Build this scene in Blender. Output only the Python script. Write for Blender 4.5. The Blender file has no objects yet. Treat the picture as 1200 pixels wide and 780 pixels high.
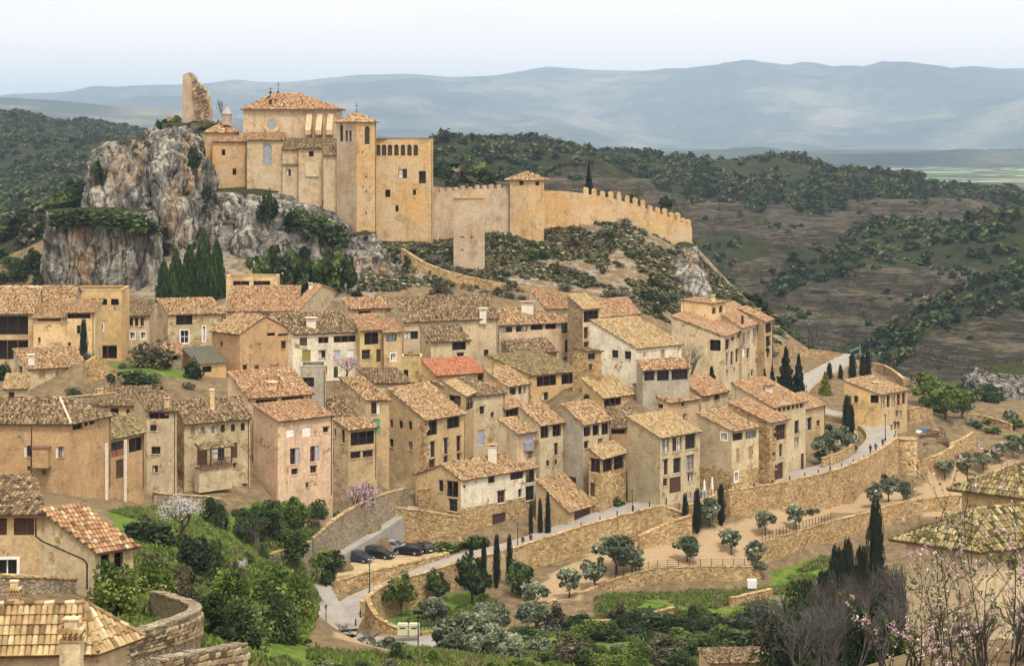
import bpy, math, random
import numpy as np
from mathutils import Vector, Matrix, noise as mnoise
random.seed(7); np.random.seed(7)
C = bpy.context.scene.collection
sc = bpy.context.scene
# ------------------------------------------------------------------ camera, sky, sun, exposure
F = 2240.0; YH = 150.0            # focal length and eye level in photo pixels (1200 wide)
cam = bpy.data.cameras.new('camera'); co = bpy.data.objects.new('camera', cam); C.objects.link(co)
co.location = (0, 0, 0); co.rotation_euler = (math.radians(90), 0, 0)
cam.sensor_width = 36; cam.lens = 36*F/1200; cam.shift_y = -0.2
cam.clip_start = 0.5; cam.clip_end = 90000
sc.camera = co
SUN_EL, SUN_AZ = math.radians(62), math.radians(160)     # azimuth clockwise from +Y (north)
w = bpy.data.worlds.new('World'); sc.world = w; w.use_nodes = True
nt = w.node_tree; nt.nodes.clear()
out = nt.nodes.new('ShaderNodeOutputWorld'); bg = nt.nodes.new('ShaderNodeBackground')
sky = nt.nodes.new('ShaderNodeTexSky'); sky.sky_type = 'NISHITA'; sky.sun_disc = False
sky.sun_elevation = SUN_EL; sky.sun_rotation = SUN_AZ; sky.air_density = 1.0; sky.dust_density = 4.0
hs = nt.nodes.new('ShaderNodeHueSaturation'); hs.inputs['Saturation'].default_value = 0.1
mix = nt.nodes.new('ShaderNodeMixRGB'); mix.inputs[0].default_value = 0.72
tc = nt.nodes.new('ShaderNodeTexCoord'); mp = nt.nodes.new('ShaderNodeMapping'); mp.inputs['Scale'].default_value = (3, 3, 16)
cl = nt.nodes.new('ShaderNodeTexNoise'); cl.inputs['Scale'].default_value = 1.6; cl.inputs['Detail'].default_value = 5
cr = nt.nodes.new('ShaderNodeValToRGB'); cr.color_ramp.elements[0].position = .3; cr.color_ramp.elements[1].position = .75
cr.color_ramp.elements[0].color = (10.8, 9.9, 8.8, 1); cr.color_ramp.elements[1].color = (12.0, 11.0, 10.0, 1)
L = nt.links.new
L(tc.outputs['Generated'], mp.inputs[0]); L(mp.outputs[0], cl.inputs['Vector']); L(cl.outputs[0], cr.inputs[0])
L(sky.outputs[0], hs.inputs['Color']); L(hs.outputs[0], mix.inputs[1]); L(cr.outputs[0], mix.inputs[2])
L(mix.outputs[0], bg.inputs['Color']); bg.inputs['Strength'].default_value = 0.115
L(bg.outputs[0], out.inputs['Surface'])
sl = bpy.data.lights.new('sun', 'SUN'); sl.energy = 2.6; sl.angle = math.radians(11); sl.color = (1, .95, .86)
so = bpy.data.objects.new('sun', sl); C.objects.link(so)
d = Vector((math.sin(SUN_AZ)*math.cos(SUN_EL), math.cos(SUN_AZ)*math.cos(SUN_EL), math.sin(SUN_EL)))
so.rotation_euler = d.to_track_quat('Z', 'Y').to_euler(); so.location = (60, -60, 90)
sc.view_settings.view_transform = 'Standard'; sc.view_settings.look = 'None'
sc.view_settings.exposure = 0.4; sc.view_settings.gamma = 1
sc.cycles.use_denoising = True
sc.cycles.max_bounces = 5; sc.cycles.diffuse_bounces = 3; sc.cycles.volume_bounces = 1; sc.cycles.transparent_max_bounces = 4
sc.cycles.caustics_reflective = False; sc.cycles.caustics_refractive = False
# ------------------------------------------------------------------ helpers
def P(x, y, Y): return Vector(((x-600)*Y/F, Y, -(y-YH)*Y/F))
def px_of(p): return 600+F*p[0]/p[1], YH-F*p[2]/p[1]
def tag(o, label=None, cat=None, group=None, kind=None):
    if label: o['label'] = label
    if cat: o['category'] = cat
    if group: o['group'] = group
    if kind: o['kind'] = kind
    return o
def empty(name, loc, label, cat, group=None):
    o = bpy.data.objects.new(name, None); C.objects.link(o); o.location = loc; o.empty_display_size = .3
    return tag(o, label, cat, group)
def link(name, me, parent=None, loc=(0,0,0), rot=(0,0,0), scale=(1,1,1)):
    o = bpy.data.objects.new(name, me); C.objects.link(o); o.parent = parent
    o.location = loc; o.rotation_euler = rot; o.scale = scale
    return o
class MB:
    def __init__(s): s.v = []; s.f = []; s.m = []; s.t = []
    def poly(s, pts, m=0, t=.5):
        n = len(s.v); s.v += [tuple(p) for p in pts]; s.f.append(tuple(range(n, n+len(pts)))); s.m.append(m); s.t.append(t)
    def box(s, o, a, b, c, m=0, t=.5):
        o = Vector(o); a = Vector(a); b = Vector(b); c = Vector(c); n = len(s.v)
        if a.cross(b).dot(c) < 0: o = o+a; a = -a
        for k in (o, o+a, o+a+b, o+b, o+c, o+a+c, o+a+b+c, o+b+c): s.v.append(tuple(k))
        for q in ((0,3,2,1),(4,5,6,7),(0,1,5,4),(1,2,6,5),(2,3,7,6),(3,0,4,7)):
            s.f.append(tuple(n+i for i in q)); s.m.append(m); s.t.append(t)
    def cbox(s, c, sx, sy, sz, m=0, t=.5, rz=0):
        a = Vector((math.cos(rz), math.sin(rz), 0)); b = Vector((-math.sin(rz), math.cos(rz), 0))
        s.box(Vector(c)-a*sx/2-b*sy/2, a*sx, b*sy, Vector((0,0,sz)), m, t)
    def tube(s, p, q, r0, r1=None, n=6, m=0, t=.5, caps=True):
        p = Vector(p); q = Vector(q); r1 = r0 if r1 is None else r1
        d = (q-p).normalized(); a = d.orthogonal().normalized(); b = d.cross(a); k = len(s.v)
        for c, r in ((p, r0), (q, r1)):
            for i in range(n):
                g = 2*math.pi*i/n; s.v.append(tuple(c+a*r*math.cos(g)+b*r*math.sin(g)))
        for i in range(n):
            j = (i+1) % n; s.f.append((k+i, k+j, k+n+j, k+n+i)); s.m.append(m); s.t.append(t)
        if caps:
            s.f.append(tuple(k+n+i for i in range(n))); s.m.append(m); s.t.append(t)
            s.f.append(tuple(k+n-1-i for i in range(n))); s.m.append(m); s.t.append(t)
    def lathe(s, c, prof, n=10, m=0, t=.5, rz=0):
        c = Vector(c); k = len(s.v)
        for r, z in prof:
            for i in range(n):
                g = 2*math.pi*i/n+rz; s.v.append((c.x+r*math.cos(g), c.y+r*math.sin(g), c.z+z))
        for h in range(len(prof)-1):
            for i in range(n):
                j = (i+1) % n; s.f.append((k+h*n+i, k+h*n+j, k+h*n+n+j, k+h*n+n+i)); s.m.append(m); s.t.append(t)
        s.f.append(tuple(k+(len(prof)-1)*n+i for i in range(n))); s.m.append(m); s.t.append(t)
        s.f.append(tuple(k+n-1-i for i in range(n))); s.m.append(m); s.t.append(t)
    def mesh(s, name, mats, org=(0,0,0), smooth=False):
        me = bpy.data.meshes.new(name); ox, oy, oz = org
        me.from_pydata([(x-ox, y-oy, z-oz) for x, y, z in s.v], [], s.f)
        for mm in (mats if isinstance(mats, (list, tuple)) else [mats]): me.materials.append(mm)
        me.polygons.foreach_set('material_index', s.m)
        at = me.attributes.new('tone', 'FLOAT', 'FACE'); at.data.foreach_set('value', s.t)
        if smooth: me.polygons.foreach_set('use_smooth', [True]*len(s.f))
        me.update(); return me
    def build(s, name, mats, parent=None, org=(0,0,0), smooth=False, loc=None):
        me = s.mesh(name, mats, org, smooth)
        return link(name, me, parent, (0,0,0) if parent else (org if loc is None else loc))
# ------------------------------------------------------------------ materials
def nodes(name, rough=.9, spec=.2):
    m = bpy.data.materials.new(name); m.use_nodes = True; t = m.node_tree
    b = t.nodes['Principled BSDF']; b.inputs['Roughness'].default_value = rough; b.inputs['Specular IOR Level'].default_value = spec
    return m, t, b
def N(t, ty, **k):
    n = t.nodes.new(ty)
    for a, v in k.items():
        if a in n.inputs: n.inputs[a].default_value = v
        else: setattr(n, a, v)
    return n
def noise(t, vec, scale, detail=3, rough=.55):
    n = N(t, 'ShaderNodeTexNoise', Scale=scale, Detail=detail, Roughness=rough)
    if vec is not None: t.links.new(vec, n.inputs['Vector'])
    return n.outputs[0]
def ramp(t, val, stops, interp='LINEAR'):
    n = t.nodes.new('ShaderNodeValToRGB'); r = n.color_ramp; r.interpolation = interp
    while len(r.elements) < len(stops): r.elements.new(.5)
    for e, (p, c) in zip(r.elements, stops): e.position = p; e.color = tuple(c)+(1,) if len(c) == 3 else c
    t.links.new(val, n.inputs[0]); return n.outputs[0]
def mixc(t, fac, a, b, mode='MIX'):
    n = t.nodes.new('ShaderNodeMixRGB'); n.blend_type = mode
    for i, v in ((0, fac), (1, a), (2, b)):
        if hasattr(v, 'links'): t.links.new(v, n.inputs[i])
        elif i == 0: n.inputs[0].default_value = v
        else: n.inputs[i].default_value = tuple(v)+(1,)
    return n.outputs[0]
def mth(t, op, a, b=0.0):
    n = t.nodes.new('ShaderNodeMath'); n.operation = op
    for i, v in ((0, a), (1, b)):
        if hasattr(v, 'links'): t.links.new(v, n.inputs[i])
        else: n.inputs[i].default_value = v
    return n.outputs[0]
def pos(t, scale=(1,1,1), obj=False):
    if obj: g = t.nodes.new('ShaderNodeTexCoord'); o = g.outputs['Object']
    else: g = t.nodes.new('ShaderNodeNewGeometry'); o = g.outputs['Position']
    if scale == (1,1,1): return o
    m = N(t, 'ShaderNodeMapping'); m.inputs['Scale'].default_value = scale; t.links.new(o, m.inputs[0]); return m.outputs[0]
def bump(t, b, h, dist=.05, st=.6):
    n = N(t, 'ShaderNodeBump', Strength=st, Distance=dist); t.links.new(h, n.inputs['Height']); t.links.new(n.outputs[0], b.inputs['Normal'])
def sc3(c, k): return tuple(min(1, v*k) for v in c)
def plain(name, col, rough=.7, spec=.3, metal=0, var=.12):
    m, t, b = nodes(name, rough, spec); b.inputs['Metallic'].default_value = metal
    n = noise(t, pos(t), 3.1, 4); t.links.new(ramp(t, n, [(.3, sc3(col, 1-var)), (.7, sc3(col, 1+var))]), b.inputs['Base Color']); return m
def toned(name, stops, rough=.85, var=.25, spec=.2, trans=0):
    m, t, b = nodes(name, rough, spec)
    a = N(t, 'ShaderNodeAttribute', attribute_name='tone'); c = ramp(t, a.outputs['Fac'], stops)
    n = noise(t, pos(t), 2.3, 3)
    c = mixc(t, 1, c, ramp(t, n, [(.25, (1-var,)*3), (.75, (1+var,)*3)]), 'MULTIPLY')
    t.links.new(c, b.inputs['Base Color'])
    if trans:
        tr = N(t, 'ShaderNodeBsdfTranslucent'); t.links.new(c, tr.inputs[0]); ms = N(t, 'ShaderNodeMixShader'); ms.inputs[0].default_value = trans
        t.links.new(b.outputs[0], ms.inputs[1]); t.links.new(tr.outputs[0], ms.inputs[2]); t.links.new(ms.outputs[0], t.nodes['Material Output'].inputs[0])
    return m
def stucco(name, col, dirt=.8, patch=0.10, patchcol=(.33,.23,.12)):
    m, t, b = nodes(name, .95, .1)
    p = pos(t)
    big = noise(t, p, .35, 5, .65)
    c = ramp(t, big, [(.26, sc3(col, .60)), (.42, sc3(col, .88)), (.55, sc3(col, 1.02)), (.75, sc3(col, 1.2))])
    st = noise(t, pos(t, (.9, .9, .2)), 1.0, 5, .7)                 # rain streaks
    c = mixc(t, mth(t, 'MULTIPLY', ramp(t, st, [(.5, (0,0,0)), (.72, (1,1,1))]), dirt*.55), c, (.25,.19,.12))
    sp = noise(t, p, 3.2, 6, .75)
    c = mixc(t, 1, c, ramp(t, sp, [(.3, (.66,.65,.62)), (.7, (1.2,1.2,1.18))]), 'MULTIPLY')
    vo = N(t, 'ShaderNodeTexVoronoi', Scale=2.9); t.links.new(pos(t, (1,1,1.7)), vo.inputs['Vector'])
    sv = N(t, 'ShaderNodeSeparateColor'); t.links.new(vo.outputs['Color'], sv.inputs[0])
    stone = ramp(t, sv.outputs[0], [(0, sc3(patchcol, .6)), (.5, patchcol), (1, sc3(patchcol, 1.5))])
    if patch > 0:
        pm = noise(t, p, .55, 5, .7)
        c = mixc(t, ramp(t, pm, [(.62-patch*.35, (0,0,0)), (.66-patch*.35, (1,1,1))]), c, stone)
    t.links.new(c, b.inputs['Base Color'])
    h = mth(t, 'ADD', sp, mth(t, 'MULTIPLY', vo.outputs['Distance'], .5 if patch else .1))
    bump(t, b, h, .04, .45); return m
def rubble(name, cols, scale=2.3, mortar=(.3,.22,.13), flat=1.6, gap=.07, obj=False):
    m, t, b = nodes(name, .95, .1)
    p = pos(t, (1, 1, flat), obj)
    wv = N(t, 'ShaderNodeTexNoise', Scale=1.3, Detail=2.0); t.links.new(p, wv.inputs['Vector'])
    pw = N(t, 'ShaderNodeMixRGB', blend_type='ADD'); pw.inputs[0].default_value = .35; t.links.new(p, pw.inputs[1]); t.links.new(wv.outputs['Color'], pw.inputs[2])
    v = N(t, 'ShaderNodeTexVoronoi', Scale=scale); t.links.new(pw.outputs[0], v.inputs['Vector'])
    e = N(t, 'ShaderNodeTexVoronoi', Scale=scale, feature='DISTANCE_TO_EDGE'); t.links.new(pw.outputs[0], e.inputs['Vector'])
    sep = N(t, 'ShaderNodeSeparateColor'); t.links.new(v.outputs['Color'], sep.inputs[0])
    k = len(cols); c = ramp(t, sep.outputs[0], [(i/(k-1), cc) for i, cc in enumerate(cols)])
    n = noise(t, pos(t), .3, 5, .65); c = mixc(t, 1, c, ramp(t, n, [(.3, (.72,.7,.68)), (.7, (1.18,1.18,1.18))]), 'MULTIPLY')
    f = noise(t, pos(t), 7, 4, .7); c = mixc(t, 1, c, ramp(t, f, [(.3, (.82,.82,.82)), (.7, (1.12,1.12,1.12))]), 'MULTIPLY')
    em = ramp(t, e.outputs['Distance'], [(0, (.15,.15,.15)), (gap*1.5, (1,1,1))])
    c = mixc(t, em, mortar, c); t.links.new(c, b.inputs['Base Color'])
    bump(t, b, mth(t, 'ADD', em, mth(t, 'MULTIPLY', f, .5)), .08, .9); return m
M = {}
WC = dict(cream=(.60,.475,.295), tan=(.53,.375,.195), ochre=(.60,.40,.17), orange=(.48,.30,.145), pink=(.66,.45,.295),
          white=(.70,.62,.475), yellow=(.59,.44,.185), beige=(.54,.43,.265), grey=(.40,.35,.27), olive=(.41,.335,.205), sand=(.66,.455,.225), rose=(.61,.44,.28))
for k, c in WC.items():
    g_ = sum(c)/3; c = WC[k] = tuple(1.06*(v*.92+g_*.08) for v in c); M[k] = stucco('plaster_'+k, c, .85)
M['stonewash'] = stucco('plaster_patchy', WC['tan'], .6, .5, (.38,.27,.14))
M['creampatch'] = stucco('plaster_cream_patchy', WC['beige'], .6, .34, (.36,.26,.14))
M['darkstone'] = stucco('plaster_dark_stone', (.34,.25,.15), .6, .6, (.25,.18,.1))
OCH = [(.24,.145,.06), (.47,.30,.125), (.64,.46,.22), (.36,.21,.08), (.70,.54,.31), (.42,.29,.16)]
M['rubble'] = rubble('rubble_ochre', OCH, 2.4)
M['rubble_big'] = rubble('rubble_large', OCH, 1.7)
M['rubble_grey'] = rubble('rubble_grey', [(.24,.19,.13), (.38,.31,.22), (.46,.38,.26), (.28,.22,.15)], 2.6, (.2,.16,.1))
def roofmat(name, stops):
    f = lambda c: tuple(.82*g_*(v*.88+.12*(sum(c)/3)) for v, g_ in zip(c, (1.0, 1.02, .98) if name != 'tile_red' else (.98, 1.07, 1.0)))
    M[name] = toned(name, [(p, f(c)) for p, c in stops], .9, .33)
roofmat('tile_ochre', [(0,(.09,.05,.025)), (.18,(.20,.11,.05)), (.38,(.37,.205,.09)), (.58,(.49,.29,.13)), (.78,(.58,.40,.21)), (.92,(.60,.47,.28)), (1,(.70,.57,.38))])
roofmat('tile_red', [(0,(.12,.05,.03)), (.2,(.27,.12,.06)), (.45,(.44,.21,.10)), (.68,(.54,.29,.145)), (.85,(.60,.41,.23)), (1,(.68,.54,.36))])
roofmat('tile_brown', [(0,(.04,.027,.017)), (.2,(.10,.062,.034)), (.42,(.20,.125,.062)), (.62,(.32,.205,.10)), (.82,(.46,.32,.17)), (1,(.60,.46,.28))])
roofmat('tile_yellow', [(0,(.15,.09,.045)), (.18,(.33,.20,.09)), (.45,(.46,.29,.125)), (.7,(.58,.41,.19)), (.9,(.64,.50,.28)), (1,(.68,.58,.40))])
roofmat('tile_new', [(0,(.34,.11,.05)), (.5,(.54,.19,.085)), (.9,(.62,.27,.13)), (1,(.6,.32,.18))])
roofmat('tile_moss', [(0,(.06,.05,.025)), (.2,(.13,.095,.04)), (.45,(.26,.18,.075)), (.7,(.38,.29,.12)), (.88,(.36,.32,.12)), (1,(.55,.45,.25))])
M['slate'] = plain('roof_felt', (.10,.095,.07), .95, .1, 0, .3)
M['deck'] = plain('roof_deck', (.16,.10,.06))
M['mortar'] = plain('ridge_mortar', (.62,.52,.39), .95, .1, 0, .2)
M['wood'] = plain('brown_wood', (.085,.042,.022), .6)
M['woodred'] = plain('red_wood', (.20,.075,.03), .6)
M['darkwood'] = plain('dark_wood', (.035,.022,.015), .6)
M['woodgate'] = plain('gate_wood', (.07,.03,.02), .6)
M['greendoor'] = plain('olive_green_door', (.27,.22,.05), .7)
M['green'] = plain('green_paint', (.10,.38,.22), .7)
M['darkgreen'] = plain('dark_green_paint', (.02,.045,.025), .5)
M['bluesh'] = plain('blue_shutter', (.36,.40,.52), .7)
M['curtain'] = plain('curtain', (.55,.53,.48), .9, .1)
M['whitep'] = plain('white_paint', (.78,.76,.72), .7)
M['shut'] = plain('tan_shutter', (.36,.24,.12), .7)
M['glass'] = plain('window_glass', (.02,.022,.024), .15, .3, 0, .5)
M['glassb'] = plain('pale_window_glass', (.25,.27,.29), .2, .6, 0, .3)
M['inshade'] = plain('inner_shade', (.055,.042,.03), .95, .05)  # brown darkened toward black: the shade indoors is put into the colour
M['iron'] = plain('black_iron', (.018,.018,.018), .5, .4)
M['brick'] = plain('brick_lattice', (.40,.16,.085), .9, .1, 0, .3)
M['concrete'] = plain('concrete', (.34,.31,.26), .95, .1, 0, .25)
M['white'+'chim'] = plain('white_render', (.68,.61,.50), .95, .1, 0, .15)
# ------------------------------------------------------------------ terrain heights: control points (photo px, photo py, metres away)
TP = [(70,800,80),(-100,800,80),(150,800,85),(60,682,120),(0,690,114),(-150,690,115),(130,690,128),(180,720,130),(250,790,125),(150,640,165),(100,595,195),
 (150,590,222),(200,592,232),(250,582,246),(300,590,250),(350,590,254),(250,700,165),(300,745,175),(330,660,215),(280,640,200),(350,762,210),(345,690,238),
 (330,606,248),(420,780,205),(480,765,222),(450,752,236),(520,738,240),(560,712,248),(550,785,200),(650,745,228),(650,704,250),(700,690,256),(690,655,269),
 (750,645,275),(800,640,277),(860,628,285),(760,698,256),(850,697,260),(900,694,261),(890,640,282),(950,607,300),(1000,594,309),(1050,582,318),
 (940,684,264),(970,658,277),(1000,646,284),(1050,640,287),(800,752,225),(900,762,215),(1000,755,210),(700,785,200),(850,805,190),
 (1130,745,95),(1200,745,90),(1060,800,112),(1000,800,145),(1100,566,324),(1150,558,327),(1200,545,335),(1080,605,302),(1150,604,300),(1200,600,292),
 (1100,506,350),(1140,486,365),(1150,520,350),(1180,500,362),(1200,470,385),(1300,500,380),(1300,600,300),
 (100,430,288),(170,424,296),(150,352,352),(60,348,357),(0,352,340),(250,352,347),(330,342,350),(420,342,352),(450,332,357),
 (430,287,389),(460,292,381),(500,300,383),(480,332,357),(560,336,362),(600,332,368),(640,292,400),(640,258,413),(720,264,413),(760,281,409),(800,294,412),
 (700,300,398),(760,322,392),(700,347,373),(770,352,379),(820,355,392),(556,323,379),(535,318,380),(592,300,389),(585,277,399),(560,232,428),(650,232,432),(720,240,438),(800,268,442),
 (450,282,396),(400,256,402),(300,232,404),(250,232,404),(300,205,432),(220,152,440),(230,140,450),(200,150,442),(260,150,447),(340,195,440),(440,215,440),
 (838,335,428),(850,345,470),(900,420,470),(950,432,500),(1045,437,396),(1062,445,400),(1000,440,430),(1100,455,430),
 (480,641,273),(560,640,268),(600,631,272.5),(628,625,276),(650,621,275.5),(325,595,252),(342,600,252),(372,592,258),(310,606,244),(400,660,259),(440,657,262),(370,735,224),(700,604,281),
 (-100,420,330),(-120,370,400),(0,370,400),(60,360,420),(-200,430,300),(-300,520,250),
 # far hills
 (900,355,750),(1000,412,650),(1100,442,600),(1040,330,760),(1200,252,820),(1050,296,820),(1150,335,710),(1150,382,640),(1200,432,560),(820,300,800),(820,362,640),
 (1120,285,830),(1000,305,800),(940,330,770),(960,380,680),(1300,260,850),(1300,420,600),(1400,300,900),
 (740,226,960),(830,236,1030),(900,240,1050),(1000,227,1080),(1100,224,1120),(1190,230,1150),(860,285,880),(950,275,920),(1020,258,960),
 (600,217,560),(520,195,700),(700,203,900),(600,162,1010),(520,160,960),(660,172,1030),(700,170,1060),(760,182,1150),(850,192,1250),(950,193,1300),(1050,201,1330),(1130,211,1380),(1190,223,1400),(1300,250,1400),
 (450,170,900),(0,130,1800),(60,134,1800),(100,144,1800),(180,147,1900),(90,162,1500),(0,165,1500),(0,205,1200),(100,232,1000),(50,300,720),(0,345,600),(120,330,640),(-150,160,1500),(-150,260,800),(-150,130,2000),(180,250,900),(250,180,1300),(350,175,1300)]
TR = [(0,0,-1.8),(-40,0,-4),(40,0,-4),(0,20,-8),(0,40,-15),(-20,40,-15),(20,40,-14),(45,40,-15),(-60,60,-22),(60,70,-24),(0,60,-22),(0,100,-33),(25,100,-33),
 (-90,120,-32),(90,130,-38),(-140,200,-42),(140,220,-54),(0,2200,-85),(500,2100,-100),(-600,2600,-70),(-1000,2600,-60),(1000,2100,-100),(0,2700,-110),(1300,2700,-115),(-1400,2700,-100),(200,1700,-70),(600,1900,-95),(-260,2600,-90),(-200,1700,-40)]
ctrl = [tuple(P(*p)) for p in TP] + [tuple(map(float, p)) for p in TR]
def add_ctrl(p): ctrl.append(tuple(p))
class Terrain:
    def solve(s):
        keep = []; lam = []
        for c in ctrl:
            if all((c[0]-k[0])**2+(c[1]-k[1])**2 > 2.0 for k in keep): keep.append(c); lam.append(c[3] if len(c) > 3 else .55)
        A = np.array([c[:3] for c in keep]); s.xy = A[:, :2]; n = len(A)
        D = np.hypot(s.xy[:,None,0]-s.xy[None,:,0], s.xy[:,None,1]-s.xy[None,:,1])
        m = np.zeros((n+1, n+1)); m[:n,:n] = -D + np.diag(lam); m[:n,n] = 1; m[n,:n] = 1
        s.w = np.linalg.solve(m, np.append(A[:,2], 0))
    def z(s, X, Y):
        X = np.atleast_1d(np.asarray(X, float)); Y = np.atleast_1d(np.asarray(Y, float)); o = np.empty(X.shape); f = o.ravel(); a = X.ravel(); b = Y.ravel()
        for i in range(0, len(a), 20000):
            D = np.hypot(a[i:i+20000,None]-s.xy[None,:,0], b[i:i+20000,None]-s.xy[None,:,1]); f[i:i+20000] = -D@s.w[:-1]+s.w[-1]
        return o
TER = Terrain()
def gz(X, Y): return float(TER.z(X, Y)[0])
def hit(px, py, y0=60, y1=455):
    Y = np.arange(y0, y1, .5); zt = TER.z((px-600)*Y/F, Y); zr = -(py-YH)*Y/F
    k = np.nonzero(zr <= zt)[0]
    Yh = float(Y[k[0]]) if len(k) else float(y1)
    return Vector(((px-600)*Yh/F, Yh, gz((px-600)*Yh/F, Yh)))
# ------------------------------------------------------------------ buildings
def tiles(mb, pts, pitch=.27, row=.42, m=0, rng=random, hgt=.085, sink=None):
    """half-round tile courses over a planar polygon; pts[0]->pts[1] is the eave"""
    p0 = Vector(pts[0]); e = (Vector(pts[1])-p0).normalized()
    nn = Vector((0,0,0))
    for i in range(len(pts)): nn += Vector(pts[i]).cross(Vector(pts[(i+1) % len(pts)]))
    n = nn.normalized()
    if n.z < 0: n = -n
    d = n.cross(e)
    if d.z < 0: d = -d
    q = [((Vector(p)-p0).dot(e), (Vector(p)-p0).dot(d)) for p in pts]
    u0 = min(a for a, b in q); u1 = max(a for a, b in q); k = max(1, round((u1-u0)/pitch)); pw = (u1-u0)/k
    w = pw*.53
    for c in range(k):
        uc = u0+(c+.5)*pw; vs = []
        for i in range(len(q)):
            (a, b), (a2, b2) = q[i], q[(i+1) % len(q)]
            if (a-uc)*(a2-uc) <= 0 and abs(a-a2) > 1e-6: vs.append(b+(b2-b)*(uc-a)/(a2-a))
        if len(vs) < 2: continue
        va, vb = min(vs), max(vs); v = va; ct = rng.random()
        nr = max(1, round((vb-va)/row)); rr = (vb-va)/nr
        for r in range(nr):
            j = rng.uniform(-.012, .012); h = hgt*rng.uniform(.85, 1.2)
            tn = min(1, max(0, .5+.48*(rng.random()-.5)+.42*(rng.random()-.5)+.12*(ct-.5)))
            if rng.random() < .05: tn = rng.choice((.03, .97))
            A = p0+e*(uc+j)+d*(v-(.03 if r else .07)); B = p0+e*(uc+j)+d*(v+rr*1.02)
            if sink is not None:
                sink.append((A.copy(), e.copy(), d.copy(), n.copy(), w, h, rr*1.05, tn)); v += rr; continue
            k0 = len(mb.v)
            for o, ww, hh, lift in ((A, w, h, .035), (B, w*.86, h*.8, .0)):
                for s, z in ((-1, -.02), (-.55, hh), (.55, hh), (1, -.02)):
                    mb.v.append(tuple(o+e*(s*ww)+n*(z+lift)))
            for f in ((0,1,5,4), (1,2,6,5), (2,3,7,6), (3,2,1,0)): mb.f.append(tuple(k0+i for i in f)); mb.m.append(m); mb.t.append(tn)
            v += rr
def prism(mb, pts, th, m=0, t=.5):
    pts = [Vector(p) for p in pts]; dn = Vector((0,0,-th)); nn = Vector((0,0,0))
    for i in range(len(pts)): nn += pts[i].cross(pts[(i+1) % len(pts)])
    if nn.z < 0: pts = pts[::-1]
    mb.poly(pts, m, t); mb.poly([p+dn for p in pts[::-1]], m, t)
    for i in range(len(pts)):
        a, b = pts[i], pts[(i+1) % len(pts)]; mb.poly([a+dn, b+dn, b, a], m, t)
def caprow(mb, a, b, r=.13, m=0, step=.42, rng=random):
    a = Vector(a); b = Vector(b); n = max(1, int((b-a).length/step))
    for i in range(n):
        mb.tube(a.lerp(b, i/n)+Vector((0,0,.02)), a.lerp(b, (i+1.05)/n)+Vector((0,0,.0)), r*1.05, r*.9, 6, m, rng.random(), True)
def chimney(root, org, base, top_z, w, style, rng):
    mb = MB(); b = Vector(base); h = top_z-b.z
    wm = {'c': M['cream'], 'w': M['whitechim'], 'p': M['pink'], 't': M['sand'], 'f': M['cream'], 's': M['rubble_grey'], 'm': M['iron']}[style[0]]
    if style[0] == 'm':
        mb.tube(b-Vector((0,0,.8)), b+Vector((0,0,h)), w/2, w/2, 8); mb.lathe(b+Vector((0,0,h)), [(w*.5,0.05),(w*.8,.12),(.02,.3)], 8)
        return mb.build('chimney', wm, root, org)
    cap = .28 if h > .8 else .15
    mb.cbox(b-Vector((0,0,1.0)), w, w*.85, h+1.0-cap*1.6); ch = mb.build('chimney', wm, root, org)
    mb = MB(); z = b.z+h-cap*1.6
    for sx in (-1, 1):
        for sy in (-1, 1): mb.cbox((b.x+sx*w*.38, b.y+sy*w*.3, z), w*.16, w*.16, cap)
    mb.cbox((b.x, b.y, z-.06), w*1.15, w, .07); mb.build('flue_cap', wm, ch, org)
    mb = MB(); hw = w*.68
    for s in (-1, 1): mb.poly([(b.x-hw, b.y+s*w*.55, z+cap), (b.x+hw, b.y+s*w*.55, z+cap), (b.x+hw*.9, b.y, z+cap*1.65), (b.x-hw*.9, b.y, z+cap*1.65)], 0, rng.random())
    mb.poly([(b.x-hw, b.y-w*.55, z+cap), (b.x-hw, b.y+w*.55, z+cap), (b.x+hw, b.y+w*.55, z+cap), (b.x+hw, b.y-w*.55, z+cap)], 0, .3)
    mb.build('chimney_tile', M['tile_ochre'], ch, org); return ch
SH = {'S': 'shut', 'B': 'bluesh', 'G': 'green', 'T': 'whitep', 'D': 'greendoor', 'd': 'wood', 'g': 'woodgate', 'r': 'woodred', 'k': 'darkgreen'}
def frame_bars(mb, P0, dx, dz, W_, H_, nv=1, nh=0, th=.07, dep=.06, inn=None):
    for k in range(2+nv):
        c = th/2+(W_-th)*k/(1+nv); mb.box(P0+dx*(c-th/2), dx*th, inn*dep, dz*H_)
    for k in range(2+nh):
        c = (H_-th)*k/(1+nh)
        for j in range(1+nv):
            a = th+(W_-th)*j/(1+nv); b = (W_-th)*(j+1)/(1+nv); mb.box(P0+dx*a+dz*c, dx*(b-a), inn*(dep*.95), dz*th)
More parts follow.
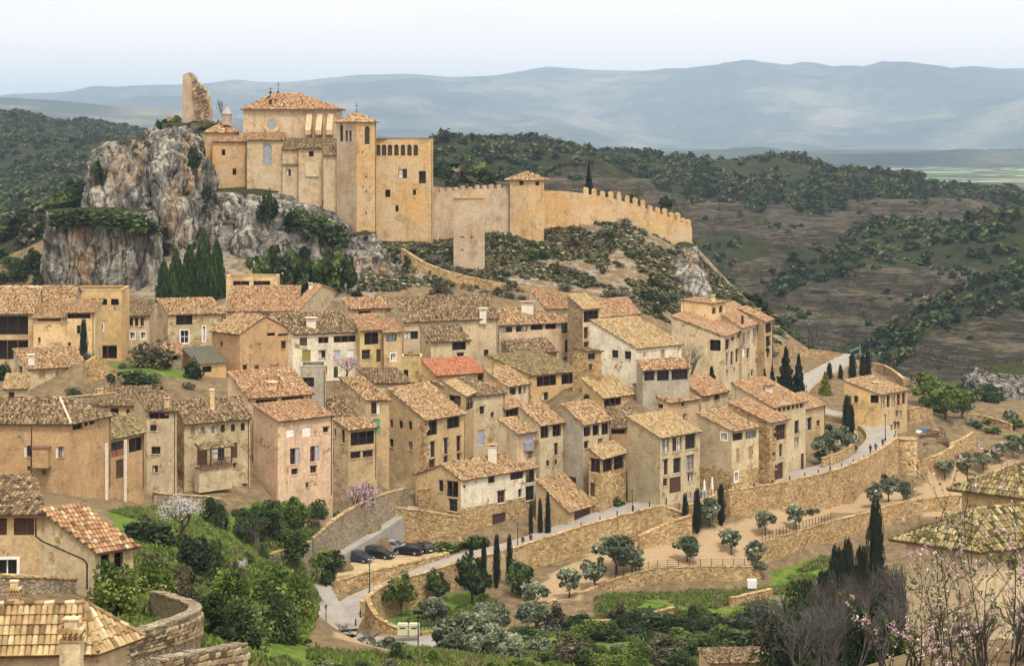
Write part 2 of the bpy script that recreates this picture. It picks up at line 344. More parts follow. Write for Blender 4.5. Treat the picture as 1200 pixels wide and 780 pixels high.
def add_window(root, org, kind, O, dx, nrm, t0, t1, z0, z1, wallm, rng):
    dz = Vector((0,0,1)); inn = -nrm; W_ = t1-t0; H_ = z1-z0; B0 = O+dx*t0+dz*(z0-O.z)
    k = kind[0]; dep = .24; wood = M[rng.choice(('wood', 'wood', 'darkwood', 'woodred'))] if k != 'W' else M['whitep']
    def pane(parent, mat='glass', off=.29, name='pane'):
        mb = MB(); mb.box(B0+inn*off, dx*W_, inn*.02, dz*H_); return mb.build(name, M[mat], parent, org)
    if k in 'wWbn':
        mb = MB(); nv = 1 if W_ < 1.9 else int(W_/.8); nh = 1 if H_ > 1.5 else 0
        frame_bars(mb, B0+inn*dep, dx, dz, W_, H_, nv, nh, .08, .05, inn)
        wd = mb.build('window', wood, root, org)
        if rng.random() < .3 and H_ > .8:
            mb = MB(); s_ = rng.choice((0, .5)); mb.box(B0+dx*(W_*s_+.09)+inn*.275, dx*(W_*.5-.13), inn*.01, dz*(H_-.1)); mb.build('curtain', M['curtain'], wd, org)
        pane(wd, 'glassb' if rng.random() < .12 else 'glass')
        if k == 'W':
            mb = MB(); e = .16
            for o, a, b in ((B0-dx*e-dz*e, dx*e, dz*(H_+2*e)), (B0+dx*W_-dz*e, dx*e, dz*(H_+2*e)), (B0-dz*e, dx*W_, dz*e), (B0+dz*H_, dx*W_, dz*e)): mb.box(o+nrm*.004, a, nrm*.035, b)
            mb.build('surround', M['whitep'], wd, org)
        elif k == 'w':
            mb = MB(); mb.box(B0-dz*.085-dx*.08, dx*(W_+.16), nrm*.09, dz*.08)
            mb.build('sill', wallm, wd, org)
            if rng.random() < .4:
                mb = MB(); mb.box(B0+dz*(H_+.004)-dx*.12+inn*.1, dx*(W_+.24), nrm*.125, dz*.14); mb.build('lintel', M['wood'], wd, org)
        if k == 'b': balcony(root, org, B0, dx, nrm, W_, rng)
    elif k in 'oOx':
        mb = MB()                                                     # open gallery: posts, rail and balusters
        n = int(W_/1.6)
        for i in range(1, n+1): mb.box(B0+dx*(W_*i/(n+1)-.06)+inn*.05, dx*.12, inn*.12, dz*H_)
        mb.box(B0+dz*(H_-.12)+inn*.04, dx*W_, inn*.18, dz*.12)
        op = mb.build('gallery', wood, root, org)
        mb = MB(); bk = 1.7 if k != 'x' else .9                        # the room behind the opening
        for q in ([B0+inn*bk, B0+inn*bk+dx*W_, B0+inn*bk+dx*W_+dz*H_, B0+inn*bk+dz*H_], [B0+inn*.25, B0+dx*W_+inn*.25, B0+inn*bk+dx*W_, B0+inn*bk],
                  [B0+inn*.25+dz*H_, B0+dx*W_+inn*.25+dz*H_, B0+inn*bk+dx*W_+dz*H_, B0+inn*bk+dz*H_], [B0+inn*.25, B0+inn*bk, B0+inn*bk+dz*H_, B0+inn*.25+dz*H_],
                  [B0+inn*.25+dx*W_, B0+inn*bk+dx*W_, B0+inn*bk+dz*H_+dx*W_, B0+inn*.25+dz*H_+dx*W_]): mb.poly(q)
        mb.build('room', M['inshade'] if k != 'O' else M['glassb'], op, org)
        if k == 'O':
            mb = MB(); rh = min(.9, H_*.38); nb = max(2, int(W_/.3))
            for r_i in range(4):
                for i in range(nb): mb.box(B0+dx*(W_*(i+.12+.4*(r_i % 2))/nb)+dz*(rh*r_i/4)+inn*.06, dx*(W_/nb*.62), inn*.1, dz*(rh/4*.86))
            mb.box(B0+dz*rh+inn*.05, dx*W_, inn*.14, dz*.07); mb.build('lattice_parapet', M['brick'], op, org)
        if k == 'o' and H_ > .9:
            mb = MB(); rh = min(.95, H_*.55); mb.box(B0+dz*rh+inn*.02, dx*W_, inn*.06, dz*.06); mb.box(B0+dz*.1+inn*.02, dx*W_, inn*.05, dz*.05)
            nb = int(W_/.2)
            for i in range(nb): mb.box(B0+dx*(W_*(i+.5)/nb-.015)+dz*.15+inn*.035, dx*.03, inn*.03, dz*(rh-.15))
            mb.build('railing', M['darkwood'] if rng.random() < .6 else M['iron'], op, org)
    elif k == 'a':                                                    # round-headed opening
        mb = MB(); r = W_/2; zc = z1-r
        if zc < z0: zc = z0+.05; r = min(r, z1-zc)
        for s in (-1, 1):
            for i in range(6):
                g0 = math.pi/2*i/6; g1 = math.pi/2*(i+1)/6; c = O+dx*(t0+W_/2)+dz*(zc-O.z)
                a = c+dx*(s*W_/2*math.cos(g0))+dz*(r*math.sin(g0)); b = c+dx*(s*W_/2*math.cos(g1))+dz*(r*math.sin(g1)); cor = c+dx*(s*W_/2)+dz*r
                mb.poly([cor, a, b] if s < 0 else [cor, b, a]); mb.poly([a, b, b+inn*.2, a+inn*.2])
        ar = mb.build('arch', wallm, root, org)
        pane(ar, 'glassb' if len(kind) > 1 and kind[1] == 'W' else 'inshade', .23, 'pane')  # plain arches get a flat dark sheet, no glass: painted inner shade
        if len(kind) > 1 and kind[1] == 'o':
            mb = MB(); mb.box(B0+dz*.1+inn*.05, dx*W_, inn*.05, dz*.9); mb.build('parapet', wallm, ar, org)
    else:                                                             # boards: doors, garage doors, closed shutters
        mt = M[SH[k]]; mb = MB()
        if k == 'g':
            n = max(3, int(H_/.45))
            for i in range(n): mb.box(B0+dz*(H_*i/n)+inn*.18, dx*W_, inn*.05, dz*(H_/n-.03))
            nm = 'garage_door'
        else:
            n = max(2, int(W_/.3))
            for i in range(n): mb.box(B0+dx*(W_*i/n+.01)+inn*.12, dx*(W_/n-.02), inn*.05, dz*H_)
            nm = 'shutter' if k in 'SBGT' else 'door'
        dr = mb.build(nm, mt, root, org); mb = MB(); mb.box(B0+inn*.18 if k != 'g' else B0+inn*.24, dx*W_, inn*.02, dz*H_); mb.build('backing', M['darkwood'], dr, org)
        if k in 'dgD':
            mb = MB(); mb.box(B0+dx*(W_*.82)+dz*min(1.0, H_*.5)+inn*.1, dx*.06, inn*.05, dz*.14); mb.build('handle', M['iron'], dr, org)
        if len(kind) > 1 and kind[1] == 'b': balcony(root, org, B0, dx, nrm, W_, rng)
def balcony(root, org, B0, dx, nrm, W_, rng, dep=.55, ext=.25):
    dz = Vector((0,0,1)); mb = MB(); mb.box(B0-dx*ext-dz*.13+nrm*.003, dx*(W_+2*ext), nrm*dep, dz*.12); bal = mb.build('balcony', M['concrete'], root, org)
    mb = MB(); o = B0-dx*ext+nrm*.01; L_ = W_+2*ext
    for zz in (.05, .95): mb.box(o+nrm*(dep-.04)+dz*zz, dx*L_, nrm*.03, dz*.035)
    for s in (0, L_-.03):
        mb.box(o+dx*s+dz*.953, dx*.03, nrm*(dep-.04), dz*.03)
        for i in range(3): mb.box(o+dx*s+nrm*(.1+i*.15)+dz*.0, dx*.02, nrm*.02, dz*.95)
    n = int(L_/.14)
    for i in range(n): mb.box(o+nrm*(dep-.035)+dx*(L_*(i+.5)/n), dx*.018, nrm*.018, dz*.95)
    mb.build('railing', M['iron'], bal, org)
TILEM = {}
def tile_geo(mb, A, e, d, n, w, h, rr, tn):
    k0 = len(mb.v)
    for v_, ww, hh, lift in ((0, w, h, .04), (rr*.5, w*.94, h*.92, .02), (rr, w*.86, h*.8, .0)):
        for i in range(6):
            g = math.pi*i/5; mb.v.append(tuple(A+d*v_+e*(-math.cos(g)*ww)+n*(math.sin(g)*hh*1.15-.015+lift)))
    for r in (0, 6):
        for i in range(5): mb.f.append((k0+r+i, k0+r+i+1, k0+r+i+7, k0+r+i+6)); mb.m.append(0); mb.t.append(tn)
    mb.f.append(tuple(k0+i for i in (5,4,3,2,1,0))); mb.m.append(0); mb.t.append(tn)
def tile_objects(sink, roof, org, mat):
    def seen(s):
        x, y = px_of(s[0]); return (0 if (-8 < x < 1208 and y < 790 and s[3].dot(-s[0]) > 0) else 1, s[0].y)
    sink.sort(key=seen); X, Y_, Z = Vector((1,0,0)), Vector((0,1,0)), Vector((0,0,1))
    for A, e, d, n, w, h, rr, tn in sink[:298]:
        q = min(11, int(tn*12)); key = (mat.name, q, round(w, 3), round(rr, 3))
        if key not in TILEM: mb = MB(); tile_geo(mb, Vector((0,0,0)), X, Y_, Z, w, .115, rr, (q+.5)/12); TILEM[key] = mb.mesh('tile', mat)
        o = link('tile', TILEM[key], roof); R_ = Matrix((e, d, n)).transposed(); o.rotation_euler = R_.to_euler(); o.location = A-org
    if len(sink) > 298:
        mb = MB()
        for s in sink[298:]: tile_geo(mb, *s)
        tag(mb.build('tile_field', mat, roof, org), kind='stuff')
HOUSES = []
def H(label, x, y, Y, a, xL, xR, yb, roof, yr, wm, rm, wins='', b=None, chim='', name='house', cat='house', group=None, root=None, ov=.38, deep=5, pitch=.21, row=.35, wmL=None, ht=.0, rf=.5, quoin=0, base=0):
    HOUSES.append((label, x, y, Y, a, xL, xR, yb, roof, yr, wm, rm, wins, b, chim, name, cat, group, root, ov, deep, pitch, row, wmL, ht, rf, quoin, base))
def hgeo(h):
    label, x, y, Y, a, xL, xR, yb, roof, yr = h[:10]; b = h[13]
    Cn = P(x, y, Y)
    if a is not None and a > 90:
        Y2 = Y*(y-YH)/(a-YH); X2 = (xR-600)*Y2/F; a = math.degrees(math.atan2(Y2-Y, X2-Cn.x))
    if b is not None and b > 90:
        Y2 = Y*(y-YH)/(b-YH); X2 = (xL-600)*Y2/F; b = math.degrees(math.atan2(Y2-Y, Cn.x-X2))
    if a is None: a = 90-b
    if b is None: b = 90-a
    ar, br = math.radians(a), math.radians(b)
    u = Vector((math.cos(ar), math.sin(ar), 0)); v = Vector((-math.cos(br), math.sin(br), 0))
    def ln(d, xe):
        if xe < -.5 and xe > -60: return -xe
        q = (xe-600)/F; den = d.x-q*d.y
        t = (q*Cn.y-Cn.x)/den if abs(den) > .02 else 6
        return min(40, t) if t > .3 else 6.0
    lR, lL = ln(u, xR), ln(v, xL)
    return Cn, u, v, lR, lL
def build_house(h):
    label, x, y, Y, a, xL, xR, yb, roof, yr, wm, rm, wins, b, chim, name, cat, group, root, ov, deep, pitch, row, wmL, ht, rf, quoin, base = h
    rng = random.Random(int(x*131+y*7+Y)); Cn, u, v, lR, lL = hgeo(h); zE = Cn.z
    zb = -(yb-YH)*Y/F; zg = zb-deep; dz = Vector((0,0,1))
    back = Cn+u*lR+v*lL
    def S(s, t, z): return Cn+u*s+v*t+dz*z
    # rise
    ref = {'R': lL, 'L': lR, 'gR': lL*rf, 'gL': lR*rf, 'flat': 0, 'hip': lL/2 if lR >= lL else lR/2}.get(roof, lL)
    if yr > 60:
        if roof in ('R',): q = S(0, lL, 0)
        elif roof == 'L': q = S(lR, 0, 0)
        elif roof == 'gR': q = S(0, lL*rf, 0)
        elif roof == 'gL': q = S(lR*rf, 0, 0)
        else: q = S(lR/2, lL/2, 0)
        rise = -(yr-YH)*q.y/F-zE; rise = min(max(rise, .3), .62*max(ref, 2.0) if roof != 'flat' else 9)
    else: rise = yr
    if root is None:
        org = (Cn+u*lR/2+v*lL/2); org.z = zb
        root = empty(name, org, label, cat, group)
    else: org = Vector(root.location)
    root['_'] = 0; del root['_']
    def hz(s, t):
        if roof == 'R': return rise*t/lL
        if roof == 'L': return rise*s/lR
        if roof == 'gR': return rise*(t/(lL*rf) if t < lL*rf else (lL-t)/(lL*(1-rf)))
        if roof == 'gL': return rise*(s/(lR*rf) if s < lR*rf else (lR-s)/(lR*(1-rf)))
        return 0
    sides = {'R': (Cn, u, lR, Vector((u.y, -u.x, 0)), lambda k: (k, 0)), 'L': (Cn, v, lL, Vector((-v.y, v.x, 0)), lambda k: (0, k)),
             'K': (Cn+v*lL, u, lR, Vector((-u.y, u.x, 0)), lambda k: (k, lL)), 'M': (Cn+u*lR, v, lL, Vector((v.y, -v.x, 0)), lambda k: (lR, k))}
    W = {k: [] for k in sides}
    for wdef in wins.split(';'):
        wdef = wdef.split()
        if len(wdef) < 6: continue
        sd, kd = wdef[0], wdef[1]; x0, y0, x1, y1 = map(float, wdef[2:6])
        o, dx, ln, nrm, _ = sides[sd]; ts = []
        for px in (x0, x1):
            q = (px-600)/F; den = dx.x-q*dx.y; ts.append((q*o.y-o.x)/den if abs(den) > .01 else ln/2)
        t0, t1 = sorted(ts); tc_ = (t0+t1)/2; Yc = o.y+dx.y*tc_
        z1, z0 = -(y0-YH)*Yc/F, -(y1-YH)*Yc/F
        t0 = max(.1, t0); t1 = min(ln-.1, t1)
        if kd[0] not in 'Zq': z1 = min(z1, zE-.06)
        z0 = max(z0, zg+.2)
        if t1-t0 < .3: t0 = max(.05, tc_-.3); t1 = min(ln-.05, tc_+.3)
        if z1-z0 < .25 or t1-t0 < .2: continue
        if any(t0 < c[1]+.04 and t1 > c[0]-.04 and z0 < c[3]+.04 and z1 > c[2]-.04 for c in W[sd]): continue
        W[sd].append((t0, t1, z0, z1, kd))
    for sd, (o, dx, ln, nrm, st) in sides.items():
        mat = M[wmL if wmL and sd in 'LM' else wm]; mb = MB(); ws = W[sd]
        tsx = sorted({0, ln} | {c[0] for c in ws} | {c[1] for c in ws}); zs = sorted({zg, zE} | ({-(base-YH)*Y/F} if base else set()) | {c[2] for c in ws} | {c[3] for c in ws})
        B = Vector((o.x, o.y, 0))
        for i in range(len(tsx)-1):
            for j in range(len(zs)-1):
                tm, zm = (tsx[i]+tsx[i+1])/2, (zs[j]+zs[j+1])/2
                if any(c[0] < tm < c[1] and c[2] < zm < c[3] for c in ws): continue
                q = [B+dx*tsx[i]+dz*zs[j], B+dx*tsx[i+1]+dz*zs[j], B+dx*tsx[i+1]+dz*zs[j+1], B+dx*tsx[i]+dz*zs[j+1]]
                mb.poly(q if sd in 'RM' else q[::-1], 1 if base and zm < -(base-YH)*Y/F else 0)
        pr = [0, ln]
        if roof == 'gR' and sd in 'LM': pr = [0, lL*rf, ln]
        if roof == 'gL' and sd in 'RK': pr = [0, lR*rf, ln]
        top = [B+dx*k+dz*(zE+hz(*st(k))) for k in pr]
        if max(p.z for p in top) > zE+.01:
            q = [B+dz*zE, B+dx*ln+dz*zE]+[p for p in top[::-1] if p.z > zE+.005]
            if len(q) > 2: mb.poly(q if sd in 'RM' else q[::-1])
        if roof == 'flat' and rise > 0:
            mb.poly([B+dz*zE, B+dx*ln+dz*zE, B+dx*ln+dz*(zE+rise), B+dz*(zE+rise)])
            mb.box(B+dz*(zE+rise+.002)-nrm*.3-dx*.02, dx*(ln+.04), nrm*.34, dz*.1)
        for c in ws:
            p = [B+dx*c[0]+dz*c[2], B+dx*c[1]+dz*c[2], B+dx*c[1]+dz*c[3], B+dx*c[0]+dz*c[3]]
            for i in range(4): mb.poly([p[i], p[(i+1) % 4], p[(i+1) % 4]-nrm*.3, p[i]-nrm*.3])
        wall = mb.build('wall', [mat, M['rubble']] if base else mat, root, org)
        for c in ws: add_window(root, org, c[4], B+dz*zg, dx, nrm, c[0], c[1], c[2], c[3], mat, rng)
    if rng.random() < .4 and zE-zb > 4 and lR > 3:                # rain pipe down the end of the front
        mb = MB(); nR = sides['R'][3]; q = Cn+u*(lR-.25)+nR*.07; mb.tube(Vector((q.x, q.y, zb-.5)), q-dz*.1, .055, .055, 6); mb.tube(q-dz*.1, q+nR*.25+dz*.05, .055, .055, 6); mb.build('downpipe', M['iron' if rng.random() < .5 else 'wood'], root, org)
    # roof
    vo = .16; slopes = []; caps = []
    if roof == 'R': slopes = [[(-vo, -ov), (lR+vo, -ov), (lR+vo, lL+.12), (-vo, lL+.12)]]; zf = lambda s, t: rise*t/lL; zfs = [zf]
    elif roof == 'L': slopes = [[(-ov, lL+vo), (-ov, -vo), (lR+.12, -vo), (lR+.12, lL+vo)]]; zfs = [lambda s, t: rise*s/lR]
    elif roof == 'gR':
        k = lL*rf; slopes = [[(-vo, -ov), (lR+vo, -ov), (lR+vo, k), (-vo, k)], [(lR+vo, lL+ov), (-vo, lL+ov), (-vo, k), (lR+vo, k)]]
        zfs = [lambda s, t: rise*t/k, lambda s, t: rise*(lL-t)/(lL-k)]; caps = [((-vo, k, rise), (lR+vo, k, rise))]
    elif roof == 'gL':
        k = lR*rf; slopes = [[(-ov, lL+vo), (-ov, -vo), (k, -vo), (k, lL+vo)], [(lR+ov, -vo), (lR+ov, lL+vo), (k, lL+vo), (k, -vo)]]
        zfs = [lambda s, t: rise*s/k, lambda s, t: rise*(lR-s)/(lR-k)]; caps = [((k, -vo, rise), (k, lL+vo, rise))]
    elif roof == 'hip':
        m_ = min(lL, lR)/2; sl_ = rise/m_; dr = -ov*sl_
        if lR >= lL: r0, r1 = (m_, m_), (lR-m_, m_)
        else: r0, r1 = (m_, m_), (m_, lL-m_)
        A_, B_, C_, D_ = (-ov, -ov), (lR+ov, -ov), (lR+ov, lL+ov), (-ov, lL+ov)
        if lR >= lL: slopes = [[A_, B_, r1, r0], [D_, A_, r0], [C_, D_, r0, r1], [B_, C_, r1]]
        else: slopes = [[A_, B_, r0], [D_, A_, r0, r1], [C_, D_, r1], [B_, C_, r1, r0]]
        zfs = [lambda s, t: rise if (0 < s < lR and 0 < t < lL) else dr]*4
        caps = [((-ov, -ov, dr), r0+(rise,)), ((lR+ov, -ov, dr), (r1 if lR >= lL else r0)+(rise,)), ((-ov, lL+ov, dr), (r0 if lR >= lL else r1)+(rise,)), ((lR+ov, lL+ov, dr), r1+(rise,)), (r0+(rise,), r1+(rise,))]
    polys = []
    sink = []
    if slopes:
        mb = MB()
        for sl_, zf in zip(slopes, zfs):
            pts = [S(s, t, zf(s, t)+.16) for s, t in sl_]
            if len(pts) == 4 and (pts[2]-pts[3]).length < .05: pts = pts[:3]
            polys.append(pts); prism(mb, [p-Vector((0,0,.02)) for p in pts], .12, 1)
            if rm != 'slate': tiles(mb, pts, pitch, row, 0, rng, .085, sink if Y < 125 else None)
        for ci_, (p, q) in enumerate(caps):
            caprow(mb, S(*p)+dz*.2, S(*q)+dz*.2, .14, 2 if name == 'hip_house' and ci_ == 0 else 0, .42, rng)
        rf_ = mb.build('roof', [M[rm], M['slate' if rm == 'slate' else 'deck'], M['mortar']], root, org)
        if sink: tile_objects(sink, rf_, org, M[rm])
    elif roof == 'flat':
        mb = MB(); mb.poly([S(0,0,.02), S(lR,0,.02), S(lR,lL,.02), S(0,lL,.02)]); mb.build('roof', M['concrete'], root, org)
        polys = [[S(0,0,.02), S(lR,0,.02), S(lR,lL,.02), S(0,lL,.02)]]
    if quoin:
        mb = MB(); z = zb
        while z < zE-.4:
            hh = rng.uniform(.3, .45); l1, l2 = rng.uniform(.4, 1.1)*quoin, rng.uniform(.4, 1.1)*quoin
            mb.box(Cn+dz*(z-Cn.z)-u.cross(dz).normalized()*-.0+Vector((0,0,0)), u*l1, sides['R'][3]*.02, dz*hh*.94)
            mb.box(Cn+dz*(z-Cn.z), v*l2, sides['L'][3]*.02, dz*hh*.94); z += hh
        mb.build('quoin', M['rubble_big'], root, org)
    for cdef in chim.split(';'):
        cd = cdef.split()
        if len(cd) < 5: continue
        cx, ct, cb, cw = map(float, cd[:4]); best = None
        for pts in polys:
            n = (pts[1]-pts[0]).cross(pts[2]-pts[0]); dr = Vector(((cx-600)/F, 1, -(cb-YH)/F)); den = dr.dot(n)
            if abs(den) < 1e-6: continue
            k = pts[0].dot(n)/den; q = dr*k
            loc = q-Cn; det = u.x*v.y-u.y*v.x; s = (loc.x*v.y-loc.y*v.x)/det; t = (u.x*loc.y-u.y*loc.x)/det
            if -1 < s < lR+1 and -1 < t < lL+1 and (best is None or q.y < best.y): best = q
        if best is None: best = S(lR/2, lL/2, rise*.6)
        chimney(root, org, best, -(ct-YH)*best.y/F, max(.35, cw*best.y/F), cd[4], rng)
    return root, Cn, u, v, lR, lL, zE, zb
# ------------------------------------------------------------------ village houses: corner px, eave px, metres away, plan angle, left end, right end, base px ...
# far left group
H('tan block at the left edge with two glazed timber galleries one above the other', -30, 367, 285, 2, -6, 39, 440, 'gR', 338, 'tan', 'tile_ochre',
  'R o -28 370 33 392;R o -28 398 33 421', rf=.9, b=88)
H('tan house with a dark slot under its tiled eave, left of the tall cypress', 39, 373, 284, 4, -9, 78, 440, 'R', 353, 'sand', 'tile_ochre', 'R x 44 373.5 71 376;R w 44.5 395 47.5 402', b=86)
H('tan house behind the tall slim cypress, a long dark opening below its eave', 78, 367, 284, 4, -8, 111, 440, 'R', 353, 'sand', 'tile_red', 'R x 79 367.5 106 373;R w 90 381 94 391;R w 79.5 401 83 408', b=86)
H('grey gabled wing under the pale cliff with a broad hipped tile roof', -8, 357, 296, 3, -9, 86, 400, 'gR', 337, 'grey', 'tile_ochre', '', b=87)
H('tall ochre house under the cliff with three dark loft openings and a flat eave', 68, 344, 303, 2, -8, 142, 425, 'flat', .5, 'ochre', 'tile_brown',
  'R x 107 350 113 358;R x 116 350 125.5 357.5;R x 130 350 139 357.5;R W 114 379 121 387;R o 115 404.5 137 420', b=88)
H('small house with two white framed windows under four dark ones, beside the dark cleft', 144.5, 370, 316, 3, -7, 175, 408, 'R', 352, 'cream', 'tile_brown',
  'R w 145 373 149 382;R w 151.5 373 156 382;R w 158 373 162 382;R w 164.5 373 168.5 382;R W 152.5 389 158 397;R W 165 389 170.5 397', b=87)
H('beige house with a white chimney stub and three brown shuttered windows', 33, 432.5, 262, 429, 16, 103, 462, 'R', 410, 'beige', 'tile_ochre',
  'R S 45 434 53 444;R S 65 434 69 443.5;R S 85 432 94 441.5;L w 22 428 26 438', b=58, chim='37 414 427 7 w')
H('low lean-to with a yellow tiled roof at the left edge', 4, 456, 252, 10, -5, 32, 470, 'R', 439, 'beige', 'tile_yellow', 'R w 10 459 17 466', b=80)
H('big orange house with a pale mortared hip running down its roof corner', 82, 495, 224, 62, -20, 130, 577, 'hip', 455, 'orange', 'tile_brown',
  'L T 28 522 31 535;L w 31.5 522 36.5 535;L T 65 523 68 536;L w 68.5 523 75 536;L w 49 550 54.5 556;L d 32 546 36 551;R x 85 495.5 96.5 503;R x 99 493.5 103 499;R x 105 492 111 497', b=1, name='hip_house', ov=.45)
H('orange house with a mossy lean-to roof over brick lattice balconies on white posts', 100, 520, 228, 505, 85, 169, 585, 'R', 489, 'orange', 'tile_moss',
  'R O 101.5 520 124 540;R O 128 517 145.5 535;R x 151 512 167.5 529;R x 103 550 124 568;R d 136 538 145 560;L d 86.5 547 94 560', b=45)
H('long low house with a brown tiled roof between the orange house and the big roof', 103, 476, 256, 6, -7, 172, 500, 'R', 454, 'tan', 'tile_brown', 'R x 130 478 139 486;R w 148 479 152 486', b=84, chim='118 454 466 6 t')
H('narrow beige house with a dark loft gallery and three small square windows', 172, 482, 246, 3, 157, 207, 582, 'R', 459, 'beige', 'tile_brown',
  'R x 175 483 198 490.5;R w 176 498 183.5 505;R w 177.5 523 188 532;R w 178.5 545 185 553.5;L w 160 530 163 536', b=64, chim='196 465 477 6 p', wmL='cream')
H('large beige house with six small arched windows and a roofed balcony', 216, 496, 249, 489.5, 204.5, 293, 580, 'R', 448, 'creampatch', 'tile_brown',
  'R aW 223.5 500 228 509.5;R aW 235 499.3 240 508.8;R aW 247 498.4 251.5 508;R a 258.5 497.3 263.5 506.5;R a 270.5 496.3 275.5 505.5;R a 282 495 287 504.5;R d 271 518.5 278 536.5;R w 273 542 276.5 548;R d 284 566 290 578;L S 208 551 214.5 564;R d 231 522 243 545;R w 250 522 263 540;R w 231 575 237 582', b=60, chim='213 455 462 5 t')
H('pink house with two wide dark loft windows under an orange roof with a small dormer', 291, 466, 262, 460.5, 267, 366, 520, 'R', 437, 'pink', 'tile_red',
  'R n 300 467.5 325.5 475.5;R n 330 464.5 356 473', b=47, chim='320 446 455 9 t')
H('tall pink house with blue shutters standing in front of the loft house', 325.5, 494, 256, 486.5, 297, 390, 583, 'R', 475, 'pink', 'tile_red',
  'R T 335.5 502 345 511.5;R T 354.5 499.5 364.5 511;R w 378.5 500.5 385 506.5;R wb 340 525 346.5 544;R B 347 524.5 351 543;R w 363.5 522.5 369.5 541;R B 370 522 374 540.5;R w 341.5 548.5 349 556;R w 363.5 546 371 554;R w 358.5 566 361.5 571', b=50, wmL='pink')
H('narrow house with a timber porch balcony and two low windows beside the pink house', 408, 503.5, 272, 500, 391, 442, 560, 'R', 492, 'tan', 'tile_ochre',
  'R o 411 505 438.5 521;R w 411 529.5 422.5 537;R w 425 528 437 535.5;L w 391.5 502 394 512;L w 400 503 404 519', b=40, wmL='cream')
H('dark tiled wing behind the porch balcony house', 396, 495, 277, 3, 380, 432, 530, 'R', 466, 'tan', 'tile_brown', '', b=60)
H('concrete block with a flat roof terrace and a lattice window', 352, 434, 280, 5, -6, 382, 480, 'flat', .5, 'grey', 'tile_brown', 'R n 353.5 442 368 453.5', b=85)
H('cream house with a green shutter below a white curtained window', 428.5, 468.5, 277, 3, 398, 456, 545, 'R', 443, 'tan', 'tile_ochre',
  'R w 435 472 441 485;R T 441.5 472 445 485;R G 437 491 445 509;L w 410 520 413 526', b=47, wmL='creampatch')
H('low roofed house with a cream parapet wall behind the green shutter house', 438, 449, 289, 3, 418, 484, 480, 'R', 432, 'cream', 'tile_brown', '', b=60, chim='450 444 453 6 t')
H('big stone cornered house with three small arches and dark double galleries', 497.5, 492, 279, 484, 455, 544, 562, 'R', 456, 'tan', 'tile_ochre',
  'L a 457 491 460.5 501;L a 467.5 492 472 502;L a 478.5 493 483 503.5;L w 456.5 514 461 524;L w 478.5 517 483.5 527;R o 498.5 492 512.5 510;R o 524 488 538.5 501.5;R wb 502.5 516.5 510 536;R wb 519.5 513.5 525 532;R wb 535 511 540 529;R w 502.5 538 510 552;R w 520 534 525 542;R w 535 531 540 539', b=38, quoin=1.1, wmL='tan')
H('low house with a bright new orange roof', 510.5, 439.5, 301, 435.5, 494, 567.5, 470, 'R', 422, 'ochre', 'tile_new',
  'R w 519 444.5 526 452.5;R T 539 440.5 547 450;R w 560 438.5 565.5 448', b=45)
H('beige house with a small roofed loft and tall blue framed windows', 545, 465, 291, 460.5, -6, 592, 572, 'R', 448, 'beige', 'tile_brown',
  'R w 562 475.5 567.5 485;R w 550 506.5 553.5 514;R B 560.5 503.5 567 521;R w 544.5 524 550 536;R w 575 483 578.5 489', b=30)
H('roof loft box with a dark opening, beside the new orange roof', 545, 464, 288, 459, 521, 557, 500, 'R', 449, 'tan', 'tile_yellow', 'R o 546 464.5 556.5 479;L x 526 462 540 473', b=40)
# centre front
H('white and tan front house with a garage door in its stone base', 540, 562, 272, 547, 487, 628, 632, 'gR', 545, 'white', 'tile_ochre',
  'R w 572 552 580 566;R w 583 575 592 589;R n 598 551 613.5 561.5;R w 607 572.5 611.5 582.5;R o 616 550 626.5 565;R w 616 569 626.5 586;R w 543 568 546 572;R g 577 601 593.5 628;L w 514 562 519.5 576;L o 523.5 563 537 582;L w 526 585 536 599', b=30, chim='577 519 540 10 w', wmL='tan', deep=5, rf=.42, base=596)
H('low garage with a long tiled roof and a brown gate', 665.5, 599, 276, 590, 628, 697, 622, 'R', 559, 'tan', 'tile_ochre', 'R g 673 594 692 616;L w 651 584 655 597', b=40)
H('pinkish house with a pale blue balcony window', 606, 508, 281, 504, 584, 632, 600, 'R', 492, 'rose', 'tile_ochre', 'R Bb 615 509 624.5 526;R w 617 530 624 537', b=40, wmL='beige')
H('beige house with a pair of dark loft openings below a chimney stub', 632.5, 498, 283, 494, 608, 660, 600, 'R', 477, 'beige', 'tile_ochre',
  'R o 633.5 499 643 513;R o 647.5 497 657.5 511;R wb 648.5 518.5 654 533.5;R w 640 539 644 546;R w 650 538 653 545', b=40, chim='640 474 484 5 t')
H('brown roofed house with a corner loggia behind the pink blue window house', 591, 479, 295, 474, 561, 610, 560, 'R', 447, 'tan', 'tile_red', 'R o 592.5 479 607.5 492;L w 579 482 582 486', b=38)
H('tall narrow house with three loft openings over a dark cellar arch', 683, 497, 284, 491, 659, 715.5, 592, 'R', 474, 'beige', 'tile_ochre',
  'R o 684 499.5 692 511;R o 694.5 497.5 702 510;R o 705 495.5 713 509;R w 684.5 517.5 689.5 525.5;R w 701 514.5 706 522.5;L d 662 558 675 577', b=42, wmL='grey', chim='662 474 485 5 c')
H('rough stone annex with a tiled canopy and open porch on its upper floor', 704, 537, 280.5, 529, 690, 733.5, 592, 'R', 523, 'rubble_big', 'tile_yellow',
  'R o 706.5 537 717.5 552;R o 719.5 534 731 549.5;L o 692 536 703 553;L d 691.5 565 697 581', b=35)
H('small orange wall house squeezed between the tall house and the yellow roof', 716, 502, 294, 6, -5, 735, 540, 'R', 489, 'orange', 'tile_brown', 'R x 717 503 732 508', b=84)
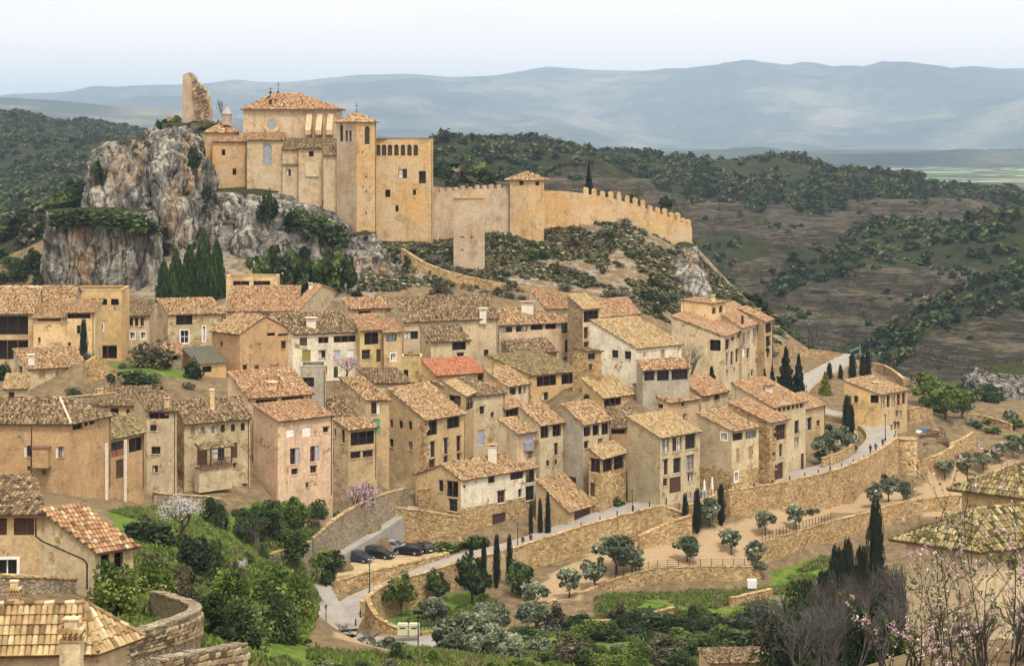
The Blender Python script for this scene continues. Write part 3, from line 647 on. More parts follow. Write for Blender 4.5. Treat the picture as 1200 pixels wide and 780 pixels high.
H('three storey house with nine timber framed windows and a yellow roof', 773.5, 513, 282, 505, 735.5, 820, 592, 'R', 489, 'beige', 'tile_yellow',
  'R wb 776 514 784 531;R wb 788 511.5 799 528.5;R wb 803 508.5 815 526;R wb 776.5 538.5 783 556.5;R wb 789 536 798 554;R wb 804.5 533.5 813 551;R w 777 560 782.5 569.5;R d 784.5 558.5 798 577;R w 806 554.5 812 564', b=42, wmL='olive')  # left wall wears a darker copy of the front plaster, its shade painted in
H('house with a corner glazed loft and two tall tan shutters', 857.5, 505.5, 289, 500, 817, 889, 580, 'R', 485, 'cream', 'tile_ochre',
  'R n 858.5 507 870.5 516;R n 873.5 504.5 886.5 513.5;R S 862.5 525.5 866.5 541;R S 877 523 882 538;R W 860.5 553 865 564;L W 845 507 852 515.5', b=42, wmL='beige', base=553)
H('house with a big brown loft shutter and a dark garage door by the road', 902, 495.5, 296, 490.5, 853, 924.5, 572, 'R', 472, 'beige', 'tile_red',
  'R n 902.8 497.5 921 516;R w 905 521 909 536;R w 913 520 917 535;R g 904 542.5 918 562;L w 878 502 882 508', b=40, quoin=2.2, wmL='rubble_big')
H('house with a row of seven small loft windows and a plank door by the road', 905, 477.5, 306, 470, 857, 944, 560, 'R', 449, 'beige', 'tile_red',
  'R x 906 477.5 909.5 483;R x 912 476.7 915.5 482;R x 917.5 475.7 920.5 481;R x 922.5 474.8 926 480;R x 928 474 931 479;R x 933 473 936 478.3;R x 937.5 472.2 941 477.5;R w 931 492.5 936.5 508;R w 931 513 936 522.5;R g 938.5 531 942.5 550', b=42, chim='870 451 466 9 w')
H('last beige house before the road bend with a glazed bay', 944, 479.5, 324, 474, -5, 967, 545, 'R', 465, 'tan', 'tile_red', 'R n 945 489 951.5 504;R w 957 492 961 499;R d 955 515 962 530', b=50)
H('orange roofed house with three tiny white framed windows', 822, 463.5, 312, 458, 796, 853, 505, 'R', 444, 'cream', 'tile_red',
  'R S 820.5 464 832 471;R w 837 462 843 468.5;R W 821.5 481 825 487;R W 835 479 839 484.5;R W 846 477.5 849.5 483', b=42)
H('house with a broad cream chimney rising through its front', 783, 472, 306, 467, 742, 819, 515, 'R', 451, 'tan', 'tile_ochre', 'R w 798.5 469 808 475.5;R w 800.5 484.5 805.5 493;L o 742 477 756 490;L w 770.5 473 777 478.5', b=30, chim='791 462 478 9 t')
H('yellow roofed house with dark open galleries', 706, 466, 303, 461, 682, 742, 510, 'R', 444, 'ochre', 'tile_yellow', 'R o 708 466 728 481;R x 709 486 734 491', b=45)
H('yellow house with two railed loggias under a wide tiled roof', 622, 440, 309, 434.5, 571, 682, 490, 'R', 417, 'ochre', 'tile_moss',
  'R o 629 440 652 452;R o 658 437.5 675.5 449.5;R w 635 459.5 642.5 468.5;R w 660 458 666 467', b=30)
H('gabled house with a double attic window under a tiled slope', 594, 453, 300, 449, 567, 621, 495, 'R', 433, 'cream', 'tile_ochre', 'R n 597 454 605 463;R n 607.5 452.5 616 461.5', b=45, wmL='beige')
# upper rows
H('stone house with a white framed door and a wide dark loft opening', 197, 368.5, 313, 367, 184, 262, 420, 'R', 351, 'creampatch', 'tile_ochre', 'R x 206.5 369 225.5 380.5;R W 211.5 387 221 402;R W 237.5 382 240.5 400;R W 237 406 241 410', b=55)
H('big house with a flat roof loft and a round chimney above a broad orange roof', 266, 364, 322, 2, -6, 349, 420, 'R', 336, 'cream', 'tile_red', 'R n 302 367 316 373.5;R n 328 367 343 373.5;R w 283 366.5 290 369', b=88)
H('flat roofed loft box with two long dark windows and a capped chimney', 265, 327.5, 333, 2, -5, 325, 365, 'flat', .45, 'sand', 'tile_red', 'R x 273 329 292 336;R x 297 329 316.5 336', b=88)
H('pale grey gabled house to the right of the flat loft', 349, 365, 323, 345, 340, 403, 380, 'gL', 335, 'beige', 'tile_red', '', b=60, chim='364 331 339 4 w')
H('orange house with a shallow front gable and scattered small windows', 281, 391, 296, 387, 248, 342, 442, 'gL', 371, 'orange', 'tile_ochre',
  'R x 313 389.5 322.5 393.5;R x 326 390.5 338 393.5;R S 298.5 402 304.5 410;R w 329.5 400 335 408.5;R w 284.5 428 289.5 433.5;R d 298.5 427.5 303.5 437;R S 316 427 326 434.5;L w 258 400 261 406', b=42, rf=.48, wmL='orange')
H('low shed with a dark felt roof beside the orange gabled house', 232, 426.5, 291, 424, 213, 265, 441, 'R', 408, 'ochre', 'slate', 'R x 237 429 248 436;R d 229 430 234.5 441', b=60)
H('tiny stone shed with a red tiled roof in the bushes', 188, 416, 292, 3, -4, 212, 428, 'R', 403, 'rubble_grey', 'tile_red', 'R x 190 416.5 208 421.5', b=80)
H('house with a dark framed opening at the foot of the cliff', 408, 361.5, 325, 360, 400, 458.5, 400, 'R', 345, 'creampatch', 'tile_red', 'R x 420 364 434 371', b=55)
H('whitewashed house with an olive green door and a long dark loft', 343, 391, 300, 388, 321, 420.5, 450, 'R', 366, 'white', 'tile_brown',
  'R d 351 395.5 360 405;R x 373 394.5 385 402;R x 391 393 417 401;R D 354 410 364 426;R w 373.5 411 381.5 419.5;R B 391.5 410 399 418.5;R T 407 409.5 414 418;R w 378 429 383.5 438.5;R k 391 429.5 396 442.5', b=42, chim='365 371 381 11 w')
H('narrow yellow house with a tall glazed gallery and flower box window', 422, 388, 301, 386, -8, 450, 448, 'R', 370, 'yellow', 'tile_red', 'R o 427 389 443.5 403.5;R wb 424 409.5 434 421;R d 441 409 446.5 424;R w 424.5 430 434 434', b=75)
H('narrow tan house with a row of loft panes and one white window', 450, 390.5, 302, 389, -7, 471, 445, 'R', 376, 'tan', 'tile_red', 'R n 452 391.5 465 400;R W 458 414 463.5 422.5', b=75)
H('long beige house with a toothed eave and a gabled left end', 473, 377, 319, 372.5, 479, 584, 440, 'R', 349, 'beige', 'tile_brown', 'R w 511 379 515.5 385;R n 472.5 388 490 397.5;R w 567 409.5 572.5 417;R d 477.5 412.5 484 423', b=75, chim='566 360 372 8 w')
H('lower annex with a weathered roof and a glazed corner balcony', 505, 400, 311, 398, 492, 551, 450, 'R', 383, 'beige', 'tile_brown', 'R o 530 400.5 546 410;R w 535.5 413.5 543.5 421.5;R S 497.5 414 501.5 423;L w 498.5 397 501.5 403', b=55)
H('terrace house with a yellow parapet below the long beige house', 470.5, 424, 305, 2, -5, 494, 465, 'flat', .7, 'yellow', 'tile_red', 'R w 473 433 478.5 442;R S 486.5 435 491 444', b=88)
H('pinkish house with six dark loft openings and a white chimney block', 585, 380.5, 327, 376.5, 577, 683.5, 445, 'R', 351, 'rose', 'tile_ochre',
  'R n 586.5 383 600.5 389.5;R n 604.5 382 618 388.5;R o 622 379.5 636 386.5;R o 639 378.5 651.5 385.5;R o 658 378.5 668 390;R o 670.5 377.5 679 388.5;R wb 662 398 668 413;R w 660 418 666 425', b=70, chim='618 352 364 14 w')
H('low old house with a dark weathered roof and one open side', 600, 414, 319, 411, 587, 652.5, 440, 'R', 396, 'rubble_grey', 'tile_brown', 'R x 635 415 643 421', b=50)
H('house with a timber roof gallery above a tall narrow front', 683, 362, 326, 360, 665, 703, 430, 'R', 345, 'cream', 'tile_yellow', 'R o 683.8 363.5 701.5 377;R w 684 383 689.5 397;R w 684 401 690 407', b=40, wmL='darkstone')
H('pale loft house with a sloping white verge wall behind the timber gallery', 640, 362, 333, 3, -8, 668, 395, 'R', 340, 'white', 'tile_red', '', b=70)
H('white house with a red roof and four small windows in a row', 704, 372, 334, 367.5, -6, 750.5, 410, 'R', 353, 'white', 'tile_red', 'R w 709 375.5 714 382;R w 721.5 374.5 725 379.5;R w 730 372.5 733.5 378.5;R w 740.5 371.5 744 377', b=70)
H('white house with a broad gable wall and a large yellow tiled roof', 745.5, 408, 314, 403, 692, 799, 452, 'R', 376, 'white', 'tile_yellow', 'L w 717 410 724.5 419.5;L w 732 411.5 739.5 421;R S 774.5 409.5 779 419.5', b=27, wmL='white')
H('lean-to porch with a dark red roof and glazed front below the white gable', 753, 433, 306, 430, 746, 808, 458, 'R', 423, 'grey', 'tile_red', 'R n 755 435 767 446;R n 770 434 784 446;R n 787 433 806 445', b=60)
H('small rubble house with a white awning in the gap', 688, 412, 307, 3, 671, 705, 436, 'R', 410, 'rubble', 'tile_brown', 'R w 689 414 697 421;R d 690 426 694 433', b=40)
H('large cream corner house with balconies along its receding street front', 848.5, 394.5, 331, 386, 787, 869, 455, 'R', 371, 'cream', 'tile_red',
  'R wb 850 397 855 410;R w 857 394 861 399;R w 864 391 868 396;R wb 850.5 413.5 853.5 429;R wb 856 411.5 859.5 428;R wb 862 409 865.5 425;R w 851 434 853 442;L o 832 398 844.5 411;R w 859.5 430 862 437', b=14, chim='', wmL='cream')
H('tall cream town house with long shutters over the promenade', 869.5, 384.5, 341, 376.5, -7, 895.5, 460, 'R', 361, 'cream', 'tile_red',
  'R wb 870 390 873.5 405;R wb 875 388 879 403;R wb 882.5 385 887 400;R T 869.8 408 873 418;R wb 875 407.5 878.5 420;R w 885 420 888 427;R w 880 433 883 441;R S 876 437 878.5 446', b=45, chim='859 369 379 3 m;870 371 380 3 m')
H('narrow end house with dark loggias at the tip of the street front', 896, 377, 348, 374, -6, 905.5, 460, 'R', 362, 'tan', 'tile_red', 'R o 897 378 904 390;R o 897.5 393 903 406;R w 898.5 412 902 419', b=45, chim='888 361 368 6 t')
H('tan tower room with two round arched openings on top of the corner house', 833.5, 356.5, 341, 353.5, 798, 851, 390, 'R', 352, 'sand', 'tile_red', 'R a 834.5 359.5 839 368;R a 842.5 358 847 366.5', b=12, chim='805 352 360 6 t;836 345 354 4 t')
H('cafe house beside the road bend with tall narrow windows in a row', 1031, 462.5, 342, 456.5, 989, 1063, 502, 'R', 446, 'tan', 'tile_ochre',
  'R n 1033 464 1037 478;R n 1039 463 1043 477;R n 1045 462 1049 476;R n 1051 461 1055 475;R n 1057 459.5 1061 473.5;R w 1049.5 481.5 1052.5 488.5;R w 1054 480.5 1057 487.5;L o 1020 461 1029.5 472;L w 1001 464.5 1005.5 471.5;L d 993.5 463.5 997.5 476', b=20, chim='1010 447 457 6 t', wmL='ochre')
H('low tan shed between the yellow roofed gallery house and the three storey house', 721, 493, 297, 489, 706, 748, 530, 'R', 479, 'tan', 'tile_brown', 'R x 723 494 734 503;R w 738 494 743 501', b=45)
# foreground
H('near tan house on the left with a white framed arched door', 50.5, 603, 118, 62, -60, 66, 690, 'L', 559, 'tan', 'tile_brown', '', b=0) if False else None
FORE = {}
H('near tan house at the left edge with brown shutters and a white framed door', -70, 604, 118, 2, -8.5, 50, 690, 'R', 560, 'tan', 'tile_brown',
  'R d -6 606.5 8 627;R d 16 606.5 40 627;R W -5 655 20 676', b=72, pitch=.26, row=.4, ov=.5)
H('tan lean-to with a red roof against the near left house', 111, 646, 117, 40, 49, 156, 684, 'R', 600, 'beige', 'tile_red', 'L w 98 648 102 652;R o 118 645 128 672;R o 134 640 144 668', b=20, pitch=.26, row=.4)
H('nearest house at the bottom left with a crooked mosaic of yellow tiles', 110, 752, 80, 62, -40, 148, 800, 'hip', 702, 'cream', 'tile_yellow', '', b=-4, pitch=.25, row=.46, ov=.45, cat='house')
H('near cream house at the right edge with an ochre hipped roof', 1148, 640, 100, 25, 1062, -9, 760, 'hip', 590, 'cream', 'tile_moss', 'R w 1180 655 1192 668', b=38, pitch=.25, row=.45, ov=.55)
H('second near house at the right edge, only its tiled roof showing', 1195, 578, 122, 25, 1127, -9, 640, 'hip', 528, 'tan', 'tile_moss', '', b=38, pitch=.25, row=.45, ov=.55)
H('low cream outbuilding with a strip of tiles at the bottom edge', 832, 777, 190, 3, -4, 922, 800, 'R', 767, 'cream', 'tile_brown', '', b=80)
WALLDEFS = []
def wall(*a, **k): WALLDEFS.append((a, k))
wall('long rubble wall below the lower road, climbing from the gate to the stair', [(427,706,738,242.80),(453,685,722,248.30),(500,671,702,252.80),(528,662,692,256.10),(565,652,681,260.30),(600,643,672,264.80),(650,627.5,657,269.30),(690,615,647,272.80),(735,603,636,276.80),(776,592.5,629,279.80)])
wall('sloping flank wall of the stone stair below the road', [(750,629,641,274),(780,615,636,276.5),(811,604,631,279.5)])
wall('short rubble end wall closing the top of the stair', [(811,604,631,279.5),(800,599,628,281.5),(778,592.5,628,283)], deep=1)
wall('tallest curved rubble wall carrying the road bend', [(855,575,613,287.70),(885,571,608,292.20),(920,565,603,297.20),(970,553.5,595,305.70),(1000,544,590,311.10),(1025,532,583,319.10),(1043,520,575,327.10),(1053,513,570,330.10)], deep=3)
wall('low rubble wall under the parasol terrace', [(808,592,608,282),(832,583,608,285),(855,575,612,289)])
wall('middle terrace wall below the olive trees with a wire fence', [(612,716,736,246.5),(640,706,722,250.5),(690,692,709,255.5),(712,682,702,259),(761,667.5,695,264.5),(800,664.5,693,266.5),(850,664,691,267.5),(893,664,690,268.5)])
wall('high terrace wall curving up beside the iron fence', [(889,637,680,277.5),(930,624,664,283),(975,611,651,290),(1020,600,640,297),(1065,587.5,622,303.5),(1125,580,612,307)])
wall('broken low wall in the middle of the green terraces', [(690,727,741,236),(714,727,739,240),(750,722,736,244),(792,711,735,247)])
wall('short low wall in the grass below the white tank', [(858,701,712,255),(882,696,708,257.5),(906,690,704,260)])
wall('curving wall of the vegetable plot right of the bastion', [(1076,541,566,334.5),(1100,533,563,336),(1117,524,560,338),(1118,519,552,342)])
wall('upper curved wall of the vegetable plot', [(1112,521,548,342.5),(1128,515,540,344),(1143,506,535,346)])
wall('far ochre terrace wall beyond the vegetable plot', [(1128,485,500,372),(1155,488,512,370),(1184,497,522,365)])
wall('ochre wall segment behind the cafe house', [(1066,480,505,352),(1080,477,503,354),(1093,480,501,357)])
wall('ivy hung old wall beside the steep side street', [(367,632,658,256),(385,616,648,257.5),(405,601,638,262),(440,583,618,268),(478,572,597,275)], 'rubble_grey')
wall('low wall at the foot of the hanging garden', [(312,651,664,238),(345,641,663,244),(366,634,656,251)], 'rubble_grey')
wall('rubble wall holding up the small car park', [(389,683,703,250),(410,677,699,252),(430,671,694,253.5),(480,660,679,258),(527,648,663,262.5)])
wall('stone terrace wall beside the white and tan house', [(463,595,640,272),(485,598,641,271.5),(505,600,642,271),(541,607,640,271.3)])
wall('small upper terrace wall against the tan gable', [(490,574,600,275),(505,573,602,274.5),(519,577,600,275)])
wall('dark old wall behind the nearest roof', [(-10,676,694,111),(50,677,694,114),(105,680,695,119)], 'rubble_grey')
wall('garden wall under the beige arched house', [(180,577,596,239),(205,580,600,240),(240,582,602,241),(262,586,604,242)], 'rubble_grey')
wall('promenade parapet along the upper square', [(905,403,412,402),(940,408,418,404),(970,412,424,405),(1000,418,430,404)], 'rubble')
wall('low wall with a gap beyond the dark cypress pair', [(1010,425,442,400),(1035,428,446,398),(1058,444,462,390)], 'rubble')
wall('parapet on the inner side of the road bend', [(966,493,500,352),(990,500,510,350),(1010,508,518,345),(1036,515,526,340)], 'rubble', .4)
wall('planted bank wall on the inside of the road loop', [(965,537,553,312),(990,528,544,318),(1004,516,530,326),(1004,505,516,335)], 'rubble', .4)
wall('dry stone terrace wall above the long low brown roof', [(45,468,482,252),(100,464,478,256),(160,458,472,264)], 'rubble_grey')
wall('ruined roofless stone wall between the left houses', [(103,424,460,262),(113,418,458,263),(122,421,458,264),(137,436,456,265)], 'rubble', .7, False)
wall('rocky retaining wall at the foot of the castle slope', [(470,291,318,378),(500,309,330,374),(540,322,345,371),(580,330,352,369),(640,340,362,370),(700,350,372,369),(752,368,385,367)], 'rubble', .8, False)
wall('round cornered wall of the small green garden by the bins', [(428,700,736,241),(440,722,742,238.5),(468,737,748,236.5),(500,741,750,236.5),(560,737,748,239)], 'rubble', .5)
# ------------------------------------------------------------------ roads and terrain control
def smooth(pts, n=6):
    out = []; k = len(pts)
    for i in range(k-1):
        a, b, c, d_ = pts[max(0, i-1)], pts[i], pts[i+1], pts[min(k-1, i+2)]
        for j in range(n):
            t = j/n; out.append(.5*((2*b)+(c-a)*t+(2*a-5*b+4*c-d_)*t*t+(3*b-a-3*c+d_)*t*t*t))
    out.append(pts[-1]); return out
ROADS = {'road': ([(392,742,237),(402,722,243),(425,702,249),(470,682,254),(530,658,260),(608,638,269),(680,613,276),(740,594,282),(800,582,287),(860,572,293),(920,560,302),(965,549,311),(1003,536,320),(1027,522,330),(1033,508,338),(1018,495,345),(990,486,351),(962,481,356),(942,474,362),(930,463,370),(940,449,378),(962,436,386),(985,424,393),(1003,415,400)], 5.0),
         'side_street': ([(398,738,237),(382,715,243),(367,685,250),(369,662,256),(390,645,261),(420,628,266),(475,592,276)], 3.6)}
RC = {}
for k, (pp, wd) in ROADS.items():
    RC[k] = smooth([P(*p) for p in pp], 6)
    for i, p in enumerate(RC[k]):
        if i % 3 == 0: add_ctrl((p.x, p.y, p.z-(2.6 if k == 'road' and 8 < i < 112 else .6), .3))
    for i in range(1, len(RC[k])-1, 5):
        dd = RC[k][i+1]-RC[k][i-1]; nn_ = Vector((-dd.y, dd.x, 0)).normalized()
        for s in ((-1, 1) if k == 'road' else (1,)):
            p = RC[k][i]+nn_*s*(wd/2+.4)
            if not (k == 'road' and s < 0 and i < 110): add_ctrl((p.x, p.y, p.z-.35))
for h in HOUSES:
    Cn, u, v, lR, lL = hgeo(h); zb = -(h[12]-YH)*h[2+1]/F if False else -(h[7]-YH)*h[3]/F
    if h[17] is None and h[3] > 200 and not any(w_ in h[0] for w_ in ('loft box', 'tower room', 'sloping verge', 'timber roof gallery')):
        c = Cn+u*lR/2+v*lL/2; add_ctrl((c.x, c.y, zb-.2, 14.0)); f = Cn-(u+v)*.6; add_ctrl((f.x, f.y, zb-.2, 3.0))
for px, py, Y in ((450,650,264.8,),(480,648,266),(420,658,260.7),(500,645,267.5),(430,760,232),(500,752,234),(560,752,232),(812,590,283)): add_ctrl(P(px, py+.8, Y))
for a_, k_ in WALLDEFS:
    pts_ = a_[1]; road_ = any(w_ in a_[0] for w_ in ('road', 'parasol', 'stair', 'promenade', 'near wall', 'parapet', 'tan house', 'tan gable'))
    tp_ = [P(x, yt, Y) for x, yt, yb, Y in pts_]; bp_ = [P(x, yb, Y) for x, yt, yb, Y in pts_]
    for i in range(len(pts_)):
        dd = tp_[min(i+1, len(tp_)-1)]-tp_[max(i-1, 0)]; n_ = Vector((-dd.y, dd.x, 0)).normalized(); b_ = bp_[i]; t_ = tp_[i]
        f_ = b_-n_*.9; add_ctrl((f_.x, f_.y, f_.z-.1, .1))
        if t_.z-b_.z > 1.5:
            k_2 = b_+n_*1.2; add_ctrl((k_2.x, k_2.y, b_.z if road_ else t_.z-.35, .1))
for px in range(402, 526, 20):
    for py in (645, 655, 665):
        if not (py == 665 and px > 440) and not (py == 645 and px < 440): Y_ = 59.75*F/(py-YH); add_ctrl(((px-600)*Y_/F, Y_, -59.75, .05))
TER.solve()
def ribbon(name, pts, wd, lift, mat, kind='structure'):
    mb = MB(); rows = []
    for i, p in enumerate(pts):
        dd = pts[min(i+1, len(pts)-1)]-pts[max(i-1, 0)]; n = Vector((-dd.y, dd.x, 0)).normalized()
        rows.append([p+n*wd*s+Vector((0,0,lift)) for s in (.5, .2, -.2, -.5)])
    for a, b in zip(rows, rows[1:]):
        for j in range(3): mb.poly([a[j], a[j+1], b[j+1], b[j]])
    for a, b in zip(rows, rows[1:]):
        for j in (0, 3):
            q = [a[j], b[j], b[j]-Vector((0,0,3.5)), a[j]-Vector((0,0,3.5))]; mb.poly(q if j else q[::-1])
    return tag(mb.build(name, mat), kind=kind)
def roadmat():
    m, t, b = nodes('paved_road', .9, .2); p = pos(t)
    c = ramp(t, noise(t, p, .5, 5, .6), [(.3, (.26,.235,.20)), (.7, (.36,.33,.285))])
    v = N(t, 'ShaderNodeTexVoronoi', Scale=3.2, feature='DISTANCE_TO_EDGE'); t.links.new(p, v.inputs['Vector'])
    e = ramp(t, v.outputs['Distance'], [(0, (.7,.7,.7)), (.06, (1,1,1))]); c = mixc(t, 1, c, e, 'MULTIPLY'); t.links.new(c, b.inputs['Base Color']); bump(t, b, e, .02, .4); return m
M['road'] = roadmat(); M['verge'] = stucco('sandy_verge', (.46,.35,.20), .3)
M['dirt'] = stucco('dirt', (.36,.24,.13), .3)
def groundmat():
    m, t, b = nodes('ground_soil_grass', 1, .05); p = pos(t)
    a = N(t, 'ShaderNodeAttribute', attribute_name='cover'); n1 = noise(t, p, .11, 6, .7); n2 = noise(t, p, .7, 6, .75); n3 = noise(t, p, 4, 4, .7)
    soil = ramp(t, n2, [(.3, (.085,.06,.035)), (.5, (.18,.13,.072)), (.72, (.29,.215,.125))])
    grass = ramp(t, n2, [(.3, (.05,.085,.014)), (.5, (.11,.165,.028)), (.75, (.20,.225,.06))])
    rock = ramp(t, n3, [(.3, (.16,.13,.10)), (.7, (.38,.32,.25))])
    s = N(t, 'ShaderNodeSeparateColor'); t.links.new(a.outputs['Color'], s.inputs[0])
    g = mth(t, 'ADD', mth(t, 'MULTIPLY', n1, .7), mth(t, 'MULTIPLY', n2, .5))
    gm = ramp(t, mth(t, 'ADD', g, s.outputs[0]), [(.98, (0,0,0)), (1.12, (1,1,1))])
    c = mixc(t, gm, soil, grass)
    c = mixc(t, mth(t, 'MULTIPLY', s.outputs[2], 1.0), c, ramp(t, n3, [(.3, (.30,.205,.115)), (.7, (.46,.335,.20))]))
    rm = ramp(t, mth(t, 'ADD', noise(t, p, .35, 6, .75), mth(t, 'MULTIPLY', s.outputs[1], .35)), [(.68, (0,0,0)), (.74, (1,1,1))])
    c = mixc(t, rm, c, rock)
    t.links.new(c, b.inputs['Base Color']); bump(t, b, mth(t, 'ADD', n3, n2), .15, .9); return m
def hillmat():
    m, t, b = nodes('hill_rock_strata', 1, .05); p = pos(t)
    wv = N(t, 'ShaderNodeTexWave', wave_type='BANDS', bands_direction='Z', Scale=.085, Distortion=2.6, Detail=4.0); wv.inputs['Detail Scale'].default_value = .25
    t.links.new(pos(t, (.03, .03, 1)), wv.inputs['Vector'])
    n1 = noise(t, pos(t, (.007, .007, .16)), 1, 7, .75); n2 = noise(t, p, .03, 6, .7); n3 = noise(t, p, .16, 5, .7)
    c = ramp(t, n1, [(.30, (.012,.010,.008)), (.40, (.072,.058,.042)), (.43, (.010,.009,.008)), (.49, (.115,.093,.067)), (.53, (.014,.012,.010)), (.59, (.125,.10,.070)), (.64, (.03,.026,.02)), (.8, (.17,.135,.088))])
    c = mixc(t, ramp(t, n2, [(.56, (0,0,0)), (.74, (.6,.6,.6))]), c, (.17,.12,.075))
    c = mixc(t, ramp(t, n3, [(.50, (0,0,0)), (.60, (.85,.85,.85))]), c, (.035,.042,.016))
    a = N(t, 'ShaderNodeAttribute', attribute_name='cover'); s = N(t, 'ShaderNodeSeparateColor'); t.links.new(a.outputs['Color'], s.inputs[0])
    c = mixc(t, s.outputs[0], c, ramp(t, n3, [(.3, (.016,.022,.009)), (.55, (.032,.040,.015)), (.75, (.075,.065,.036))]))
    t.links.new(c, b.inputs['Base Color']); bump(t, b, mth(t, 'ADD', mth(t, 'MULTIPLY', n1, 2), n3), 2.5, .9); return m
M['ground'] = groundmat(); M['hill'] = hillmat()
def inpoly(x, y, poly):
    r = np.zeros(np.shape(x), bool); n = len(poly)
    for i in range(n):
        (x0, y0), (x1, y1) = poly[i], poly[(i+1) % n]
        c = ((y0 > y) != (y1 > y)); r ^= c & (x < (x1-x0)*(y-y0)/((y1-y0) if y1 != y0 else 1e-9)+x0)
    return r
GREEN = [[(1200,200),(1700,230),(1700,300),(1210,300)],[(-500,120),(-40,125),(-40,345),(-500,345)],[(500,150),(700,150),(1200,200),(1200,228),(1100,220),(1000,224),(900,237),(830,233),(740,224),(680,215),(500,215)],
         [(885,345),(925,303),(985,280),(1035,243),(1070,262),(1130,268),(1210,240),(1210,300),(1100,318),(1030,326),(950,330),(895,352)],
         [(985,400),(1060,375),(1120,352),(1210,330),(1210,362),(1110,378),(1040,412)], [(812,285),(880,280),(905,298),(850,308)], [(800,360),(850,345),(930,362),(940,395),(890,420),(820,400)],
         [(-50,125),(200,140),(240,330),(-50,340)]]
def cover_green(px, py):
    g = np.zeros(np.shape(px))
    for q in GREEN: g = np.maximum(g, inpoly(px, py, q).astype(float))
    return g
def vnoise(x, y, sc_, seed=0):
    """cheap value noise, numpy"""
    xs, ys = x/sc_+seed*17.3, y/sc_+seed*9.1; xi, yi = np.floor(xs).astype(int), np.floor(ys).astype(int); fx, fy = xs-xi, ys-yi
    fx = fx*fx*(3-2*fx); fy = fy*fy*(3-2*fy)
    def h(a, b): v = np.sin(a*127.1+b*311.7+seed*74.7)*43758.5453; return v-np.floor(v)
    return (h(xi,yi)*(1-fx)+h(xi+1,yi)*fx)*(1-fy)+(h(xi,yi+1)*(1-fx)+h(xi+1,yi+1)*fx)*fy
def fbm(x, y, sc_, o=4, seed=0):
    r = 0; a = .5
    for i in range(o): r = r+a*vnoise(x, y, sc_/2**i, seed+i); a *= .5
    return r
def grid_mesh(name, X, Y, Z, mat, col=None, smooth_=True):
    nr, nc = X.shape; v = np.stack([X, Y, Z], -1).reshape(-1, 3); i = np.arange(nr*nc).reshape(nr, nc)
    f = np.stack([i[:-1,:-1], i[:-1,1:], i[1:,1:], i[1:,:-1]], -1).reshape(-1, 4)
    me = bpy.data.meshes.new(name); me.vertices.add(len(v)); me.vertices.foreach_set('co', v.ravel()); me.loops.add(f.size); me.loops.foreach_set('vertex_index', f.ravel().astype(np.int32))
    me.polygons.add(len(f)); me.polygons.foreach_set('loop_start', np.arange(0, f.size, 4, dtype=np.int32)); me.polygons.foreach_set('loop_total', np.full(len(f), 4, np.int32))
    me.materials.append(mat); me.update(calc_edges=True)
    if smooth_: me.polygons.foreach_set('use_smooth', np.ones(len(f), bool))
    if col is not None:
        a = me.attributes.new('cover', 'FLOAT_COLOR', 'POINT'); a.data.foreach_set('color', np.concatenate([col.reshape(-1, 3), np.ones((nr*nc, 1))], 1).ravel())
    return link(name, me)
GRASS = [[(600,738),(905,712),(955,700),(940,790),(600,790)],[(300,745),(420,770),(600,760),(600,795),(300,795)],[(130,600),(370,590),(375,700),(340,780),(130,780)],[(700,700),(905,690),(970,650),(975,668),(930,692),(800,722),(700,730)],[(430,735),(455,690),(560,690),(590,720),(520,735)],[(640,735),(900,705),(960,780),(640,780)],[(120,428),(235,428),(238,444),(130,442)]]
LAWN = [[(700,702),(780,693),(905,690),(905,700),(800,716),(715,728)],[(893,690),(905,668),(975,651),(985,662),(975,690),(930,700)],[(440,712),(470,695),(560,700),(590,715),(530,738),(470,738)],[(150,700),(230,690),(235,712),(160,735)],[(235,635),(330,640),(345,660),(260,668)]]
DIRT = [[(612,700),(700,650),(760,640),(900,600),(1060,570),(1060,586),(975,608),(890,632),(893,664),(760,664),(700,688),(640,708)],[(1075,548),(1200,515),(1200,600),(1075,600)],[(390,745),(470,742),(480,780),(395,780)]]
u_ = np.linspace(-.62, .62, 440); ynear = np.concatenate([np.linspace(1, 60, 25), np.linspace(62.5, 200, 75), np.linspace(200.9, 440, 270)])
yfar = np.concatenate([[440], 444*(2700/444)**np.linspace(0, 1, 420)])
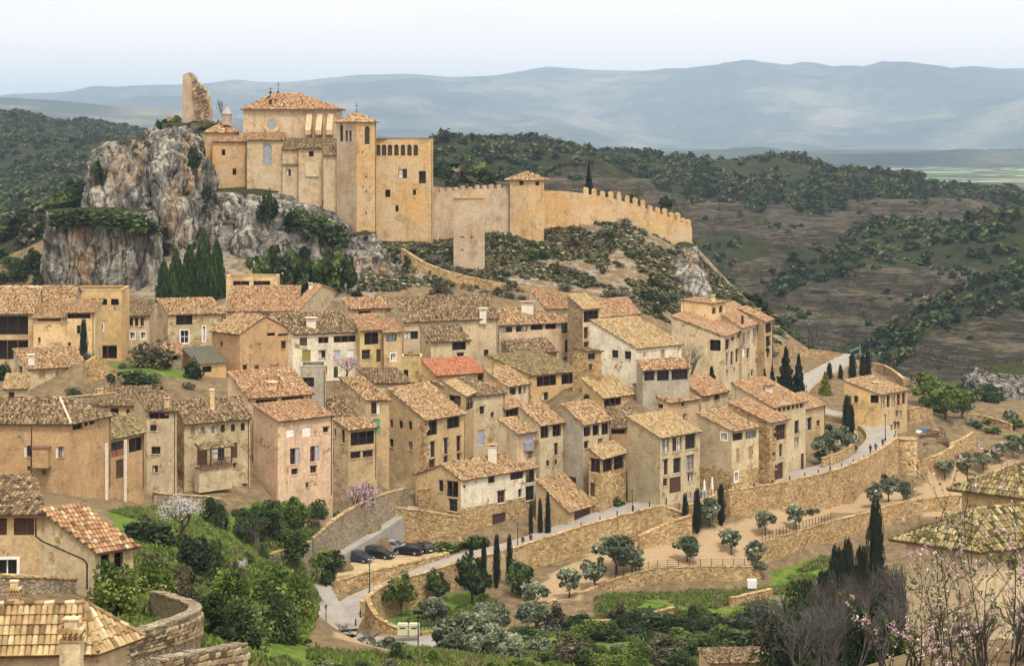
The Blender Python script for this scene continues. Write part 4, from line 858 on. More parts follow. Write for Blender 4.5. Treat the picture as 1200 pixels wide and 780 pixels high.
def terr(name, ys, mat, far):
    Yg, U = np.meshgrid(ys, u_, indexing='ij'); Xg = U*Yg; Zg = TER.z(Xg, Yg); px = 600+F*U; py = YH-F*Zg/Yg
    if not far:
        amp = np.clip((Yg-60)/60, 0, 1); Zg = Zg+amp*((fbm(Xg, Yg, 6, 4, 3)-.47)*.7)
        up = np.zeros(Yg.shape); col = np.zeros(Yg.shape+(3,))
        wx, wy = px+(fbm(Xg, Yg, 7, 4, 51)-.47)*60, py+(fbm(Xg, Yg, 7, 4, 61)-.47)*30
        for q in GRASS: up = np.maximum(up, inpoly(wx, wy, q))
        col[...,0] = up*.62-.05
        col[...,0] = np.maximum(col[...,0], inpoly(wx, wy, [(0,380),(420,345),(820,378),(900,450),(760,560),(400,600),(0,600)])*.2)
        col[...,0] = np.maximum(col[...,0], ((px < -10) | (px > 1215))*.36)
        for q in LAWN: col[...,0] = np.maximum(col[...,0], inpoly(px+(wx-px)*.35, py+(wy-py)*.35, q)*1.0)
        slope = inpoly(px, py, [(430,280),(640,255),(840,275),(930,410),(880,420),(840,395),(700,345),(520,330),(420,345)]); col[...,0] += slope*.26; col[...,1] = slope*.5+inpoly(px, py, [(60,130),(440,215),(440,350),(60,380)])*.6
        dd = np.zeros(Yg.shape)
        for q in DIRT: dd = np.maximum(dd, inpoly(wx, wy, q))
        col[...,2] = dd*(Yg > 150)
    else:
        amp = np.clip((Yg-460)/200, 0, 1)*np.clip((2700-Yg)/200+.3, 0, 1)
        n = fbm(Xg, Yg, 120, 6, 5)-.48; rid = np.abs(fbm(Xg, Yg, 70, 5, 9)-.47)
        Zg = Zg+amp*(n*34-rid*34)
        st = 8.0; zt = (Zg+(fbm(Xg, Yg, 90, 4, 77)-.47)*9)/st; fr = zt-np.floor(zt); Zs = (np.floor(zt)+np.clip((fr-.42)/.16, 0, 1)*.8+fr*.2)*st-(fbm(Xg, Yg, 90, 4, 77)-.47)*9
        bare = 1-cover_green(px, py); Zg = Zg*(1-.9*amp*bare)+Zs*.9*amp*bare
        col = np.zeros(Yg.shape+(3,)); col[...,0] = (1-bare)*.9
    return tag(grid_mesh(name, Xg, Yg, Zg, mat, col), kind='structure'), (Xg, Yg, Zg, px, py)
terr('ground', ynear, M['ground'], False)
hillobj, HG = terr('hill', yfar, M['hill'], True)
# plain and mountains
def plainmat():
    m, t, b = nodes('plain_fields', 1, .05); p = pos(t, (.0011, .0024, 1))
    v = N(t, 'ShaderNodeTexVoronoi', Scale=3.0); t.links.new(p, v.inputs['Vector']); s = N(t, 'ShaderNodeSeparateColor'); t.links.new(v.outputs['Color'], s.inputs[0])
    c = ramp(t, s.outputs[0], [(0, (.02,.03,.015)), (.3, (.14,.19,.07)), (.5, (.34,.28,.17)), (.62, (.04,.06,.03)), (.75, (.24,.36,.10)), (.9, (.52,.40,.28)), (.96, (.03,.05,.025))], 'CONSTANT')
    n = noise(t, pos(t), .006, 6, .7); c = mixc(t, ramp(t, n, [(.46, (0,0,0)), (.56, (1,1,1))]), c, (.035,.05,.028)); t.links.new(c, b.inputs['Base Color']); return m
def mountmat():
    m, t, b = nodes('mountain_scrub', 1, .05); n = noise(t, pos(t), .0011, 8, .7); n2 = noise(t, pos(t), .006, 6, .75)
    c = ramp(t, n, [(.36, (.005,.010,.006)), (.5, (.05,.06,.035)), (.64, (.24,.21,.14))]); c = mixc(t, ramp(t, n2, [(.55, (0,0,0)), (.75, (.7,.7,.7))]), c, (.19,.16,.12))
    t.links.new(c, b.inputs['Base Color']); bump(t, b, n2, 60, 1); return m
M['plain'] = plainmat(); M['mount'] = mountmat()
Yg, U = np.meshgrid(np.concatenate([np.linspace(2500, 9500, 60), np.linspace(10000, 40000, 10)]), np.linspace(-1.6, 1.6, 160), indexing='ij')
tag(grid_mesh('plain', U*Yg, Yg, np.full(Yg.shape, -118.0)+(fbm(U*Yg, Yg, 900, 3, 4)-.45)*14, M['plain']), kind='structure')
def mountain(name, prof, y0, y1, zb, namp, seed, xs, sc_=2200):
    px = np.linspace(xs[0], xs[1], 260); cy = np.interp(px, [p[0] for p in prof], [p[1] for p in prof]); zc = (YH-cy)*y1/F
    tt = np.concatenate([np.linspace(0, 1, 90), 1+np.linspace(.03, .5, 16)]); T, PX = np.meshgrid(tt, px, indexing='ij'); ZC = np.broadcast_to(zc, T.shape)
    Yg = y0+(y1-y0)*T; Xg = (PX-600)*Yg/F
    sh = np.where(T <= 1, np.clip(T, 0, 1)**.85, 1-(T-1)*1.6)
    rid = np.abs(fbm(Xg*1.0, Yg*.8, sc_, 5, seed)-.47)
    env = np.clip(np.minimum(T*4, np.abs(1-T)*4), 0.04, 1)
    Z = zb+(ZC-zb)*sh+env*((fbm(Xg, Yg, sc_, 6, seed+3)-.48)*namp*1.7-rid*namp*1.6)
    return tag(grid_mesh(name, Xg, Yg, Z, M['mount']), kind='structure')
mountain('mountain', [(-700,100),(-100,104),(0,112),(60,114),(120,109),(200,104),(280,99),(350,95),(420,87),(480,86),(530,90),(580,88),(640,78),(700,82),(760,83),(830,79),(880,74),(940,76),(1000,79),(1060,78),(1120,83),(1200,84),(1400,92),(1900,100)], 9300, 17000, -135, 420, 2, (-900, 2100))
mountain('far_hills', [(-900,118),(0,113),(40,115),(80,118),(120,122),(180,127),(240,130),(330,150),(600,172),(2100,185)], 4200, 7500, -135, 130, 12, (-900, 2100), 1100)
ribbon('road', [p for p in RC['road']], 4.7, 0.02, M['road']); ribbon('verge', RC['road'], 5.3, -.06, M['verge']); ribbon('side_street', RC['side_street'], 4.6, 0.03, M['road'])
def pave(name, pp, mat, lift=.1, th=1.0):
    mb = MB(); prism(mb, [P(*p)+Vector((0,0,lift)) for p in pp], th); return tag(mb.build(name, mat), kind='structure')
pave('car_park', [(394,675,252.2),(526,653,263.3),(520,640,270.2),(470,638,271.3),(402,652,263.8)], M['verge'], .0)
pave('plaza', [(398,760,231),(470,768,228),(590,764,228),(610,745,234),(560,742,237),(470,745,237),(420,742,239)], M['road'], .08)
# ------------------------------------------------------------------ retaining walls
def wall(label, pts, mat='rubble', th=.6, coping=True, sm=3, lift=0, cat='stone wall', name='retaining_wall', deep=2.0, copmat='rubble_big', org=None, root=None):
    tp = smooth([P(x, yt, Y) for x, yt, yb, Y in pts], sm) if sm > 1 and len(pts) > 2 else [P(x, yt, Y) for x, yt, yb, Y in pts]
    bz = smooth([P(x, yb, Y) for x, yt, yb, Y in pts], sm) if sm > 1 and len(pts) > 2 else [P(x, yb, Y) for x, yt, yb, Y in pts]
    c = tp[len(tp)//2].copy(); c.z = min(b.z for b in bz); r = root or tag(empty(name, c, label, cat), kind='thing'); org = Vector(r.location)
    mb = MB(); fr = []; 
    for i, p in enumerate(tp):
        dd = tp[min(i+1, len(tp)-1)]-tp[max(i-1, 0)]; n = Vector((-dd.y, dd.x, 0)).normalized()*th
        fr.append((p, p+n, Vector((p.x, p.y, bz[i].z-deep)), Vector((p.x+n.x, p.y+n.y, bz[i].z-deep))))
    for a, b in zip(fr, fr[1:]):
        mb.poly([a[2], b[2], b[0], a[0]]); mb.poly([b[3], a[3], a[1], b[1]]); mb.poly([a[0], b[0], b[1], a[1]])
    for a, s in ((fr[0], 1), (fr[-1], -1)): q = [a[0], a[1], a[3], a[2]]; mb.poly(q if s > 0 else q[::-1])
    mb.build('masonry', M[mat], r, org)
    if coping:
        rng = random.Random(len(label)); mb = MB()
        for a, b in zip(fr, fr[1:]):
            L_ = (b[0]-a[0]).length; k = max(1, int(L_/.75))
            for j in range(k):
                p = a[0].lerp(b[0], j/k); q = a[0].lerp(b[0], (j+.94)/k); n = (a[1]-a[0]).normalized()
                h = rng.uniform(.08, .16); mb.box(p-n*rng.uniform(.03, .1)+Vector((0,0,.003)), q-p, n*(th+.14), Vector((0,0,h)), 0, rng.random())
        mb.build('coping', M[copmat], r, org)
    return r
for a_, k_ in WALLDEFS: wall(*a_, **k_)
# curved near wall built of individual stones
def stone_wall(label, pts, rows, w, cat='stone wall', mat=None, jit=.03, th=.6, name='stone_wall'):
    r = wall(label, pts, 'rubble_grey', th, True, 4, name=name, cat=cat, copmat='rubble_grey'); org = Vector(r.location); rng = random.Random(3)
    tp = smooth([P(x, yt, Y) for x, yt, yb, Y in pts], 8); bz = smooth([P(x, yb, Y) for x, yt, yb, Y in pts], 8)
    lens = [0]
    for a, b in zip(tp, tp[1:]): lens.append(lens[-1]+(b-a).length)
    def at(s):
        k = max(0, min(len(tp)-2, int(np.searchsorted(lens, s))-1)); f = (s-lens[k])/(lens[k+1]-lens[k]); return tp[k].lerp(tp[k+1], f), bz[k].lerp(bz[k+1], f), (tp[k+1]-tp[k]).normalized()
    mm = []
    for v in range(6):
        mb = MB(); k = [Vector((x*rng.uniform(.8, 1)*.5, y, z*rng.uniform(.78, 1)*.5)) for x, z, y in ((-1,-1,0),(1,-1,0),(1,1,0),(-1,1,0))]; o2 = [p*.82+Vector((0,-.12,0)) for p in k]
        mb.poly(o2, 0, v/5)
        for i in range(4): mb.poly([k[i], k[(i+1) % 4], o2[(i+1) % 4], o2[i]], 0, v/5)
        mm.append(mb.mesh('stone', mat or M['stonetone']))
    n = 0
    for j in range(rows):
        s = rng.uniform(0, .2)
        while s < lens[-1]-.2 and n < 299:
            ww = w*rng.uniform(.5, 1.5); a, b, dd = at(min(s+ww/2, lens[-1]-.01)); H_ = a.z-b.z; hh = H_/rows; z = b.z+hh*(j+.5); nrm = Vector((dd.y, -dd.x, 0)).normalized()
            if hh > .08:
                o = link('stone', mm[rng.randrange(6)], r, Vector((a.x, a.y, z))+nrm*.02-org, (0, 0, math.atan2(dd.y, dd.x)), (ww*.97, 1, hh*rng.uniform(.7, 1.0))); n += 1
            s += ww
M['stonetone'] = toned('wall_stone', [(0,(.11,.08,.05)),(.3,(.23,.165,.09)),(.6,(.34,.25,.14)),(1,(.42,.33,.21))], .95, .3)
stone_wall('curved near stone wall round the lawn at the bottom left', [(151,743,768,98),(170,739,764,99.5),(190,733,759,101),(215,725,752,104),(235,715,742,109),(228,706,738,115),(205,698,724,122),(186,693,712,128)], 6, .5)
stone_wall('near wall of squared blocks with a plank bench above it', [(188,775,812,93),(240,765,805,96),(289,756,798,100)], 5, .62)
# ------------------------------------------------------------------ cliffs
def cliffmat():
    m, t, b = nodes('limestone_cliff', 1, .05); p = pos(t)
    st = noise(t, pos(t, (.42, .42, .05)), 1.0, 8, .72); n = noise(t, p, .22, 7, .7); f = noise(t, p, 1.4, 6, .75)
    c = ramp(t, n, [(.28, (.13,.12,.10)), (.42, (.29,.265,.22)), (.54, (.46,.42,.345)), (.74, (.60,.54,.44))])
    c = mixc(t, ramp(t, st, [(.44, (0,0,0)), (.54, (.9,.9,.9))]), c, (.12,.112,.098))
    ck = N(t, 'ShaderNodeTexVoronoi', Scale=1.0, feature='DISTANCE_TO_EDGE'); cw = N(t, 'ShaderNodeMixRGB', blend_type='ADD'); cw.inputs[0].default_value = 1.1
    cn = N(t, 'ShaderNodeTexNoise', Scale=.5, Detail=5.0); t.links.new(pos(t, (1,1,.35)), cn.inputs['Vector']); t.links.new(pos(t, (.34,.34,.085)), cw.inputs[1]); t.links.new(cn.outputs['Color'], cw.inputs[2]); t.links.new(cw.outputs[0], ck.inputs['Vector'])
    cm = ramp(t, ck.outputs['Distance'], [(0, (.34,.33,.31)), (.03, (.82,.82,.81)), (.08, (1,1,1))]); c = mixc(t, 1, c, cm, 'MULTIPLY')
    a = N(t, 'ShaderNodeAttribute', attribute_name='cover'); s = N(t, 'ShaderNodeSeparateColor'); t.links.new(a.outputs['Color'], s.inputs[0])
    so = noise(t, pos(t, (.30, .30, .035)), 1.3, 6, .7)
    om = ramp(t, mth(t, 'ADD', mth(t, 'MULTIPLY', so, 1.5), s.outputs[0]), [(.98, (0,0,0)), (1.1, (1,1,1))])
    om = mth(t, 'MULTIPLY', om, ramp(t, noise(t, pos(t, (.8,.8,.2)), 1.0, 6, .75), [(.44, (0,0,0)), (.58, (.8,.8,.8))]))
    c = mixc(t, om, c, ramp(t, f, [(.3, (.26,.14,.06)), (.5, (.42,.25,.11)), (.72, (.52,.41,.26))]))
    c = mixc(t, 1, c, ramp(t, f, [(.3, (.62,.62,.62)), (.5, (.98,.98,.98)), (.72, (1.2,1.2,1.2))]), 'MULTIPLY')
    c = mixc(t, ramp(t, mth(t, 'ADD', s.outputs[1], mth(t, 'MULTIPLY', n, .5)), [(.78, (0,0,0)), (.92, (1,1,1))]), c, (.06,.065,.025))
    t.links.new(c, b.inputs['Base Color']); bump(t, b, mth(t, 'ADD', mth(t, 'ADD', f, st), mth(t, 'MULTIPLY', cm, 1.5)), .7, 1); return m
M['cliff'] = cliffmat()
def cliff(label, lev, orange=(), seed=1, amp=2.2, n=170, sq=2.6, name='cliff', green=.25):
    """lev: from the bottom up (py, x0, x1, Y centre, half depth)"""
    lv = sorted(lev, key=lambda q: -q[0]); H_ = 84; ys = np.linspace(lv[0][0], lv[-1][0], H_); k = [q[0] for q in lv][::-1]
    I = lambda j: np.interp(ys, k, [q[j] for q in lv][::-1])
    x0, x1, Yc, ry = I(1), I(2), I(3), I(4); th = np.linspace(0, 2*np.pi, n)
    cs, sn = np.cos(th), np.sin(th); cc = np.sign(cs)*np.abs(cs)**(2/sq); ss = np.sign(sn)*np.abs(sn)**(2/sq)
    xc = ((x0+x1)/2-600)*Yc/F; rx = (x1-x0)/2*Yc/F; z = -(ys-YH)*Yc/F
    X = xc[:,None]+rx[:,None]*cc; Y = Yc[:,None]+ry[:,None]*ss; Z = np.repeat(z[:,None], n, 1)
    V = np.stack([X, Y, Z], -1); nx, ny = cc, ss
    dsp = np.zeros(X.shape)
    for i in range(H_):
        for j in range(n-1):
            p = Vector((X[i,j], Y[i,j], Z[i,j])); q = Vector((p.x*.11, p.y*.11, p.z*.035)); r = Vector((p.x*.3, p.y*.3, p.z*.22))
            a = mnoise.fractal(q+Vector((seed*7.1,0,0)), .9, 2.1, 5)
            bb = abs(mnoise.noise(q*2.3+Vector((0,seed*3.3,0)))); c_ = mnoise.fractal(r, .8, 2.2, 4)
            w_ = mnoise.noise(Vector((p.x*.22+seed, p.y*.22, p.z*.05))); st_ = math.floor(w_*5)/5; e_ = mnoise.fractal(Vector((p.x*.75, p.y*.75, p.z*.6)), .8, 2.2, 3); sz_ = p.z*.33+a; lg = (sz_-math.floor(sz_))*.35
            dsp[i,j] = a*.9-(.22-min(.22, bb))*4.2+c_*.5+st_*1.5+e_*.30+lg
    dsp[:,-1] = dsp[:,0]
    X = X+nx*dsp*amp*.5; Y = Y+ny*dsp*amp*.5; Z = Z+dsp*.35
    # cap rings
    Xs, Ys, Zs = [X], [Y], [Z]
    for f in (.8, .5, .2, .02):
        xm, ym = X[-1].mean(), Y[-1].mean(); Xs.append((xm+(X[-1]-xm)*f)[None]); Ys.append((ym+(Y[-1]-ym)*f)[None]); Zs.append((Z[-1].mean()*(1-f)+Z[-1]*f+.9*(1-f))[None])
    X, Y, Z = np.concatenate(Xs), np.concatenate(Ys), np.concatenate(Zs)
    col = np.zeros(X.shape+(3,)); px, py = 600+F*X/Y, YH-F*Z/Y
    for ox, oy, rx_, ry_, s_ in orange: col[...,0] = np.maximum(col[...,0], s_*np.exp(-((px-ox)/rx_)**2-((py-oy)/ry_)**2))
    col[-5:,:,1] = .8; col[...,1] = np.maximum(col[...,1], green*fbm(X*1.0, Z*2.0, 9, 3, seed))
    xm, ym, zm = X.mean(), Y.mean(), Z.min()
    o = grid_mesh(name, X-xm, Y-ym, Z-zm, M['cliff'], col, False); o.location = (xm, ym, zm)
    for q in o.data.polygons: pass
    o.data.flip_normals() if False else None
    return tag(o, label, 'cliff', kind='thing')
cliff('pale limestone pillar with an orange streak and a shrub covered top', [(372,60,196,366,11),(345,57,190,368,12),(310,54,186,369,13),(280,54,184,370,13),(256,56,181,370,12),(247,62,176,371,10)], [(95,300,16,40,.5),(85,280,8,30,.4)], 2, 2.0)
cliff('weathered cliff shoulder behind the pillar', [(300,96,200,388,12),(250,99,195,390,13),(215,100,188,391,12),(192,104,180,392,11),(176,112,182,394,9),(166,128,184,396,7)], [(150,200,25,30,.42),(165,170,14,15,.4)], 5, 2.4)
cliff('tall grey fin of rock with a rusty streak above the dark cleft', [(372,212,262,388,11),(330,208,255,390,12),(290,200,248,392,13),(240,178,246,393,14),(200,166,240,396,13),(170,170,232,400,12),(153,176,222,404,9),(147,180,214,406,7)], [(222,200,10,42,.62),(205,240,10,40,.5),(214,270,8,25,.4)], 9, 2.6)
cliff('dark grey rock wall under the church', [(352,236,430,382,12),(330,234,424,384,13),(300,232,420,387,14),(270,232,410,390,14),(246,234,392,393,13),(232,236,350,395,11),(224,238,330,396,10)], [(250,300,8,35,.3)], 13, 2.4)
cliff('rough rock under the bell tower', [(350,395,505,374,8),(325,398,480,378,9),(300,402,462,383,9),(282,408,450,387,8),(272,412,440,389,7)], [(430,320,30,20,.55)], 17, 2.2, green=.5)
cliff('small rock face at the end of the castle wall', [(350,780,834,398,8),(320,786,828,404,8),(300,790,820,410,8),(287,792,813,416,7)], [(810,300,8,14,.4)], 21, 1.6, 70, green=.5)
cliff('grey cliff with pale streaks at the right edge', [(500,1120,1290,440,18),(470,1126,1290,446,18),(445,1132,1290,452,16),(432,1150,1290,458,12)], [(1160,470,10,12,.3)], 25, 3.0)
# ------------------------------------------------------------------ the castle
def castlemat(name, cols, scale=2.0, streak=(.5,.29,.10), sa=.6):
    m, t, b = nodes(name, .95, .1); p = pos(t)
    br = N(t, 'ShaderNodeTexVoronoi', Scale=scale); t.links.new(pos(t, (1,1,1.9)), br.inputs['Vector']); s = N(t, 'ShaderNodeSeparateColor'); t.links.new(br.outputs['Color'], s.inputs[0])
    k = len(cols); c = ramp(t, s.outputs[0], [(i/(k-1), q) for i, q in enumerate(cols)])
    mid = ramp(t, noise(t, p, .12, 6, .7), [(.3, sc3(cols[0], .95)), (.45, cols[1]), (.58, cols[2]), (.72, sc3(cols[3], 1.1))]); c = mixc(t, .55, c, mid)
    c = mixc(t, mth(t, 'MULTIPLY', ramp(t, noise(t, pos(t, (.25,.25,.1)), 1, 6, .7), [(.45, (0,0,0)), (.65, (1,1,1))]), sa), c, streak)
    c = mixc(t, mth(t, 'MULTIPLY', ramp(t, noise(t, pos(t, (.9,.9,.12)), 1, 6, .7), [(.52, (0,0,0)), (.7, (1,1,1))]), .55), c, (.17,.12,.08))
    c = mixc(t, ramp(t, noise(t, pos(t, (.09,.09,.16), ), 1, 6, .75), [(.46, (0,0,0)), (.60, (.48,.48,.48))]), c, (.56,.47,.35))
    c = mixc(t, ramp(t, noise(t, pos(t, (.35,.35,.3)), 1.0, 6, .8), [(.54, (0,0,0)), (.64, (.6,.6,.6))]), c, (.25,.17,.10))
    f = noise(t, p, 3, 6, .75); c = mixc(t, 1, c, ramp(t, f, [(.3, (.75,.75,.75)), (.7, (1.15,1.15,1.15))]), 'MULTIPLY')
    t.links.new(c, b.inputs['Base Color']); bump(t, b, mth(t, 'ADD', br.outputs['Distance'], f), .06, .5); return m
M['church'] = castlemat('church_stone', [(.36,.25,.14),(.48,.35,.20),(.57,.43,.26),(.62,.48,.30)], 1.8, (.54,.38,.20), .4)
M['castle'] = castlemat('castle_stone', [(.38,.23,.10),(.52,.33,.145),(.60,.40,.19),(.63,.45,.25)], 2.0, (.58,.33,.115), .7)
M['towerst'] = castlemat('tower_stone', [(.29,.20,.125),(.40,.29,.185),(.48,.36,.235),(.53,.42,.30)], 2.2, (.52,.31,.14), .4)
M['chbrick'] = castlemat('chapel_brick', [(.40,.22,.09),(.50,.29,.12),(.58,.35,.15),(.60,.38,.18)], 2.4, (.56,.34,.13), .4)
def HB(*a, **k):
    H(*a, **k); return HOUSES.pop()
def comp(label, name, cat, loc, blocks):
    r = tag(empty(name, loc, label, cat), kind='thing')
    for bl in blocks:
        d = list(bl); d[17] = None; d = tuple(d[:18])+tuple(d[18:]); d = list(d); d[18] = r
        build_house(tuple(d))
    return r
_r = P(330, 240, 400)
b_ = lambda x, y, Y, a, xL, xR, yb, roof, yr, wm, rm, wins='', **k: HB('-', x, y, Y, a, xL, xR, yb, roof, yr, wm, rm, wins, **k)
BLK = [
 b_(241, 155, 399, 4, -8, 277, 232, 'hip', 141, 'chbrick', 'tile_red', '', b=86, pitch=.3, row=.5),
 b_(249, 166, 396.5, 3, -4, 289.5, 234, 'R', 157, 'chbrick', 'tile_red', 'R x 260 175 264 182;R x 272.5 197.5 277 205;R x 260 168.6 261.5 170;R x 267 168.6 268.5 170;R x 274 168.6 275.5 170;R x 281 168.6 282.5 170', b=87),
 b_(289.5, 164.5, 394.5, 3, -6, 332, 232, 'R', 156, 'church', 'tile_ochre', 'R aW 308.5 168.5 318.5 194', b=87),
 b_(285, 128.5, 401, 3, -16, 362, 200, 'flat', .02, 'church', 'tile_red', '', b=87),
 b_(331, 175, 394, 3, -5, 350, 245, 'R', 163, 'church', 'tile_brown', 'R n 335 198 341 206.5', b=87),
 b_(350, 174, 392.5, 3, -5, 396, 252, 'R', 163, 'church', 'tile_brown', 'R x 362 177 367.5 183.5;R x 378 233.5 382 241', b=87),
 b_(379, 181.5, 390.6, 3, -2, 396, 252, 'R', 171, 'church', 'tile_brown', '', b=87),
]
CH = comp('stone collegiate church with a hipped roof and round window on the rock', 'church', 'church', _r, BLK)
org = Vector(CH.location)
# nave: high hipped roof, round window, buttresses, dormer
A = P(285, 128, 400.5); 
def nave():
    z = A.z; x0 = A.x; x1 = P(396, 128, 404).x; y0, y1 = 400.2, 417; rz = P(335, 109, 408).z
    mb = MB(); zb = P(300, 205, 401).z; mb.box((x0+.1, y0+1, zb), (x1-x0-.3, 0, 0), (0, y1-y0-2, 0), (0, 0, z-zb-.1)); mb.build('wall', M['church'], CH, org)
    mb = MB(); mb.box((x0-.1, y0+.8, z-.45), (x1-x0+.15, 0, 0), (0, .2, 0), (0, 0, .3)); mb.box((x0-.25, y0+.6, z-.15), (x1-x0+.45, 0, 0), (0, .4, 0), (0, 0, .14)); mb.build('cornice', M['church'], CH, org)
    e = .5; a, b, c, d_ = Vector((x0-e, y0+.3, z)), Vector((x1+e, y0+.3, z)), Vector((x1+e, y1+e, z)), Vector((x0-e, y1+e, z))
    r0, r1 = Vector((P(322,109,408).x, 408.6, rz)), Vector((P(350,109,408).x, 408.6, rz))
    mb = MB(); rng = random.Random(5)
    for q in ([a, b, r1, r0], [d_, a, r0], [c, d_, r0, r1], [b, c, r1]):
        prism(mb, q, .2, 1); tiles(mb, [p+Vector((0,0,.03)) for p in q], .34, .5, 0, rng)
    for p, q in ((a, r0), (b, r1), (r0, r1)): caprow(mb, p, q, .17, 0)
    mb.build('roof', [M['tile_red'], M['deck']], CH, org)
    wc = P(318.5, 146, 401.1); yw = y0+1; ring = MB(); k = 20
    for i in range(k):
        g0, g1 = 2*math.pi*i/k, 2*math.pi*(i+1)/k
        for r0_, r1_, dy, dy2 in ((1.05, 1.75, -.18, -.12),):
            f = lambda r, g, y: Vector((wc.x+r*math.cos(g), y, wc.z+r*math.sin(g)))
            ring.poly([f(r0_, g0, yw-.06), f(r0_, g1, yw-.06), f(r1_, g1, yw-.2), f(r1_, g0, yw-.2)][::-1]); ring.poly([f(r1_, g0, yw-.2), f(r1_, g1, yw-.2), f(r1_, g1, yw+.02), f(r1_, g0, yw+.02)][::-1])
    rw = ring.build('round_window', M['church'], CH, org); gl = MB(); gl.poly([(wc.x+1.06*math.cos(2*math.pi*i/k), yw-.03, wc.z+1.06*math.sin(2*math.pi*i/k)) for i in range(k)]); gl.build('pane', M['glassb'], rw, org)
    for px in (362, 374, 386.5):                                     # sloping buttresses
        p = P(px, 131, 401); mb = MB(); w2 = .45; zt = z-.8; zl = P(px, 158, 397).z
        for s in (1,): pass
        q = [(y0+1.0, zt), (y0+1.0, zl), (y0-2.6, zl), (y0-2.6, zl+1.0)]
        l_ = [Vector((p.x-w2, a_, b2)) for a_, b2 in q]; r_ = [Vector((p.x+w2+.3, a_, b2)) for a_, b2 in q]
        mb.poly(l_); mb.poly(r_[::-1])
        for i in range(4): mb.poly([l_[i], r_[i], r_[(i+1) % 4], l_[(i+1) % 4]][::-1])
        mb.build('buttress', M['church'], CH, org)
    dm = MB(); p = P(317, 123, 402.5); dm.box((p.x-.75, p.y-.2, p.z-.3), (1.5,0,0), (0,3,0), (0,0,1.7)); do = dm.build('dormer', M['chbrick'], CH, org)
    mb = MB(); mb.poly([(p.x-.4, p.y-.23, p.z+.1), (p.x+.4, p.y-.23, p.z+.1), (p.x+.4, p.y-.23, p.z+1.0), (p.x, p.y-.23, p.z+1.3), (p.x-.4, p.y-.23, p.z+1.0)]); mb.build('opening', M['inshade'], do, org)  # flat dark face, painted as the shade inside the opening
    mb = MB(); mb.poly([(p.x-1, p.y-.5, p.z+1.3), (p.x, p.y-.5, p.z+2.1), (p.x, p.y+3, p.z+2.1), (p.x-1, p.y+3, p.z+1.3)], 0, .5); mb.poly([(p.x, p.y-.5, p.z+2.1), (p.x+1, p.y-.5, p.z+1.3), (p.x+1, p.y+3, p.z+1.3), (p.x, p.y+3, p.z+2.1)], 0, .6); mb.build('dormer_roof', M['tile_red'], do, org)
    for px, h in ((326, 2.4), (317, 1.1)):
        q = P(px, 108.5, 408.5); mb = MB(); mb.tube(q, q+Vector((0,0,h)), .07, .05, 5); mb.box(q+Vector((-.45,0,h*.7)), (.9,0,0), (0,.06,0), (0,0,.1)); mb.lathe(q, [(.3,-.3),(.3,.1),(.12,.35)], 8); mb.build('weather_vane', M['iron'], CH, org)
    c = P(266, 143, 401); mb = MB(); mb.lathe(c-Vector((0,0,.6)), [(1.02,0),(1.02,2.3)], 8, 0); lt = mb.build('lantern', M['chbrick'], CH, org)
    mb = MB(); mb.lathe(c+Vector((0,0,1.66)), [(1.25,0),(1.2,.1),(.08,1.7)], 8); mb.lathe(c+Vector((0,0,3.3)), [(.1,0),(.1,.5)], 6); mb.build('lantern_cap', M['slatepale'], lt, org)
    for i in range(8):
        g = 2*math.pi*(i+.5)/8; mb = MB(); n = Vector((math.cos(g), math.sin(g), 0)); tt = Vector((-n.y, n.x, 0)); o = c+n*.955-tt*.22+Vector((0,0,.2)); mb.box(o, tt*.44, n*.03, Vector((0,0,1.1))); mb.build('lantern_pane', M['glassb'], lt, org)
M['slatepale'] = plain('lead_cap', (.30,.29,.28), .6)
nave()
# pale repaired patch on the church wall, and a ledge
mb = MB(); a = P(358, 207, 392.4); mb.box(a-Vector((0,.02,0)), (P(374,207,392.4).x-a.x, 0, 0), (0,.03,0), (0,0,P(358,190,392.4).z-a.z)); mb.build('plaster_patch', M['beige'], CH, org)
mb = MB(); a = P(330, 193.5, 394); mb.box(a-Vector((0,.25,0)), (P(350,193.5,394).x-a.x, .1, 0), (0,.3,0), (0,0,.25)); mb.build('ledge', M['deck'], CH, org)
BT = comp('tall square bell tower with a low tiled roof and a dark bell opening', 'bell_tower', 'tower', P(418, 280, 387),
 [b_(418, 142.5, 385.5, 46, 394.5, 441, 282, 'hip', 133.5, 'castle', 'tile_ochre', 'R a 427.5 148 433.5 169;L a 398 146 402 166;L a 404.5 152.5 407.5 166;L a 409 152.5 412 166;R x 424.5 177 426 179.5;R x 428.3 206 430 208.5;R x 424.5 218 426 220;R x 433 218 434.5 220;R x 428.3 223 430 226;R x 428.3 248 430 251', b=44, pitch=.34, row=.5, wmL='towerst', deep=6)])  # left face in darker, greyer stone: its shade is put into the colour
q = P(418, 133, 391); mb = MB(); mb.tube(q-Vector((0,0,.6)), q+Vector((0,0,2.2)), .07, .04, 5); mb.lathe(q, [(.3,-.4),(.3,.2),(.1,.5)], 8); mb.box(q+Vector((-.4,0,1.5)), (.8,0,0), (0,.06,0), (0,0,.09)); mb.build('weather_vane', M['iron'], BT, Vector(BT.location))
arc = ';'.join('R a %.1f 169.5 %.1f 182.5' % (c-2.6, c+2.6) for c in (443.2, 450, 457, 464.6, 472.2, 479.8, 487.2))
AL = comp('square ochre castle block with a seven arched gallery under its flat top', 'castle_block', 'castle', P(475, 275, 392),
 [b_(440, 165, 392, 4, -10, 507.5, 280, 'flat', .25, 'castle', 'tile_ochre', arc+';R n 467 198 477 209;R x 491 200.5 499 215;R x 451.5 222 457.5 231;R x 463.5 240.5 467 248;R x 485 222 486.5 228.5', b=86, deep=6)])
